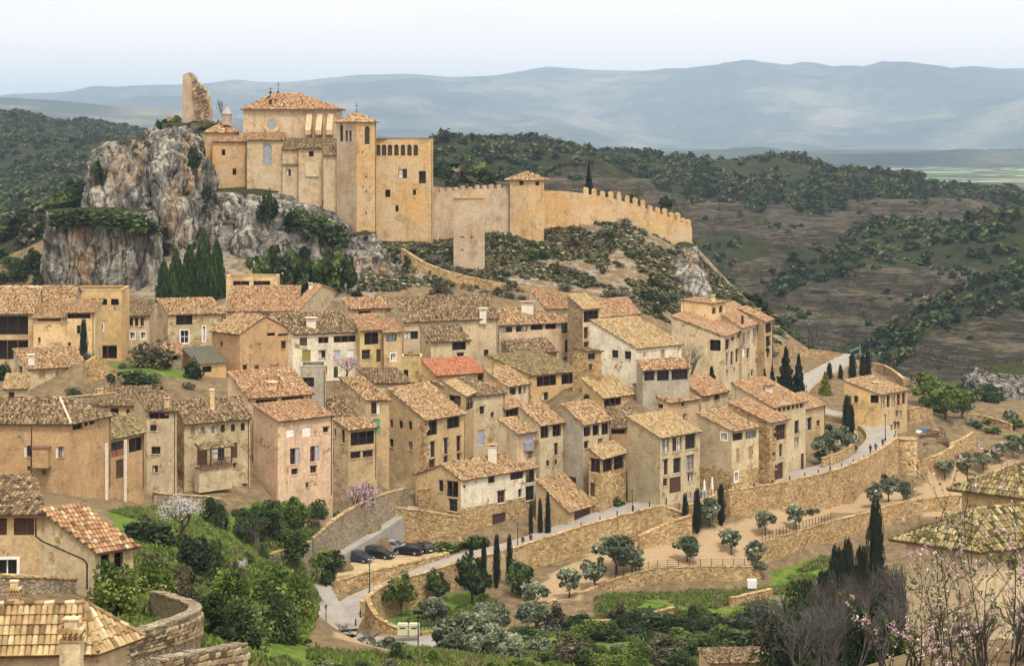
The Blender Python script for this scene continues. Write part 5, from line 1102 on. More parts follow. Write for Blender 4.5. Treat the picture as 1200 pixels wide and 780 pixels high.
mb = MB(); a = P(438.6, 163.4, 391.6); c = P(509, 163.4, 395.4); n = Vector((0,.9,0)); mb.box(a-Vector((0,.35,0)), c-a, n, (0,0,.3)); mb.build('eave_band', M['deck'], AL, Vector(AL.location))
# curtain wall with merlons
def curtain(label, pts, merl=None, mw=1.0, gap=.75, mh=1.5, pointed=True, mat='castle', skip=()):
    r = wall(label, pts, mat, 1.2, False, 4, cat='castle wall', name='curtain_wall', deep=3); org = Vector(r.location); rng = random.Random(11)
    tp = smooth([P(x, yt, Y) for x, yt, yb, Y in pts], 10); ln = 0; nxt = .2; n = 0
    shared = {}
    for a, b in zip(tp, tp[1:]):
        L_ = (b-a).length; dd = (b-a)/L_; nn_ = Vector((-dd.y, dd.x, 0)).normalized()
        while nxt < ln+L_:
            p = a+dd*(nxt-ln); px = px_of(p)[0]
            if merl and merl[0] < px < merl[1]:
                h = mh*rng.uniform(.55, 1.12); key = rng.randrange(5); mb = MB(); w2 = mw/2
                if key not in shared:
                    ww = w2*rng.uniform(.85, 1.05); tpz = rng.uniform(.65, .85) if pointed else 1.0
                    fr = [(-ww,-.1),(ww,-.1),(ww*.98,tpz),(ww*.25,1.0),(-ww*.4,.98),(-ww*.97,tpz*.95)]
                    mb.poly([(x, 0, z) for x, z in fr]); mb.poly([(x*.95, .75, z) for x, z in fr][::-1])
                    for i in range(6): j = (i+1) % 6; mb.poly([(fr[j][0],0,fr[j][1]), (fr[i][0],0,fr[i][1]), (fr[i][0]*.95,.75,fr[i][1]), (fr[j][0]*.95,.75,fr[j][1])])
                    shared[key] = mb.mesh('merlon', M[mat])
                link('merlon', shared[key], r, p+nn_*.1-org, (0, 0, math.atan2(dd.y, dd.x)), (1, 1, h)); n += 1
            nxt += mw+gap
        ln += L_
    return r
curtain('castle curtain wall between the arched block and the square tower', [(508,226,283,394),(530,224,280,396),(560,222,276,399),(600,221,272,403)], (509,600), .9, .8, .9, False, 'towerst')
curtain('long battlemented castle wall stepping down to the right of the square tower', [(634,224,262,407),(660,224,256,410),(685,227,255,412.5),(715,232,256,414),(745,240,262,415),(775,251,275,417),(795,259,286,419),(811,266,295,422)], (680,812), 1.02, .86, 1.8)
mb = MB()
SQ = comp('square wall tower with a small pyramid roof', 'wall_tower', 'tower', P(618, 280, 403), [b_(620, 209.5, 400.5, 30, 597.5, 637.5, 284, 'hip', 198.5, 'castle', 'tile_ochre', 'L x 608.5 212 613.5 217;R x 627.5 212.5 632 217.5', b=16, pitch=.32, ov=.6, deep=5)])
SP = comp('blunt forward wall spur standing out in front of the curtain wall', 'wall_spur', 'castle wall', P(548, 315, 380), [b_(566.5, 233, 381, 40, 531.5, 568, 318, 'flat', .05, 'towerst', 'tile_ochre', 'L x 541 277 542.5 279;L x 552 277 553.5 279;L x 541 292 542.5 294', b=2, deep=3)])
o_ = Vector(SP.location); rng = random.Random(2)
for i in range(4):
    a = P(533+i*9.3, 232.4, 380.9); mb = MB(); hh = rng.uniform(.35, .9); mb.box(a, (1.15,0,0), (0,.8,0), (0,0,hh)); mb.box(a+Vector((.1,.1,hh+.003)), (rng.uniform(.4,.8),0,0), (0,.5,0), (0,0,.2)); mb.build('merlon', M['castle'], SP, o_)
# ruined tower on the hilltop
def ruin():
    c = P(230, 138, 448); r = empty('ruined_tower', c, 'broken stump of a ruined tower on the hilltop', 'tower'); rng = random.Random(4)
    a = P(213.5, 139, 447); prof = [(0,10.2),(.18,10.7),(.33,10.75),(.45,10.2),(.5,9.3),(.62,8.4),(.72,7.8),(.84,6.9),(.93,5.6),(.97,4.2),(1.0,2.6),(.98,0)]; W_ = P(245.5,139,447).x-a.x
    mb = MB(); fr = [a+Vector((W_*s, 1.5*abs(s-.42), z)) for s, z in prof]; fr = [a+Vector((0,.6,-2))]+fr+[a+Vector((W_*.98,1.2,-2))]
    bk = [p+Vector((rng.uniform(-.2,.2), 3.6, -.6*rng.random() if p.z > a.z else 0)) for p in fr]
    mb.poly(fr[::-1]); mb.poly(bk)
    for i in range(len(fr)): j = (i+1) % len(fr); mb.poly([fr[i], fr[j], bk[j], bk[i]])
    mb.build('masonry', M['towerst'], r, c)
    mb = MB()
    for i in range(46):                                               # rubble core exposed on the broken side
        s = rng.uniform(.45, 1.0); zt = np.interp(s, [p[0] for p in prof], [p[1] for p in prof]); z = rng.uniform(-.5, zt-.2); q = a+Vector((W_*s-.2, 1.5*abs(s-.42)-rng.uniform(.05,.4), z)); w_ = rng.uniform(.35, .8)
        mb.cbox(q, w_, w_, w_*rng.uniform(.5, .9), 0, rng.random(), rng.uniform(0, 1))
    tag(mb.build('rubble_core', M['stonetone'], r, c), kind='stuff')
ruin()
wall('stub of an old wall beside the ruined tower', [(197,136,146,446),(206,139,146,447),(213,138,146,448)], 'rubble', .8, False)
# round corner bastion on the road bend
def bastion():
    c = P(1063.5, 566, 335.5); r = empty('corner_bastion', c, 'rounded stone bastion at the outer corner of the road bend', 'bastion'); h = P(1063.5, 514, 335.5).z-c.z
    mb = MB(); mb.lathe(c-Vector((0,0,3)), [(1.95,0),(1.8,3),(1.66,h+3)], 20); mb.build('masonry', M['rubble'], r, c, True)
    mb = MB(); mb.lathe(c+Vector((0,0,h+.003)), [(1.75,0),(1.75,.14)], 20); mb.build('coping', M['rubble_big'], r, c)
bastion()
# ------------------------------------------------------------------ vegetation
def leafmat(name, stops, trans=.25): M[name] = toned(name, stops, .75, .28, .15, trans)
leafmat('leaf_dark', [(0,(0.013,0.0227,0.0097)),(0.5,(0.0356,0.0583,0.021)),(0.85,(0.0728,0.1054,0.0356)),(1,(0.1378,0.162,0.0568))])
leafmat('leaf_mid', [(0,(0.0227,0.0389,0.013)),(0.5,(0.0648,0.1004,0.0292)),(0.85,(0.1378,0.1864,0.0518)),(1,(0.2268,0.2592,0.0892))])
leafmat('leaf_lime', [(0,(0.0371,0.0618,0.0124)),(0.5,(0.1237,0.1792,0.0322)),(0.85,(0.2225,0.272,0.0556)),(1,(0.3338,0.3462,0.1113))])
leafmat('leaf_olive', [(0,(0.0606,0.0716,0.0413)),(0.5,(0.1791,0.2066,0.1185)),(0.85,(0.3581,0.3857,0.248)),(1,(0.5786,0.5923,0.427))])
leafmat('leaf_cypress', [(0,(.006,.011,.005)),(.5,(.016,.026,.010)),(.9,(.032,.046,.016)),(1,(.06,.07,.025))], .1)
leafmat('leaf_hedge', [(0,(0.015,0.0325,0.0088)),(0.5,(0.0438,0.0813,0.0187)),(0.9,(0.0875,0.1313,0.0325)),(1,(0.1375,0.1625,0.05))])
leafmat('leaf_brown', [(0,(.035,.03,.016)),(.5,(.105,.09,.05)),(.85,(.17,.145,.08)),(1,(.25,.215,.13))])
leafmat('leaf_grey', [(0,(0.056,0.0532,0.042)),(0.5,(0.154,0.147,0.112)),(0.85,(0.266,0.252,0.203)),(1,(0.378,0.35,0.28))])
leafmat('leaf_yellow', [(0,(.10,.10,.01)),(.5,(.24,.24,.03)),(1,(.38,.36,.08))])
leafmat('petal_white', [(0,(.38,.34,.31)),(.5,(.62,.57,.54)),(1,(.78,.74,.72))], .3)
leafmat('petal_pink', [(0,(.36,.19,.21)),(.5,(.60,.42,.44)),(1,(.76,.64,.64))], .3)
M['bark'] = plain('bark', (.07,.06,.048), .95, .05, 0, .35); M['barkgrey'] = plain('grey_bark', (.105,.098,.09), .95, .05, 0, .35); M['barkdark'] = plain('dark_bark', (.045,.034,.03), .95, .05, 0, .35)
def leaves(name, Cc, size, tone, mat, asp=1.8, rs=None, vert=0.0, extra=None):
    rs = rs or np.random.RandomState(1); n = len(Cc); a = rs.normal(size=(n,3)); a[:,2] += vert*np.abs(rs.normal(size=n))*3; a /= np.linalg.norm(a, axis=1)[:,None]
    b = np.cross(a, rs.normal(size=(n,3))); b /= np.linalg.norm(b, axis=1)[:,None]; s = (size*rs.uniform(.6, 1.35, n))[:,None]
    v = np.stack([Cc-a*s*asp*.5, Cc+b*s*.5, Cc+a*s*asp*.5, Cc-b*s*.5], 1).reshape(-1,3); f = np.arange(4*n).reshape(n,4)
    vs, fs, ts = [v], [f], [tone]
    if extra is not None: ev, ef, et = extra; vs.append(ev); fs.append(ef+4*n); ts.append(et)
    me = bpy.data.meshes.new(name); V = np.concatenate(vs); me.vertices.add(len(V)); me.vertices.foreach_set('co', V.ravel()); nf = sum(len(x) for x in fs)
    li = np.concatenate([x.ravel() for x in fs]).astype(np.int32); sz = np.concatenate([np.full(len(x), x.shape[1], np.int32) for x in fs]); st = np.concatenate([[0], np.cumsum(sz)[:-1]]).astype(np.int32)
    me.loops.add(len(li)); me.loops.foreach_set('vertex_index', li); me.polygons.add(nf); me.polygons.foreach_set('loop_start', st); me.polygons.foreach_set('loop_total', sz)
    me.materials.append(mat); me.update(calc_edges=True)
    at = me.attributes.new('tone', 'FLOAT', 'FACE'); at.data.foreach_set('value', np.clip(np.concatenate(ts), 0, 1).astype(np.float32)); return me
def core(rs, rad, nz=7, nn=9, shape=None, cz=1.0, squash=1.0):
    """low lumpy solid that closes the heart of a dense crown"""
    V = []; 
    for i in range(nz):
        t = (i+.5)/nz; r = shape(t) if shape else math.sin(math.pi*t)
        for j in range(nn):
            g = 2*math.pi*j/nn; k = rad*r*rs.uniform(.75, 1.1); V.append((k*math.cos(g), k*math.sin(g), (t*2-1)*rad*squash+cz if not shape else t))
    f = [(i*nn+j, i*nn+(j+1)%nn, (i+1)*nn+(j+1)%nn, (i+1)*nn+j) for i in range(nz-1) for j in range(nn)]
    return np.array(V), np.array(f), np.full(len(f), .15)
def crown(kind, mat, seed, n=800, ls=.085):
    """unit crowns: base at z=0, height 1 (top), half width .5"""
    rs = np.random.RandomState(seed)
    if kind in ('cypress', 'hedgecone', 'cone'):
        sh = {'cypress': lambda t: .5*(t/.12 if t < .12 else 1)*np.sqrt(max(0, 1-((t-.3)/.72)**2)) if t > .3 else .5*min(1, (t+.03)/.2),
              'hedgecone': lambda t: .5*max(.02, (1-t)**.62), 'cone': lambda t: .5*(1-t)**.85*(.78+.22*math.sin(t*38+seed))}[kind]
        t = rs.uniform(0.0, .99, n)**(1.15); g = rs.uniform(0, 2*np.pi, n); R = np.array([sh(a) for a in t])*rs.uniform(.72, 1.08, n)*(1+.14*np.sin(g*3+t*17+seed))
        Cc = np.stack([R*np.cos(g), R*np.sin(g), t+rs.uniform(-.02,.02,n)], 1); ck = rs.rand(40); tone = .4+.5*(ck[(g*3+t*7).astype(int) % 40]-.5)+rs.normal(0,.16,n)
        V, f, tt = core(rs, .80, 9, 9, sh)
        return leaves('crown', Cc, ls, tone, mat, 2.2 if kind != 'cone' else 1.8, rs, .8 if kind != 'cone' else 0, (V, f, tt))
    nc = 26 if kind != 'olive' else 20; cs = []
    while len(cs) < nc:
        p = rs.uniform(-1, 1, 3)
        if np.linalg.norm(p) > 1 or np.linalg.norm(p) < .35: continue
        if kind == 'dome' and p[2] < -.05: p[2] = abs(p[2])
        cs.append(p)
    cs = np.array(cs)*rs.uniform(.58, .98, nc)[:,None]*rs.uniform(.85, 1.15, 3)[None]; cr = rs.uniform(.14, .38, nc); cz_ = rs.uniform(.6, 1.5, nc); ct = rs.uniform(-.36, .36, nc); k = rs.randint(0, nc, n)
    d = rs.normal(size=(n,3)); d /= np.linalg.norm(d, axis=1)[:,None]; Q = cs[k]+d*(cr[k]*rs.uniform(.55, 1.05, n)**.5)[:,None]
    tone = .45+ct[k]+.12*d[:,2]*0+rs.normal(0,.17,n)
    z = Q[:,2]
    if kind == 'dome': Z = np.clip(z, -.1, None)*.92+.05
    elif kind == 'olive': Z = .64+z*.40
    else: Z = .52+z*.50
    Cc = np.stack([Q[:,0]*.52, Q[:,1]*.52, Z], 1)
    ex = None
    if kind in ('dome', 'round'):
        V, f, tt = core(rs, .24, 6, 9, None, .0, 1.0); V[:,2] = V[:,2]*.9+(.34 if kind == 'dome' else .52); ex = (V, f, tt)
    return leaves('crown', Cc, ls*cz_[k], tone, mat, 1.7, rs, 0, ex)
def unit(me):
    n = len(me.vertices); a = np.empty(n*3); me.vertices.foreach_get('co', a); a = a.reshape(-1,3); k = np.array([.5/np.percentile(np.abs(a[:,0]), 99), .5/np.percentile(np.abs(a[:,1]), 99), 1/a[:,2].max()]); me.vertices.foreach_set('co', (a*k).ravel()); me.update(); return k
def branches(seed, depth=4, h=1.0, spread=.5, up=.35, trunk=.028, kids=(2,4), m='bark', first=.33, dec=.72, sides=4, tips=None):
    rng = random.Random(seed); mb = MB()
    def grow(p, d, ln, r, k):
        q = p
        for s in range(2):
            d2 = (d+Vector((rng.uniform(-1,1), rng.uniform(-1,1), rng.uniform(-.4,1)))*.16).normalized(); e = q+d2*ln/2; mb.tube(q, e, r*(1-.18*s), r*(1-.18*(s+1)), sides if k > 1 else 3, 0, .5, False); q = e; d = d2
        if tips is not None and k <= 1: tips.append(q.copy()); tips.append((p+q)/2)
        if k == 0: return
        for i in range(rng.randint(*kids)):
            g = rng.uniform(0, 2*math.pi); n = d.orthogonal().normalized(); n.rotate(Matrix.Rotation(g, 3, d)); grow(q if i else p.lerp(q, rng.uniform(.7,1)), (d+n*rng.uniform(.4,1)*spread*1.6+Vector((0,0,up*.4))).normalized(), ln*dec*rng.uniform(.75,1.2), r*.6, k-1)
    grow(Vector((0,0,-.06)), Vector((rng.uniform(-.1,.1), rng.uniform(-.1,.1), 1)).normalized(), first*h, trunk, depth)
    return mb
VM = {}
def variants(key, f, n=3): VM[key] = [f(i) for i in range(n)]
for key, kind, mat, nl, ls, nv in (('olive','olive','leaf_olive',1100,.075,4), ('bush_dark','dome','leaf_dark',900,.085,3), ('bush_mid','dome','leaf_mid',900,.085,3), ('bush_lime','dome','leaf_lime',1000,.075,3),
        ('bush_brown','dome','leaf_brown',800,.075,3), ('bush_grey','dome','leaf_grey',900,.06,3), ('bush_olive','dome','leaf_olive',900,.08,3), ('tree_dark','round','leaf_dark',1300,.07,3), ('tree_mid','round','leaf_mid',1300,.07,3), ('tree_lime','olive','leaf_lime',1400,.055,3),
        ('cypress','cypress','leaf_cypress',1500,.04,3), ('hedgecone','hedgecone','leaf_hedge',2600,.045,3), ('cone','cone','leaf_cypress',1500,.065,3), ('cone_yellow','cone','leaf_yellow',1200,.07,1),
        ('fine_lime','dome','leaf_lime',6000,.036,3), ('fine_mid','dome','leaf_mid',6000,.036,3), ('fine_dark','dome','leaf_dark',5000,.036,2), ('fine_olive','olive','leaf_olive',5500,.036,3), ('fine_brown','dome','leaf_brown',4500,.036,2), ('ivy','dome','leaf_hedge',2600,.05,2)):
    variants(key, lambda i, kind=kind, mat=mat, nl=nl, ls=ls: crown(kind, M[mat], hash_(key, i), nl, ls) if False else crown(kind, M[mat], 31*i+len(kind)*7+nl % 97, nl, ls), nv)
def trunkmesh(seed, m):
    return branches(seed, 2, 1.0, .55, .3, .05, (3,4), m, .34, .75, 6).mesh('trunk', M[m])
TK = [trunkmesh(i, 'bark') for i in range(3)]
BARE = [branches(40+i, 5, 1.0, .5, .25, .022, (2,4), 'barkgrey', .26, .74, 4).mesh('branches', M['barkgrey' if i % 2 else 'bark']) for i in range(4)]
for m_ in BARE: unit(m_)
BLOS = {}
for nm, mt in (('white', 'petal_white'), ('pink', 'petal_pink')):
    tips = []; br = branches(77, 5, 1.0, .55, .25, .022, (2,4), 'bark', .26, .74, 4, tips); rs = np.random.RandomState(5); T = np.array(tips); T = np.repeat(T, 5, 0); T = T+rs.normal(0, .022, T.shape)
    bm2 = br.mesh('branches', M['bark']); k_ = unit(bm2); T = T*k_+rs.normal(0, .02, T.shape)
    BLOS[nm] = (bm2, leaves('blossom', T, .026, rs.uniform(0,1,len(T)), M[mt], 1.1, rs))
vr = random.Random(99)
def plant(key, px, yt, yb, wpx, label, cat='tree', group=None, name=None, Y=None, lift=0):
    if Y: p = P(px, yb, Y); p.z = min(p.z, gz(p.x, p.y)) if not lift else p.z
    else: p = hit(px, yb)
    top = -(yt-YH)*p.y/F; h = max(.5, top-p.z); w_ = max(.4, wpx*p.y/F); nm = name or {'cypress': 'cypress', 'hedgecone': 'conifer', 'cone': 'conifer', 'cone_yellow': 'conifer', 'olive': 'olive_tree', 'fine_olive': 'olive_tree'}.get(key, 'tree' if cat == 'tree' else 'bush')
    r = empty(nm, p, label, cat, group); r.rotation_euler = (0, 0, vr.uniform(0, 6.28))
    if key == 'bare': link('branches', vr.choice(BARE), r, scale=(w_*.95, w_*.95, h*.95)); return r
    if key in ('white', 'pink'):
        br, bl = BLOS[key]; link('branches', br, r, scale=(w_*.95, w_*.95, h*.95)); link('blossom', bl, r, scale=(w_*.95, w_*.95, h*.95)); return r
    if key in ('olive', 'fine_olive', 'tree_lime', 'tree_dark', 'tree_mid', 'cone', 'cypress', 'cone_yellow', 'hedgecone'):
        ts = (w_*.7, w_*.7, h*.75) if key not in ('cypress', 'hedgecone', 'cone') else (min(w_*.5, 1.5), min(w_*.5, 1.5), h*.3); link('trunk', vr.choice(TK), r, scale=ts)
    else: link('stems', vr.choice(TK), r, scale=(w_*.6, w_*.6, h*.6))
    link('crown', vr.choice(VM[key]), r, scale=(w_, w_, h)); return r
for px, yt, yb, w_, Y, lab in ((98,374,424,11,279,'slim dark cypress against the tan wall in the upper left'), (552,631,670,7,256,'leftmost of the four thin cypresses in front of the lower road wall'), (567,629,672,8,257,'second thin cypress in front of the lower road wall'),
        (582,626,674,10,258,'tallest of the four thin cypresses below the lower road'), (597,626,669,9,259.5,'rightmost thin cypress below the two walkers'), (622,588,621,6,274,'smallest pencil cypress left of the garage'), (633,584,622,7,274,'middle pencil cypress left of the garage'), (642,577,619,8,273.5,'thick pencil cypress beside the garage wall'),
        (803,578,608,9,280,'short cypress at the left of the parasol terrace'), (817,572,610,11,280,'tall cypress below the parasols'), (845,567,600,11,284,'cypress at the right end of the parasol terrace'), (992,463,509,11,336,'dark cypress pair trunk by the road bend in front of the cafe house'), (998,474,508,8,337,'shorter cypress beside the dark one in the road bend'),
        (972,425,456,9,383,'left cypress on the grey promenade'), (985,427,456,7,383,'thin middle cypress on the promenade'), (999,414,456,11,380,'tall cypress beside the promenade steps'), (1011,416,448,9,388,'cypress just right of the promenade panel'), (1017,412,448,9,390,'rightmost cypress at the promenade end'),
        (1026,586,700,25,236,'very tall cypress standing above the thicket on the right'), (981,640,722,27,222,'left dark cypress in the group at the lower right'), (993,632,718,24,228,'second dark cypress in the lower right group'), (1010,640,722,25,221,'third dark cypress left of the tallest one'), (946,680,790,34,200,'broad cypress low in the thicket'), (966,668,760,30,205,'dark cypress between the low broad one and the group'), (1001,668,770,30,203,'low dark cypress in front of the group'), (1030,660,760,32,205,'low dark cypress in front of the tallest one')):
    plant('cypress', px, yt, yb, w_*.9, lab, 'cypress', None, None, Y)
for px, yt, yb, w_, lab in ((192,305,356,18,'leftmost of the columnar conifers in the hedge under the cliff'), (206,292,356,20,'second columnar conifer in the hedge under the cliff'), (222,288,356,23,'middle columnar conifer of the hedge by the grey rock'), (239,271,356,26,'tallest columnar conifer of the hedge by the grey rock'), (254,282,356,22,'right end conifer of the hedge by the grey rock')):
    plant('hedgecone', px, yt, yb, w_*1.25, lab, 'conifer', None, None, 349)
for px, yt, yb, w_, Y, k, lab in ((690,190,226,15,428,'cone','lone dark conifer behind the battlements'), (896,432,462,11,345,'cone','small conifer against the cream street front'), (905,428,462,13,346,'cone','thin conifer beside the cream street front'), (921,408,462,30,352,'cone','largest dark conifer below the promenade'), (936,416,462,26,354,'cone','dark conifer at the right of the promenade group'), (834,430,458,24,322,'cone','bluish conifer behind the orange roof'), (967,436,466,22,372,'cone_yellow','bright yellow green conifer by the promenade road')):
    plant(k, px, yt, yb, w_, lab, 'conifer', None, None, Y)
for px, yt, w_, lab, k in ((312,283,44,'dark tree under the church rock, left of the others', 'tree_mid'), (350,286,46,'round dark tree in the middle under the church rock', 'tree_dark'), (386,288,42,'dark tree under the rock beside the tower foot', 'tree_mid'), (408,292,24,'small dark tree at the foot of the tower rock', 'tree_dark')):
    plant(k, px, yt, 350, w_, lab, 'tree', None, None, 351)
OL = 'olive tree with grey green foliage on the terraces below the road'
OLL = ['olive tree at the left end of the terraces, below the clipped round tree', 'second olive tree on the left terrace', 'largest dark olive in the middle of the terraces', 'olive tree beside the terrace lamp post', 'low olive tree nearest the bottom on the left terrace', 'olive tree behind the wire fence, below the stair', 'olive tree below the parasol terrace', 'small olive tree at the left of the upper path', 'small olive tree left of the iron fence', 'dark olive tree where the two terrace walls meet', 'small olive tree just above the white tank']
for OL, (px, yt, yb, w_) in zip(OLL, ((667,664,701,36),(697,654,691,36),(722,628,672,60),(745,641,674,34),(627,682,714,38),(805,628,660,36),(857,616,649,30),(897,597,629,28),(932,590,621,27),(886,634,668,28),(888,654,678,22))):
    plant('olive', px, yt, yb, w_, OL, 'olive tree', 'olive trees on the terraces below the road')
OLR = ['leftmost olive tree at the foot of the bastion', 'taller olive tree at the foot of the bastion', 'olive tree just under the bastion lamp', 'first olive tree of the row under the vegetable plot', 'broad second olive tree of the row under the vegetable plot', 'third olive tree of the row under the vegetable plot', 'fourth olive tree of the row, towards the right edge', 'fifth olive tree of the row, near the right edge', 'last olive tree of the row, cut by the right edge']
for lab_, (px, yt, yb, w_) in zip(OLR, ((1027,566,594,26),(1041,556,588,32),(1059,564,592,24),(1107,537,561,27),(1133,531,557,30),(1152,528,552,27),(1171,520,544,24),(1187,513,537,24),(1203,509,531,24))):
    plant('olive', px, yt, yb, w_, lab_, 'olive tree', 'olive trees right of the bastion')
for px, yt, yb, w_ in ((832,584,618,32),(962,512,548,30),(978,498,540,42),(996,508,538,28)):
    plant('olive', px, yt, yb, w_, 'dark olive tree growing against the road bank', 'olive tree', 'olive trees against the road bank')
for px, yt, yb, w_, Y, lab in ((455,746,800,72,215,'olive tree in the middle of the bottom edge'), (555,715,800,112,212,'large grey olive tree on the bottom edge'), (590,738,800,60,208,'grey olive tree beside the large one at the bottom'), (573,700,745,60,236,'olive tree above the bins'), (628,702,742,48,240,'olive tree with pale branches right of the small garden'), (508,698,737,40,243,'young grey olive on the small green lawn'), (333,736,800,62,190,'grey olive tree at the bottom beside the lane'), (352,700,752,40,215,'olive tree leaning over the lane'), (905,700,735,44,236,'dark spiky olive bush under the white tank')):
    plant('fine_olive', px, yt, yb, w_, lab, 'olive tree', None, None, Y)
for k, px, yt, yb, w_, lab in (('tree_dark',553,643,706,52,'big dark evergreen tree beside the thin cypresses'), ('tree_mid',610,654,698,36,'clipped round tree in front of the road wall'), ('tree_lime',470,674,722,42,'young light green tree on the small lawn'), ('tree_mid',512,662,705,34,'green bushy tree under the road wall'), ('tree_lime',1085,438,478,44,'lime green tree right of the cafe house'), ('tree_lime',1108,452,492,52,'lower lime green tree right of the cafe house'), ('tree_lime',1128,462,492,30,'small lime green tree at the gorge edge'), ('tree_mid',388,642,672,30,'clipped tree top at the corner of the lane'),
        ('fine_lime',130,655,722,74,'loose yellow green willow bush in front of the near lean-to'), ('fine_lime',176,655,712,66,'yellow green bush in the left garden'), ('fine_dark',232,622,676,64,'dark rounded bush in the upper left garden'), ('fine_lime',272,658,728,76,'bright green rounded shrub in the left garden'), ('fine_lime',320,655,716,84,'widest bright green shrub beside the lane'), ('fine_lime',348,672,736,46,'bright green hedge end along the lane'), ('fine_mid',268,690,762,96,'large dark green shrub above the block wall'), ('fine_mid',325,694,752,64,'green shrub at the lane corner'),
        ('bush_dark',160,604,630,50,'dark hedge bush under the orange house'), ('bush_dark',185,606,640,56,'dark hedge bush left of the blossom tree'), ('fine_mid',252,580,618,38,'green bush below the arched house'), ('fine_mid',290,600,632,40,'green bush between blossom and ivy'), ('fine_mid',318,584,616,34,'green shrub at the left foot of the pink house'), ('fine_lime',346,582,614,38,'light green shrub at the foot of the pink house'), ('fine_mid',372,584,616,30,'green shrub at the right foot of the pink house'), ('ivy',310,590,618,46,'ivy mass hanging over the left end of the garden wall'), ('ivy',338,588,616,40,'ivy mass over the middle of the garden wall'), ('ivy',385,588,632,36,'ivy curtain hanging down the old lane wall'), ('ivy',340,616,652,56,'ivy hedge above the low garden wall'), ('ivy',432,562,606,16,'ivy strip on the lane wall'), ('bush_dark',225,414,444,28,'dark bush beside the felt roofed shed'), ('bush_brown',178,395,432,50,'brown leafless scrub under the small white framed house'), ('bush_mid',160,430,450,70,'low green growth in the upper left garden'), ('bush_dark',5,420,445,26,'dark round bush at the left edge'), ('ivy',383,662,692,20,'low clipped bush under the corner tree'),
        ('fine_brown',95,645,690,30,'brown bush by the near lean-to'), ('fine_brown',215,660,706,44,'brown twiggy bush in the left garden'), ('bush_mid',720,578,596,26,'green bush beside the porch annex'), ('bush_dark',845,575,605,30,'dark bush under the parasols'), ('bush_mid',520,632,648,50,'low green hedge above the parked cars'), ('bush_mid',560,624,640,40,'low green hedge beside the garage ramp')):
    plant(k, px, yt, yb, w_, lab, 'bush' if 'bush' in lab or 'shrub' in lab or 'ivy' in lab or 'hedge' in lab else 'tree')
for k, px, yt, yb, w_, lab, Y in (('white',215,580,642,56,'white blossoming almond tree in the left garden',None), ('white',283,655,682,22,'small white blossoming shrub among the bright bushes',None), ('bare',302,600,655,52,'leafless grey shrub beside the ivy wall',None), ('pink',407,415,446,32,'pinkish blossom tree against the whitewashed house',296), ('bare',757,424,462,40,'leafless tree before the white gable house',309), ('bare',808,398,458,36,'leafless tree against the cream corner house',322), ('bare',262,112,138,17,'leafless tree beside the ruined tower',444), ('bare',398,724,752,34,'pollarded leafless tree on the plaza',232), ('bare',440,735,760,38,'second pollarded tree by the small garden',229), ('pink',420,560,592,44,'purple tinged leafless shrub under the porch house',266), ('bare',955,370,405,40,'leafless trees behind the promenade',406), ('bare',1045,425,462,46,'brown leafless tree behind the cafe house',398)):
    plant(k, px, yt, yb, w_, lab, 'tree', None, 'blossom_tree' if k in ('white', 'pink') else 'bare_tree', Y)
BD = 'leafless grey tree in the tangled thicket at the lower right'
for i in range(34):
    px = 915+i*5.2+vr.uniform(-6, 6); Y = vr.uniform(120, 205); yb = 800+vr.uniform(0, 30)
    plant('bare', px, vr.uniform(640, 705)+max(0, (985-px))*.5, yb, vr.uniform(60, 95), BD, 'tree', 'leafless trees of the thicket', 'bare_tree', Y)
for i in range(14):
    px = 905+i*13+vr.uniform(-5, 5); Y = vr.uniform(125, 200); k = vr.choice(('fine_dark', 'fine_dark', 'fine_mid', 'fine_brown'))
    plant(k, px, vr.uniform(672, 715), 800, vr.uniform(55, 85), {'fine_dark': 'dark evergreen', 'fine_mid': 'green', 'fine_brown': 'brown twiggy'}[k]+' bush under the leafless thicket at the lower right', 'bush', 'bushes under the thicket', None, Y)
# bushes on the rocks
for k, px, yt, yb, w_, Y, lab in (('bush_dark',70,245,266,48,361.5,'dark shrub on the left of the pillar top'), ('bush_dark',98,239,264,60,359.8,'widest dark shrub on the pillar top'), ('bush_mid',128,239,264,58,359.0,'green shrub in the middle of the pillar top'), ('bush_mid',156,244,270,54,360.7,'green shrub on the right of the pillar top'), ('bush_dark',174,253,274,32,361.7,'dark shrub hanging over the right side of the pillar'), ('bush_dark',316,216,254,28,378,'dark shrub growing from the rock under the church'), ('bush_dark',226,162,196,20,388,'dark ivy shrub beside the chapel'), ('bush_dark',188,140,152,8,398,'small round bush on top of the rock fin'), ('bush_dark',198,144,154,9,398,'second small round bush on top of the rock fin'), ('bush_dark',216,210,236,16,384,'dark shrub in the crack beside the chapel'), ('bush_dark',115,180,215,16,380,'dark shrub on the left shoulder cliff'), ('bush_brown',165,158,190,26,388,'brown scrub in the crack of the shoulder cliff'), ('bush_dark',242,212,232,12,386,'small dark shrub at the chapel corner'), ('bush_dark',345,238,270,40,377,'dark scrub on the rock under the tower, left'), ('bush_mid',372,244,280,44,377,'dark scrub on the rock under the tower, middle'), ('bush_dark',396,256,288,34,376,'dark scrub on the rock under the tower, right'), ('bush_dark',38,285,320,34,400,'dark shrub at the left foot of the pillar'), ('bush_mid',744,222,240,16,430,'round bush inside the battlements'), ('bush_dark',780,226,244,20,436,'dark bush inside the battlements at the right')):
    p = P(px, yb, Y); p.z -= 0; plant(k, px, yt, yb, w_, lab, 'bush', None, None, Y, lift=1)
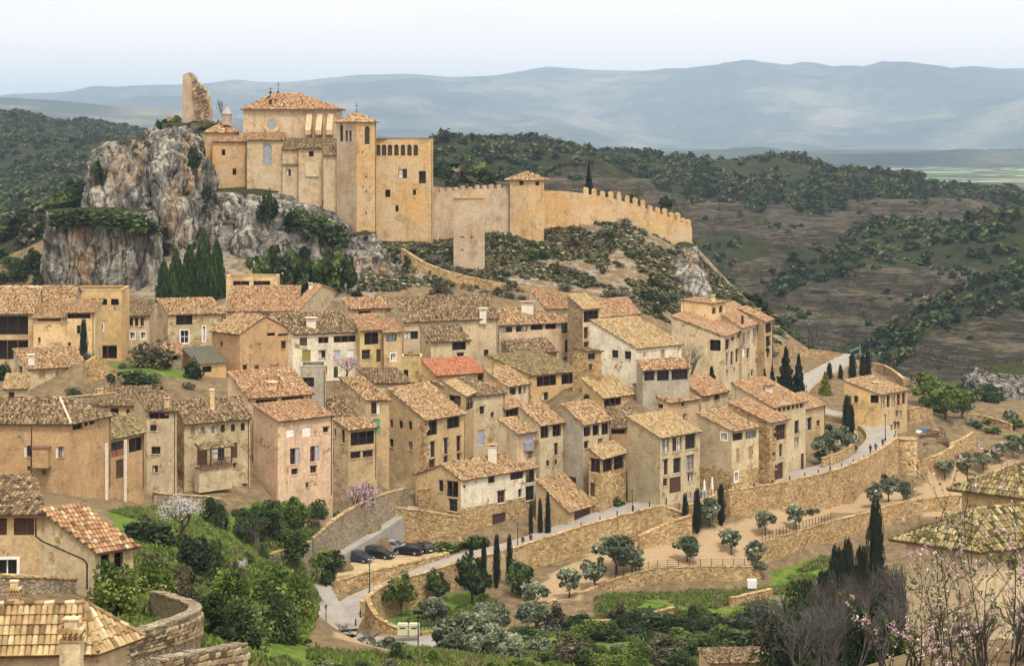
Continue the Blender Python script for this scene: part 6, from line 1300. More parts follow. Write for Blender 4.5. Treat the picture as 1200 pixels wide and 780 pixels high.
# scatters of countable shrubs
ADJ = dict(dark='dark green', mid='mid green', lime='bright yellow green', brown='brown twiggy', grey='pale grey', olive='grey green')
def patch(poly, n, kinds, hpx, wpx, label, group, cat='bush', y0=60, seed=1):
    rg = random.Random(seed); xs = [p[0] for p in poly]; ys_ = [p[1] for p in poly]; k = 0; tr = 0
    while k < n and tr < n*30:
        tr += 1; x, y = rg.uniform(min(xs), max(xs)), rg.uniform(min(ys_), max(ys_))
        if not inpoly(np.array([x]), np.array([y]), poly)[0]: continue
        h = rg.uniform(*hpx); kd = rg.choice(kinds); plant(kd, x, y-h, y, rg.uniform(*wpx), ADJ[kd.split('_')[1]]+' '+label, cat, group); k += 1
patch([(430,285),(560,290),(590,280),(640,258),(720,255),(790,290),(815,330),(815,360),(760,368),(640,345),(560,335),(470,310)], 44, ['bush_dark','bush_mid','bush_mid','bush_brown','bush_grey','bush_olive'], (7,16), (12,28), 'low wild shrub on the castle slope', 'wild shrubs on the castle slope', seed=3)
patch([(820,345),(890,355),(905,400),(1000,410),(1060,430),(1050,442),(960,405),(900,400),(800,350)], 20, ['bush_dark','bush_mid','bush_brown','bush_grey'], (8,18), (16,34), 'wild shrub on the edge of the gorge behind the promenade', 'shrubs on the gorge edge', seed=4)
patch([(600,745),(700,735),(900,715),(960,735),(960,790),(600,790)], 52, ['fine_mid','bush_mid','bush_brown','bush_grey','bush_dark','fine_lime','bush_olive','bush_brown'], (14,34), (26,64), 'wild shrub on the overgrown terraces at the bottom', 'shrubs on the overgrown terraces', seed=5)
patch([(610,745),(640,725),(780,735),(900,720),(900,735),(780,752),(640,755)], 16, ['fine_dark','bush_dark'], (14,28), (40,70), 'bramble bush along the broken low wall', 'brambles along the broken low wall', seed=6)
patch([(120,610),(230,640),(380,600),(370,700),(300,770),(180,720)], 30, ['fine_mid','fine_lime','fine_brown','bush_mid','bush_dark'], (8,22), (16,40), 'small garden shrub in the sloping left gardens', 'small shrubs in the left gardens', seed=7)
patch([(330,740),(440,770),(600,775),(600,795),(330,795)], 12, ['fine_mid','fine_lime','bush_grey','bush_olive'], (12,28), (26,50), 'roadside shrub along the bottom edge', 'shrubs along the bottom edge', seed=8)
patch([(1075,480),(1190,470),(1200,520),(1140,500),(1100,490)], 14, ['bush_mid','bush_olive','bush_brown','bush_lime','bush_grey'], (6,14), (12,26), 'shrub beside the far garden walls', 'shrubs beside the far garden walls', seed=9)
patch([(-5,300),(40,290),(62,345),(-5,350)], 16, ['bush_dark','bush_dark','bush_mid'], (10,20), (18,36), 'shrub on the slope left of the pillar rock', 'shrubs left of the pillar', seed=16)
patch([(662,438),(705,440),(715,472),(690,475)], 7, ['bush_mid','bush_dark','bush_lime'], (5,10), (10,20), 'garden shrub in the gap beside the yellow house', 'shrubs in the village gap', seed=17)
patch([(50,455),(130,452),(225,455),(235,472),(100,475)], 9, ['bush_mid','bush_brown','bush_grey'], (6,12), (12,24), 'garden shrub above the long low brown roof', 'shrubs above the long low roof', seed=18)
patch([(185,590),(300,592),(320,606),(190,608)], 10, ['fine_mid','fine_brown','bush_mid','bush_grey'], (6,13), (14,28), 'garden shrub at the foot of the arched house', 'shrubs at the foot of the arched house', seed=19)
for i in range(9):
    plant('bare', 1035+i*21+vr.uniform(-6,6), vr.uniform(672, 715), 815, vr.uniform(70, 100), 'leafless twiggy tree in front of the near cream house at the right', 'tree', 'leafless trees before the near cream house', 'bare_tree', vr.uniform(72, 86))
patch([(60,395),(180,420),(240,440),(110,450)], 14, ['bush_mid','bush_brown','bush_grey'], (6,14), (10,24), 'garden shrub between the upper left houses', 'garden shrubs upper left', seed=10)
patch([(1120,450),(1200,430),(1200,470),(1130,480)], 16, ['bush_dark','bush_mid','bush_dark'], (8,18), (16,34), 'shrub clinging to the cliff at the right edge', 'shrubs on the right cliff', seed=12)
patch([(195,150),(240,148),(280,140),(236,165),(220,190),(205,175)], 16, ['bush_mid','bush_brown','bush_lime'], (4,8), (8,16), 'tuft of grass and scrub on the hilltop by the ruin', 'tufts on the hilltop', seed=13)
patch([(300,345),(480,345),(560,340),(640,352),(740,372),(600,350),(450,352)], 14, ['bush_brown','bush_grey','bush_dark'], (6,12), (10,24), 'scrub between the top roofs and the slope', 'scrub above the top roofs', seed=14)
patch([(905,600),(1060,575),(1060,582),(905,628)], 8, ['bush_brown','bush_olive'], (3,6), (8,14), 'tuft of dry grass along the upper path', 'tufts along the upper path', seed=15)
# blossoming almond close to the camera on the right
def almond():
    base = P(1150, 860, 34); r = empty('almond_tree', base, 'nearby almond tree with thin bare shoots and pink blossom at the right edge', 'tree'); rg = random.Random(21); mb = MB(); pts = []; buds = MB()
    def shoot(p, d, ln, rad, k):
        n = 7; q = p.copy()
        for i in range(n):
            d = (d+Vector((rg.uniform(-1,1), rg.uniform(-1,1), rg.uniform(-.5,.8)))*.13).normalized(); e = q+d*ln/n; r0, r1 = rad*(1-i/n*.75), rad*(1-(i+1)/n*.75); mb.tube(q, e, r0, r1, 5 if rad > .01 else 3, 0, .5, False)
            if k > 0 and i > 0 and rg.random() < (.95 if k > 1 else .75):
                nn_ = d.orthogonal(); nn_.rotate(Matrix.Rotation(rg.uniform(0, 6.28), 3, d)); shoot(e, (d*.8+nn_.normalized()*rg.uniform(.35,.9)).normalized(), ln*rg.uniform(.28,.5), rad*.45, k-1)
            if k < 2 and rg.random() < .5:
                pts.append((e.copy(), 1 if rg.random() < .27 else 0))
            q = e
    for px, yt, Y in ((1078,680,34),(1100,630,36),(1122,690,32),(1140,640,37),(1160,605,35),(1178,590,33),(1196,560,36),(1208,620,30),(1058,720,31),(1185,660,29),(1030,745,30),(1110,720,29),(1090,700,33),(1150,690,31)):
        tgt = P(px, yt, Y); s = base+Vector((rg.uniform(-.5,.5), rg.uniform(-1,1), 0)); s = s.lerp(P(px, 840, Y), .75); dv = tgt-s; shoot(s, dv.normalized(), dv.length, .021, 2)
        mb.tube(base-Vector((0,0,1.6)), s, .05, .022, 6, 0, .5, False)
    mb.tube(base-Vector((0,0,4)), base-Vector((0,0,1.4)), .12, .07, 8, 0, .5, False); mb.build('branches', M['barkdark'], r, base)
    rs = np.random.RandomState(3); Q = np.array([tuple(p) for p, k in pts if k])-np.array(base); Q = np.repeat(Q, 9, 0)+rs.normal(0, .022, (len(Q)*9, 3)); link('blossom', leaves('blossom', Q, .035, rs.uniform(0,1,len(Q)), M['petal_pink'], 1.1, rs), r)
    Q = np.array([tuple(p) for p, k in pts if not k])-np.array(base); Q = np.repeat(Q, 3, 0)+rs.normal(0, .012, (len(Q)*3, 3)); link('buds', leaves('buds', Q, .03, rs.uniform(0,.6,len(Q)), M['leaf_lime'], 1.9, rs), r)
almond()
# ------------------------------------------------------------------ far woods and ground cover: stuff
def scatter(name, pts, scl, srcs, flat=1.0, seed=0):
    rs = np.random.RandomState(seed); n = len(pts); me = bpy.data.meshes.new(name); me.vertices.add(n); me.vertices.foreach_set('co', np.asarray(pts, np.float32).ravel())
    a = me.attributes.new('sc', 'FLOAT_VECTOR', 'POINT'); s = np.stack([scl, scl, scl*rs.uniform(.65, 1.1, n)*flat], 1); a.data.foreach_set('vector', s.astype(np.float32).ravel())
    a = me.attributes.new('rz', 'FLOAT_VECTOR', 'POINT'); z = np.zeros((n,3)); z[:,2] = rs.uniform(0, 6.28, n); a.data.foreach_set('vector', z.astype(np.float32).ravel())
    a = me.attributes.new('var', 'INT', 'POINT'); a.data.foreach_set('value', rs.randint(0, len(srcs), n).astype(np.int32))
    o = link(name, me); g = bpy.data.node_groups.new(name, 'GeometryNodeTree'); g.interface.new_socket('Geometry', in_out='INPUT', socket_type='NodeSocketGeometry'); g.interface.new_socket('Geometry', in_out='OUTPUT', socket_type='NodeSocketGeometry')
    gi, go = g.nodes.new('NodeGroupInput'), g.nodes.new('NodeGroupOutput'); ip = g.nodes.new('GeometryNodeInstanceOnPoints'); jn = g.nodes.new('GeometryNodeJoinGeometry'); mp_ = g.nodes.new('GeometryNodeMeshToPoints'); g.links.new(gi.outputs[0], mp_.inputs[0])
    for i, me2 in enumerate(srcs):
        so_ = bpy.data.objects.new('clump', me2); oi = g.nodes.new('GeometryNodeObjectInfo'); oi.inputs['Object'].default_value = so_; oi.inputs['As Instance'].default_value = True; g.links.new(oi.outputs['Geometry'], jn.inputs[0])
    def na(nm, ty): q = g.nodes.new('GeometryNodeInputNamedAttribute'); q.data_type = ty; q.inputs[0].default_value = nm; return [x for x in q.outputs if x.enabled][0]
    er = g.nodes.new('FunctionNodeEulerToRotation'); g.links.new(na('rz', 'FLOAT_VECTOR'), er.inputs[0])
    g.links.new(mp_.outputs[0], ip.inputs['Points']); g.links.new(jn.outputs[0], ip.inputs['Instance']); ip.inputs['Pick Instance'].default_value = True
    g.links.new(na('var', 'INT'), ip.inputs['Instance Index']); g.links.new(er.outputs[0], ip.inputs['Rotation']); g.links.new(na('sc', 'FLOAT_VECTOR'), ip.inputs['Scale']); g.links.new(ip.outputs[0], go.inputs[0])
    md = o.modifiers.new('scatter', 'NODES'); md.node_group = g; return tag(o, kind='stuff')
def scrubmesh(mat, seed): return crown('dome', M[mat], seed, 130, .24)
SCR = [scrubmesh(m_, i+3) for i, m_ in enumerate(('leaf_dark','leaf_mid','leaf_dark','leaf_dark','leaf_mid','leaf_dark','leaf_brown'))]
Xg, Yg, Zg, HPX, HPY = HG; rs = np.random.RandomState(8)
nr, nc = Xg.shape; cell = (np.diff(Xg[:-1], axis=1)*np.diff(Yg[:,:-1], axis=0)); prob = np.maximum(0, cell).ravel()
green = cover_green(HPX, HPY)[:-1,:-1]; vis = ((HPX > -450) & (HPX < 1650))[:-1,:-1]; dens = np.where(green > .5, 1.5, .03+.42*(np.abs(np.gradient(Zg, axis=0)/np.maximum(.1, np.gradient(Yg, axis=0)))[:-1,:-1] < .22)*(fbm(Xg, Yg, 45, 4, 91)[:-1,:-1] > .47))*np.where(HPX[:-1,:-1] < 300, 3.6, 1.0)*vis*np.clip(fbm(Xg, Yg, 60, 4, 31)[:-1,:-1]*4-1.25, .05, 1)
w_ = (prob.reshape(dens.shape)*dens*np.clip(1200/Yg[:-1,:-1], .3, 1.5)); w_ = w_.ravel()/w_.sum(); kk = rs.choice(len(w_), 90000, p=w_); i, j = kk//(nc-1), kk % (nc-1); fu, fv = rs.rand(len(kk)), rs.rand(len(kk))
pt = np.stack([Xg[i,j]+(Xg[i,j+1]-Xg[i,j])*fu, Yg[i,j]+(Yg[i+1,j]-Yg[i,j])*fv, Zg[i,j]*(1-fu)*(1-fv)+Zg[i,j+1]*fu*(1-fv)+Zg[i+1,j]*(1-fu)*fv+Zg[i+1,j+1]*fu*fv-.4], 1)
scatter('far_woodland', pt, rs.uniform(3.0, 7.5, len(kk))*np.where(green.ravel()[kk] > .5, 1, .6), SCR, .72, 2)
# grass and low growth on the near ground
def tuft(mat, seed, n=26):
    r2 = np.random.RandomState(seed); Cc = np.stack([r2.normal(0, .3, n), r2.normal(0, .3, n), r2.uniform(.08, .4, n)], 1); return leaves('tuft', Cc, .16, r2.uniform(.2, .9, n), M[mat], 3.2, r2, 1.5)
leafmat('grass_green', [(0,(.055,.095,.014)),(.5,(.13,.20,.03)),(1,(.24,.27,.07))]); leafmat('grass_dry', [(0,(.14,.115,.05)),(.5,(.25,.20,.10)),(1,(.36,.30,.17))])
def gpts(polys, n, seed):
    r2 = np.random.RandomState(seed); out_ = []
    while len(out_) < n:
        Y = r2.uniform(75, 300, 20000); u2 = r2.uniform(-.28, .28, 20000); X = u2*Y; z = TER.z(X, Y); px, py = 600+F*u2, YH-F*z/Y; k = np.zeros(len(Y), bool)
        for q in polys: k |= inpoly(px, py, q)
        k &= fbm(X, Y, 9, 4, 40) > .42; out_ += list(zip(X[k], Y[k], z[k]))
    return np.array(out_[:n])
gp = gpts(GRASS[:6]+[[(150,700),(235,690),(235,720),(150,735)]], 42000, 3); gp[:,2] += (fbm(gp[:,0], gp[:,1], 6, 4, 3)-.47)*.7
scatter('grass', gp, np.random.RandomState(1).uniform(.5, 1.3, len(gp)), [tuft('grass_green', 1), tuft('grass_green', 2), tuft('grass_green', 3), tuft('grass_dry', 4), tuft('leaf_mid', 5)], 1, 4)
rs = np.random.RandomState(19); Y = rs.uniform(335, 435, 160000); u2 = rs.uniform(-.085, .16, 160000); X = u2*Y; z = TER.z(X, Y); px, py = 600+F*u2, YH-F*z/Y
k = inpoly(px, py, [(430,283),(640,255),(720,252),(815,275),(925,400),(900,425),(840,395),(700,350),(520,335),(420,345)]) & (fbm(X, Y, 8, 4, 44) > .40); sp_ = np.stack([X, Y, z-.1], 1)[k][:14000]
scatter('slope_scrub', sp_, rs.uniform(.5, 1.35, len(sp_)), [crown('dome', M[m_], 60+i, 60, .3) for i, m_ in enumerate(('leaf_mid','leaf_dark','leaf_brown','grass_dry','leaf_brown','leaf_olive','grass_dry'))], .7, 6)

rs = np.random.RandomState(23); Y = 60+390*np.sqrt(rs.uniform(0, 1, 40000)); u2 = rs.uniform(-.6, .6, 40000); X = u2*Y; z = TER.z(X, Y); px = 600+F*u2
k = ((px < -30) | (px > 1225)) & (fbm(X, Y, 14, 4, 45) > .45); sp_ = np.stack([X, Y, z-.1], 1)[k][:11000]
scatter('hillside_scrub', sp_, rs.uniform(1.2, 3.6, len(sp_)), SCR, .8, 9)
# ------------------------------------------------------------------ small things
def road_pt(px, py):
    """point on the road surface seen at a photo pixel"""
    best = None
    for k in ('road', 'side_street'):
        for p in RC[k]:
            q = px_of(p); d = (q[0]-px)**2+((q[1]-py)*2.2)**2
            if best is None or d < best[0]: best = (d, p)
    z = best[1].z+.02; Y = -z*F/(py-YH); return P(px, py, Y)
def skinmesh(name, joints, edges, mat, sub=1):
    me = bpy.data.meshes.new(name); me.from_pydata([j[:3] for j in joints], edges, []); o = bpy.data.objects.new(name, me); C.objects.link(o)
    sk = o.modifiers.new('skin', 'SKIN')
    if not me.skin_vertices: 
        bpy.context.view_layer.objects.active = o; bpy.ops.mesh.customdata_skin_add()
    for v, j in zip(me.skin_vertices[0].data, joints): v.radius = (j[3], j[4] if len(j) > 4 else j[3])
    me.skin_vertices[0].data[0].use_root = True
    ss = o.modifiers.new('sub', 'SUBSURF'); ss.levels = sub; ss.render_levels = sub
    dg = bpy.context.evaluated_depsgraph_get(); dg.update(); r = bpy.data.meshes.new_from_object(o.evaluated_get(dg)); r.name = name; r.materials.clear(); r.materials.append(mat); bpy.data.objects.remove(o); bpy.data.meshes.remove(me); return r
M['skin'] = plain('skin', (.48,.29,.20), .6); M['hair'] = plain('dark_hair', (.03,.02,.015), .6); M['coat'] = plain('black_coat', (.018,.018,.022), .8); M['coatb'] = plain('dark_blue_coat', (.025,.03,.05), .8); M['trouser'] = plain('dark_trousers', (.03,.03,.038), .85); M['shoe'] = plain('shoe', (.02,.016,.013), .5)
def person_meshes(step, seed):
    s = step; rg = random.Random(seed)
    hipL, hipR = (-.09,0,.93), (.09,0,.93); kL, kR = (-.10,.10*s,.50), (.10,-.06*s-.04,.50); aL, aR = (-.10,.24*s,.09), (.10,-.30*s,.12)
    shL, shR = (-.19,0,1.42), (.19,0,1.42); eL, eR = (-.25,-.10*s,1.14), (.25,.10*s,1.14); wL, wR = (-.24,-.02-.2*s+.1,.90), (.24,.10+.12*s,.90)
    J = [(0,0,.98,.13,.10),(0,0,1.2,.13,.10),(0,0,1.42,.14,.09),(0,-.01,1.52,.055),(0,.0,1.60,.075),(0,.0,1.70,.085),(0,.01,1.76,.06), hipL+(.085,),kL+(.058,),aL+(.04,),(aL[0],aL[1]+.14,.04,.04), hipR+(.085,),kR+(.058,),aR+(.04,),(aR[0],aR[1]+.14,.05,.04), shL+(.055,),eL+(.042,),wL+(.03,), shR+(.055,),eR+(.042,),wR+(.03,),(0,.09,1.64,.022)]
    E = [(0,1),(1,2),(2,3),(3,4),(4,5),(5,6),(0,7),(7,8),(8,9),(9,10),(0,11),(11,12),(12,13),(13,14),(2,15),(15,16),(16,17),(2,18),(18,19),(19,20),(4,21)]
    for wi, w_, sd in ((17, wL, -1), (20, wR, 1)):                     # palm, four fingers and a thumb
        pm = len(J); J.append((w_[0], w_[1]+.01, w_[2]-.07, .030, .016)); E.append((wi, pm))
        for i, ln in enumerate((.060, .072, .066, .050)):
            a = len(J); o = -.027+.018*i; J.append((w_[0]+sd*.0, w_[1]+o+.005, w_[2]-.105, .009)); J.append((w_[0]-sd*.012, w_[1]+o+.007, w_[2]-.105-ln*.55, .008)); J.append((w_[0]-sd*.03, w_[1]+o+.007, w_[2]-.105-ln*.9, .007)); E += [(pm,a),(a,a+1),(a+1,a+2)]
        a = len(J); J.append((w_[0]-sd*.02, w_[1]+.045, w_[2]-.055, .010)); J.append((w_[0]-sd*.03, w_[1]+.06, w_[2]-.09, .008)); E += [(pm,a),(a,a+1)]
    body = skinmesh('body', J, E, M['skin'])
    coat = lambda m: skinmesh('coat', [(0,0,.86,.165,.125),(0,0,1.1,.155,.12),(0,0,1.3,.165,.125),(0,0,1.44,.145,.10),(0,-.01,1.51,.07)]+[shL+(.075,),eL+(.058,),(wL[0],wL[1],wL[2]+.03,.045),shR+(.075,),eR+(.058,),(wR[0],wR[1],wR[2]+.03,.045)], [(0,1),(1,2),(2,3),(3,4),(3,5),(5,6),(6,7),(3,8),(8,9),(9,10)], m)
    tr = skinmesh('trousers', [(0,0,.95,.14,.115),hipL+(.10,),kL+(.074,),(aL[0],aL[1],aL[2]+.02,.06),hipR+(.10,),kR+(.074,),(aR[0],aR[1],aR[2]+.02,.06)], [(0,1),(1,2),(2,3),(0,4),(4,5),(5,6)], M['trouser'])
    sh = [skinmesh('shoe', [(a[0],a[1]-.04,a[2]-.04,.05,.045),(a[0],a[1]+.08,a[2]-.05,.05,.04),(a[0],a[1]+.17,a[2]-.055,.042,.03)], [(0,1),(1,2)], M['shoe']) for a in (aL, aR)]
    hr = skinmesh('hair', [(0,-.025,1.64,.075),(0,-.02,1.72,.098,.095),(0,-.0,1.78,.075)], [(0,1),(1,2)], M['hair'])
    return body, {c: coat(M[c]) for c in ('coat', 'coatb')}, tr, sh, hr
PM = [person_meshes(1.0, 1), person_meshes(.25, 2)]
for px, py, rz, k, c, h, lab in ((612.7,640.5,-60,0,'coatb',1.66,'person in dark clothes on the lower road, left of the walking pair'), (622,638,-70,0,'coat',1.75,'person in dark clothes on the lower road, right of the walking pair'), (1020,531.5,-50,1,'coat',1.7,'leftmost dark dressed person on the upper road bend'), (1026.3,529.8,-40,0,'coat',1.68,'middle dark dressed person on the upper road bend'), (1034.5,523.8,-30,1,'coatb',1.6,'person in dark blue leaning toward the wall by the lamp on the bend'), (1049,503,160,1,'coat',1.74,'left of the two people at the parapet under the cafe house'), (1052.8,503.2,200,1,'coatb',1.76,'right of the two people at the parapet under the cafe house')):
    p = road_pt(px, py); r = empty('person', p, lab, 'person', 'people on the roads'); r.rotation_euler = (0,0,math.radians(rz)); s = h/1.78; r.scale = (s*1.05, s*1.05, s); b, co_, tr, sh, hr = PM[k]
    link('body', b, r); link('coat', co_[c], r); link('trousers', tr, r); link('hair', hr, r)
    for q in sh: link('shoe', q, r)
# cars
M['tyre'] = plain('tyre', (.02,.02,.02), .9); M['rim'] = plain('rim', (.42,.42,.43), .35, .5, .6); M['lampw'] = plain('headlight_glass', (.7,.72,.74), .15, .6); M['lampr'] = plain('tail_light', (.45,.02,.015), .2, .6); M['carglass'] = plain('car_glass', (.03,.035,.04), .06, .7)
def car(px, py, Y, rz, col, label, ln=4.2, wd=1.75, ht=1.46, estate=False):
    p = P(px, py, Y); r = empty('parked_car', p, label, 'car', 'cars in the small car park'); r.rotation_euler = (0,0,math.radians(rz)); bm_ = plain('car_paint', col, .22, .6, .3, .04); k = ln/4.2
    def loft(sec, mat, name, par=r):
        mb = MB(); rings = []
        for x, zb, zt, w_, wt in sec:
            rings.append([Vector((x,-w_/2,zb)), Vector((x,-w_/2*1.0,(zb+zt)/2)), Vector((x,-wt/2,zt)), Vector((x,wt/2,zt)), Vector((x,w_/2,(zb+zt)/2)), Vector((x,w_/2,zb))])
        for a, b in zip(rings, rings[1:]):
            for i in range(6): j = (i+1) % 6; mb.poly([a[i], b[i], b[j], a[j]][::-1])
        mb.poly(rings[0]); mb.poly(rings[-1][::-1]); return mb.build(name, mat, par)
    body = loft([(-2.1*k,.42,.78,wd*.86,wd*.80),(-2.02*k,.26,.93,wd*.97,wd*.9),(-1.5*k,.22,.97,wd,wd*.93),(0,.20,.95,wd,wd*.94),(.9*k,.22,.93,wd,wd*.92),(1.6*k,.24,.80,wd*.97,wd*.86),(2.0*k,.28,.70,wd*.9,wd*.8),(2.1*k,.38,.6,wd*.8,wd*.74)], bm_, 'body')
    rear = -2.0*k if estate else -1.75*k
    loft([(rear,.93,.96,wd*.88,wd*.86),(rear+.28*k,.93,ht-.06,wd*.88,wd*.68),(-.9*k,.93,ht,wd*.9,wd*.70),(.1*k,.93,ht-.03,wd*.9,wd*.69),(.95*k,.92,.96,wd*.86,wd*.84)], M['carglass'], 'window')
    loft([(rear+.26*k,ht-.075,ht-.03,wd*.72,wd*.66),(-.9*k,ht-.06,ht+.03,wd*.745,wd*.66),(.12*k,ht-.09,ht,wd*.74,wd*.64)], bm_, 'roof')
    for s in (-1, 1):
        mb = MB()
        for x0, x1, t0, t1 in ((-.45*k,-.42*k,.93,ht-.03), (.95*k,.1*k,.94,ht-.04), (rear+.0,rear+.3*k,.94,ht-.05)):
            mb.tube((x0, s*wd*.435, t0), (x1, s*wd*.355, t1), .045, .04, 4)
        mb.build('pillar', bm_, r)
        for x in (-1.28*k, 1.3*k):
            mb = MB(); mb.tube((x, s*(wd/2-.2), .31), (x, s*(wd/2+.015), .31), .31, .31, 14); wh = mb.build('wheel', M['tyre'], r); mb = MB(); mb.tube((x, s*(wd/2+.0), .31), (x, s*(wd/2+.03), .31), .19, .17, 10); mb.build('rim', M['rim'], wh)
        mb = MB(); mb.box((2.03*k, s*wd*.36-.16, .56), (.06,0,0), (0,.32,0), (0,0,.13)); mb.build('headlight', M['lampw'], r)
        mb = MB(); mb.box((-2.09*k, s*wd*.38-.12, .68), (.06,0,0), (0,.24,0), (0,0,.2)); mb.build('tail_light', M['lampr'], r)
        mb = MB(); mb.box((.72*k, s*(wd*.5)-(.0 if s > 0 else .16), .95), (.12,0,0), (0,.16,0), (0,0,.13)); mb.build('mirror', bm_, r)
    for x in (2.105*k, -2.115*k): mb = MB(); mb.box((x-.01, -.26, .42), (.02,0,0), (0,.52,0), (0,0,.11)); mb.build('number_plate', M['whitep'], r)
car(421, 657.5, 261, -28, (.035,.045,.065), 'dark blue hatchback with a pale bonnet, leftmost of the parked cars', 3.9)
car(444, 653, 263.4, -24, (.012,.022,.020), 'long dark green estate car in the middle of the car park', 4.6, 1.8, 1.6, True)
car(463, 645, 268, -20, (.36,.39,.41), 'silver car parked behind the dark estate', 4.2)
car(479, 648.5, 265.4, 158, (.016,.014,.018), 'black car showing a red tail light, right of the silver one', 4.2)
car(495, 646, 267.2, 130, (.03,.028,.03), 'dark car at the right end of the car park by the stone wall', 3.9)
# street lamps
def lamp_proto():
    pole = MB(); pole.lathe((0,0,0), [(.16,0),(.16,.35),(.075,.5),(.06,2.6),(.05,3.5),(.09,3.55),(.05,3.65)], 8); lan = MB(); lan.lathe((0,0,3.65), [(.10,0),(.2,.42)], 6, 0, .5, .3); cap = MB(); cap.lathe((0,0,4.07), [(.24,0),(.16,.12),(.06,.2),(.03,.34)], 6, 0, .5, .3)
    return pole.mesh('pole', M['iron']), lan.mesh('lantern', M['glassb']), cap.mesh('lamp_cap', M['iron'])
LP = lamp_proto()
for px, yt, yb, Y, lab in ((433,655,697,247.5,'lamp post in front of the car park wall'), (382,707,747,237,'lamp post at the lane junction'), (410,736,778,226,'lamp post on the plaza at the bottom'), (331,645,664,236,'lamp post at the end of the hanging garden'), (606.6,612,643,266,'lamp post left of the walking pair'), (741,573,604,279,'lamp post on the road before the annex'), (741,636,673,263,'lamp post among the olive trees'), (972.5,528,553,306.5,'lamp post on the road above the tall wall'), (1037.5,484,516,333.5,'lamp post on the outer road bend'), (1070,562,588,318,'lamp post at the foot of the bastion'), (948,375,409,398,'lamp post on the promenade parapet'), (1018,395,420,403,'lamp post by the promenade panel')):
    p = P(px, yb, Y); s = (yb-yt)*Y/F/4.4; r = empty('street_lamp', p, lab, 'street lamp', 'old style street lamps'); r.scale = (max(.9,s),)*2+(s,)
    for n_, m_ in zip(('pole', 'lantern', 'lamp_cap'), LP): link(n_, m_, r)
p = P(490, 780, 222); r = empty('floodlight_mast', p, 'tall thin mast with a flat black panel head at the bottom', 'street lamp'); mb = MB(); mb.tube(p, p+Vector((0,0,6.4)), .09, .06, 8); mb.build('pole', M['iron'], r, p); mb = MB(); mb.box(p+Vector((-.55,-.3,6.1)), (1.1,0,0), (0,.25,.1), (0,-.15,.42)); mb.build('panel', M['iron'], r, p)
# bollards
bm0 = MB(); bm0.lathe((0,0,0), [(.09,0),(.085,.75),(.11,.78),(.11,.86),(.04,.95)], 8); BOL = bm0.mesh('bollard', M['iron']); nb_ = 0
def along(lo, hi, step, off, lab, grp):
    pts = RC['road']; acc = 0
    for i in range(1, len(pts)-1):
        dd = pts[i+1]-pts[i-1]; n = Vector((-dd.y, dd.x, 0)).normalized(); acc += (pts[i]-pts[i-1]).length; q = pts[i]+n*off; x = px_of(q)[0]
        if lo < i < hi and acc > step: acc = 0; o = link('bollard', BOL, None, q); tag(o, lab, 'bollard', grp)
along(2, 26, 2.4, -2.3, 'short black bollard along the steep lower road', 'bollards on the lower road')
along(34, 66, 2.6, -2.35, 'short black bollard on the wall side of the road, middle stretch', 'bollards on the middle road'); along(66, 100, 2.6, -2.3, 'short black bollard above the tall curved wall', 'bollards above the tall wall')
# fences of posts and rails
def fence(label, pts, h=1.0, step=1.6, mesh=True, mat='iron', name='wire_fence', lift=.12):
    tp = smooth([P(*p) for p in pts], 4); c = tp[len(tp)//2].copy(); r = empty(name, c, label, 'fence'); acc = step
    mb = MB()
    for a, b in zip(tp, tp[1:]):
        for z in ((.1, .35, .6, .85) if mesh else (h*.5, h)): mb.tube(a+Vector((0,0,z*h+lift)), b+Vector((0,0,z*h+lift)), .022 if mesh else .03, None, 3, 0, .5, False)
    mb.build('rail', M[mat], r, c); pm = MB(); pm.tube((0,0,0), (0,0,h), .045, .04, 5); pmm = pm.mesh('post', M[mat])
    for a, b in zip(tp, tp[1:]):
        L_ = (b-a).length; k = 0.
        while acc+0 <= L_: link('post', pmm, r, a.lerp(b, acc/L_)+Vector((0,0,lift))-c); acc += step
        acc -= L_
    return r
fence('wire fence with grey posts along the middle terrace wall', [(712,682,259.3),(761,667.5,264.8),(800,664.5,266.8),(850,664,267.8),(890,664,268.8)], 1.1)
fence('dark iron fence curving along the high terrace wall', [(889,637,277.8),(930,624,283.3),(975,611,290.3)], 1.3, .8, True)
fence('dark railing around the parasol terrace', [(800,585,283),(818,583.5,284.5),(836,581,286.5),(855,575,289.4)], 1.0, .7, True, 'iron', 'railing')
fence('low iron railing by the small lawn', [(462,731,237),(480,737,236.5),(500,738,237),(522,733,239.5)], 1.0, .5, True, 'iron', 'railing')
# parasols
for px, yt, yb, lab in ((801.5,572,587,'leftmost closed white parasol on the cafe terrace'), (814.5,569,585,'second closed white parasol on the cafe terrace'), (825.5,564,583,'third closed white parasol, right of middle'), (834.5,561,581,'rightmost and tallest closed white parasol')):
    p = P(px, yb, 288); h = (yb-yt)*288/F+.4; r = empty('parasol', p, lab, 'parasol', 'closed parasols on the cafe terrace'); mb = MB(); mb.lathe(p, [(.28,0),(.28,.06),(.03,.08),(.03,h)], 8); mb.build('pole', M['whitep'], r, p)
    mb = MB(); k = 10
    prof = [(.10,.85),(.26,.95),(.22,1.4),(.15,h-.5),(.05,h)]; 
    for (r0,z0),(r1,z1) in zip(prof, prof[1:]):
        for i in range(k):
            f = lambda rr, i, z: p+Vector((rr*(1 if i % 2 else .72)*math.cos(2*math.pi*i/k), rr*(1 if i % 2 else .72)*math.sin(2*math.pi*i/k), z)); mb.poly([f(r0,i,z0), f(r0,i+1,z0), f(r1,i+1,z1), f(r1,i,z1)])
    mb.build('folded_canopy', M['whitep'], r, p)
pave('cafe_terrace', [(796,590,283),(855,577,289),(852,568,295),(800,578,290)], M['verge'], .05, 1.5)
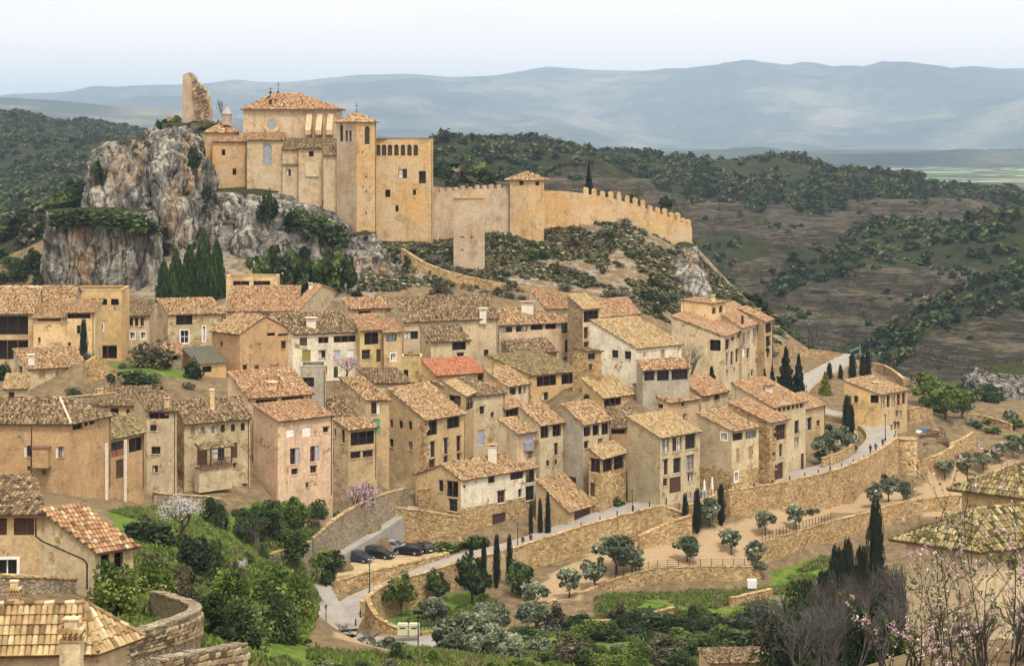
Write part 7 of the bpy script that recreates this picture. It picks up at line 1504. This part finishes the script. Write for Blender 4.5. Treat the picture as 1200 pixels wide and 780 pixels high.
# bins, tank, barrel, tarpaulin, panel, dish
for px, lab in ((472,'left cream recycling container by the small lawn'), (485.5,'right cream recycling container by the small lawn')):
    p = P(px, 744, 234.5); r = empty('recycling_container', p, lab, 'container', 'recycling containers'); mb = MB(); mb.cbox(p+Vector((0,0,.12)), 1.25, 1.0, 1.15); mb.build('body', M['binc'] if 'binc' in M else M.setdefault('binc', plain('bin_cream', (.50,.49,.36), .6)), r, p)
    mb = MB(); mb.cbox(p+Vector((0,0,1.273)), 1.32, 1.08, .07); mb.box(p+Vector((-.6,-.4,1.345)), (1.2,0,0), (0,.8,0), (0,0,.16)); mb.build('lid', M['binc'], r, p); mb = MB(); mb.box(p+Vector((-.35,-.53,.95)), (.7,0,0), (0,.02,0), (0,0,.16)); mb.build('slot', M['iron'], r, p)
    for sx in (-.5, .5): mb = MB(); mb.cbox(p+Vector((sx,0,0)), .12, .8, .118); mb.build('foot', M['iron'], r, p)
p = P(881, 688, 263.5); r = empty('water_tank', p, 'white plastic water tank at the corner of the terrace wall', 'tank'); mb = MB(); mb.cbox(p, 1.25, 1.0, 1.1); mb.build('body', M['whitep'], r, p); mb = MB(); mb.lathe(p+Vector((0,0,1.103)), [(.22,0),(.22,.08),(.05,.1)], 10); mb.build('lid', M['whitep'], r, p)
M['bluep'] = plain('blue_plastic', (.03,.18,.42), .5)
for px, py, rot, m_, lab in ((1082, 508, 0, 'bluep', 'upright blue barrel in the vegetable plot'), (1074.5, 509, 1, 'whitep', 'pale barrel lying beside the blue one')):
    p = P(px, py, 347); mb = MB(); mb.lathe((0,0,0), [(.36,0),(.44,.15),(.45,.5),(.46,.55),(.45,.6),(.44,1.0),(.36,1.15)], 12); o = mb.build('barrel', M[m_]); o.location = p+Vector((0,0,.4 if rot else 0)); o.rotation_euler = (math.pi/2*rot, 0, .6*rot); tag(o, lab, 'barrel')
p = P(1099, 530, 343); nx, ny = 16, 6; mb = MB(); rg = random.Random(6); zz = {(i,j): .28*math.sin(math.pi*j/ny)+rg.uniform(0,.12) for i in range(nx+1) for j in range(ny+1)}
for i in range(nx):
    for j in range(ny): mb.poly([p+Vector(((a-8)*.19, (b-3)*.28, zz[a,b]+.2)) for a, b in ((i,j),(i+1,j),(i+1,j+1),(i,j+1))])
mb.poly([p+Vector((-1.52,-.84,.0)), p+Vector((1.52,-.84,.0)), p+Vector((1.52,.84,.0)), p+Vector((-1.52,.84,.0))][::-1]); o = mb.build('tarpaulin', M['whitep'], None, tuple(p)); tag(o, 'white crumpled tarpaulin on the vegetable bed', 'tarpaulin')
for q, lab in (([(1078,512,343),(1108,508,346),(1105,502,350),(1080,505,348)], 'soil_bed'), ([(1082,522,339.5),(1112,519,342),(1110,514,345),(1082,516,343.5)], 'soil_bed')): pave(lab, q, M['soil'] if 'soil' in M else M.setdefault('soil', stucco('dark_soil', (.10,.06,.035), .4)), .3, 1.2)
p = P(1003, 418, 401); r = empty('solar_panel', p, 'tilted dark panel on a frame at the end of the promenade', 'panel'); mb = MB(); mb.box(p+Vector((-1.3,-.2,.9)), (2.4,.2,.9), (0,.9,.3), (-.03,-.02,.08)); mb.build('panel', M['carglass'], r, p)
mb = MB(); 
for sx in (-.9, .9): mb.tube(p+Vector((sx,.2,0)), p+Vector((sx,.2,1.1+.36*sx+.2)), .05, .05, 6)
mb.build('frame', M['whitep'], r, p)
p = P(899.5, 410, 343.5); r = empty('satellite_dish', p, 'dark round dish on the end house of the street front', 'dish'); mb = MB(); mb.tube(p, p+Vector((.2,.15,0)), .5, .3, 14); mb.build('dish', M['iron'], r, p); mb = MB(); mb.tube(p+Vector((.2,.15,0)), p+Vector((.5,1.2,-.2)), .05, .05, 6); mb.build('arm', M['iron'], r, p)
# roofed balcony, oriel box and other house parts found by label
def part_of(key): 
    for o in C.objects:
        if o.get('label') and key in o['label']: return o
def late_parts():
    r = part_of('six small arched windows'); o_ = Vector(r.location); p = P(229, 547, 247.4); u = (P(267.5, 543, 250.6)-p); u.z = 0; L_ = u.length; u.normalize(); n = Vector((u.y, -u.x, 0)); dz = Vector((0,0,1)); a = p+n*1.1
    mb = MB(); mb.box(p-dz*.2-n*.2, u*L_, n*1.4, dz*.2); bl = mb.build('balcony', M['deck'], r, o_); mb = MB(); mb.box(p-dz*3.2-n*.2, u*L_, n*1.15, dz*3.0); mb.build('bay', M['beige'], bl, o_)
    mb = MB()
    for s in (.03, .34, .66, .97): mb.box(a+u*(L_*s-.07), u*.14, n*-.14, dz*2.35)
    mb.build('post', M['wood'], bl, o_); mb = MB(); mb.box(a+dz*.9, u*L_, n*-.06, dz*.07)
    for i in range(26): mb.box(a+u*(L_*(i+.5)/26), u*.03, n*-.03, dz*.9)
    mb.build('railing', M['wood'], bl, o_); q = [a+n*.3-u*.15+dz*2.35, a+n*.3+u*(L_+.15)+dz*2.35, p+u*(L_+.15)+dz*3.0, p-u*.15+dz*3.0]; mb = MB(); prism(mb, q, .1, 1); tiles(mb, [x+dz*.03 for x in q], .25, .4, 0, random.Random(1)); mb.build('balcony_roof', [M['tile_moss'], M['deck']], r, o_)
    r = part_of('pale mortared hip'); o_ = Vector(r.location); p = P(40, 546, 223.6); q = P(58, 524, 223.6); mb = MB(); mb.box(p-Vector((0,.9,0)), (q.x-p.x,0,0), (0,1.2,0), (0,0,q.z-p.z)); orl = mb.build('oriel_box', M['orange'], r, o_); mb = MB(); mb.box(p+Vector((-.12,-1.0,q.z-p.z+.003)), (q.x-p.x+.24,0,0), (0,1.3,0), (0,0,.14)); mb.box(p+Vector((-.1,-1.0,-.13)), (q.x-p.x+.2,0,0), (0,1.3,0), (0,0,.125)); mb.build('oriel_edge', M['deck'], orl, o_)
    mb = MB(); t_ = P(37, 500, 223.3); mb.tube(t_, P(37, 575, 223.3), .07, .07, 6); mb.build('downpipe', M['darkwood'], r, o_)
    r = part_of('mossy lean-to'); o_ = Vector(r.location)
    for px, y0, y1, Y in ((125.5,519,580,229), (147.5,515,578,232.5)): c = P(px, y1, Y); mb = MB(); mb.cbox(c-Vector((0,.25,1)), .32, .3, P(px,y0,Y).z-c.z+1); mb.build('post', M['whitechim'], r, o_)
    r = part_of('brown shutters and a white framed'); o_ = Vector(r.location); mb = MB(); pts = [P(42,606,116.5), P(42,628,116.5), P(50,634,116.3), P(98,655,113.5), P(102,660,113.5), P(102,690,113.5)]
    for a, b in zip(pts, pts[1:]): mb.tube(a, b, .06, .06, 6)
    mb.build('downpipe', M['darkwood'], r, o_)
    r = part_of('crooked mosaic'); o_ = Vector(r.location)
    for px, yt, yb, w_, Y in ((84,722,772,24,76.5), (16.5,680,714,13,84)):
        c = P(px, yb, Y); s = w_*Y/F; h = (yb-yt)*Y/F; mb = MB(); mb.cbox(c-Vector((0,0,.8)), s, s*.8, h*.45+.8); ch = mb.build('chimney', M['cream'], r, o_); z = h*.45
        mb = MB(); mb.cbox(c+Vector((0,0,z+.002)), s*1.1, s*.9, .05)
        for fx in range(4):
            for sy in (-1, 1):
                x = -s*.4+fx*s*.27; y = sy*s*.36; mb.box(c+Vector((x-.02,y-.03,z+.055)), (.05,0,0), (0,.06,0), (s*.13,0,h*.2)); mb.box(c+Vector((x+s*.26-.02,y-.025,z+.055)), (.05,0,0), (0,.05,0), (-s*.13,0,h*.2))
        mb.cbox(c+Vector((0,0,z+h*.2+.06)), s*1.05, s*.85, .06); mb.build('flue_lattice', M['tile_ochre'], ch, o_); z += h*.2+.125
        mb = MB(); k = 5
        for i in range(k): x = -s*.5+s*i/(k-1); mb.tube(c+Vector((x,-s*.5,z-.02)), c+Vector((x,s*.5,z-.02)), s*.13, s*.13, 8, 0, .2+.15*i)
        mb.build('chimney_tile', M['tile_yellow'], ch, o_)
        mb = MB(); mb.cbox(c+Vector((0,.02,z+.002)), s*.62, s*.5, h*.22); mb.cbox(c+Vector((0,.02,z+h*.22+.004)), s*.8, s*.62, .05); mb.build('chimney_top', M['cream'], ch, o_)

def stair():
    a, b = P(757, 627.5, 277.2), P(786, 606, 281.2); r = empty('stone_stair', a, 'stone stair climbing between the two road walls', 'stairs'); d = Vector((b.x-a.x, b.y-a.y, 0)); L_ = d.length; d.normalize(); n = Vector((-d.y, d.x, 0)); k = 16; mb = MB(); mb.box((0,-1.2,-.6), (L_/k,0,0), (0,2.4,0), (0,0,.6)); me = mb.mesh('step', M['verge'])
    for i in range(k): link('step', me, r, d*(L_*i/k)+Vector((0,0,(b.z-a.z)*(i+1)/k)), (0,0,math.atan2(d.y,d.x)))
stair()
ar_ = random.Random(12)
def aerial(root, p):
    mb = MB(); hgt = ar_.uniform(1.6, 2.6); mb.tube(p-Vector((0,0,.4)), p+Vector((0,0,hgt)), .03, .025, 5)
    for z, n_ in ((hgt-.1, 5), (hgt-.55, 3)):
        a = Vector((math.cos(ar_.random()*6), math.sin(ar_.random()*6), 0)).normalized(); b = Vector((-a.y, a.x, 0)); q = p+Vector((0,0,z)); mb.tube(q-a*.5, q+a*.5, .018, .018, 4)
        for i in range(n_): c = q+a*(-.45+.9*i/(n_-1)); mb.tube(c-b*.28, c+b*.28, .012, .012, 3)
    mb.build('aerial', M['iron'], root, Vector(root.location))
for i_, h in enumerate(HOUSES):
    r_, Cn_, u_2, v_2, lR_, lL_, zE_, zb_ = build_house(h)
    if i_ % 3 == 1 and h[3] > 200 and h[8] in ('R', 'gR'): aerial(r_, Cn_+u_2*lR_*ar_.uniform(.3,.8)+v_2*(lL_*.97 if h[8] == 'R' else lL_*h[25])+Vector((0,0,max(.5, -(h[9]-YH)*(Cn_.y+v_2.y*lL_)/F-zE_ if h[9] > 60 else h[9])+.1)))
late_parts()
hz = MB(); hz.box((-60000,-40,-160), (120000,0,0), (0,62000,0), (0,0,745))
hb = hz.build('haze', plain('unused_surface', (1,1,1))); hb.data.materials.clear()
hm = bpy.data.materials.new('haze'); hm.use_nodes = True; t = hm.node_tree; t.nodes.clear()
o = t.nodes.new('ShaderNodeOutputMaterial'); pv = t.nodes.new('ShaderNodeVolumePrincipled'); pv.inputs['Color'].default_value = (.58, .75, 1.0, 1); pv.inputs['Density'].default_value = .5/6800; pv.inputs['Anisotropy'].default_value = .1
t.links.new(pv.outputs[0], o.inputs['Volume']); hb.data.materials.append(hm); tag(hb, kind='stuff')
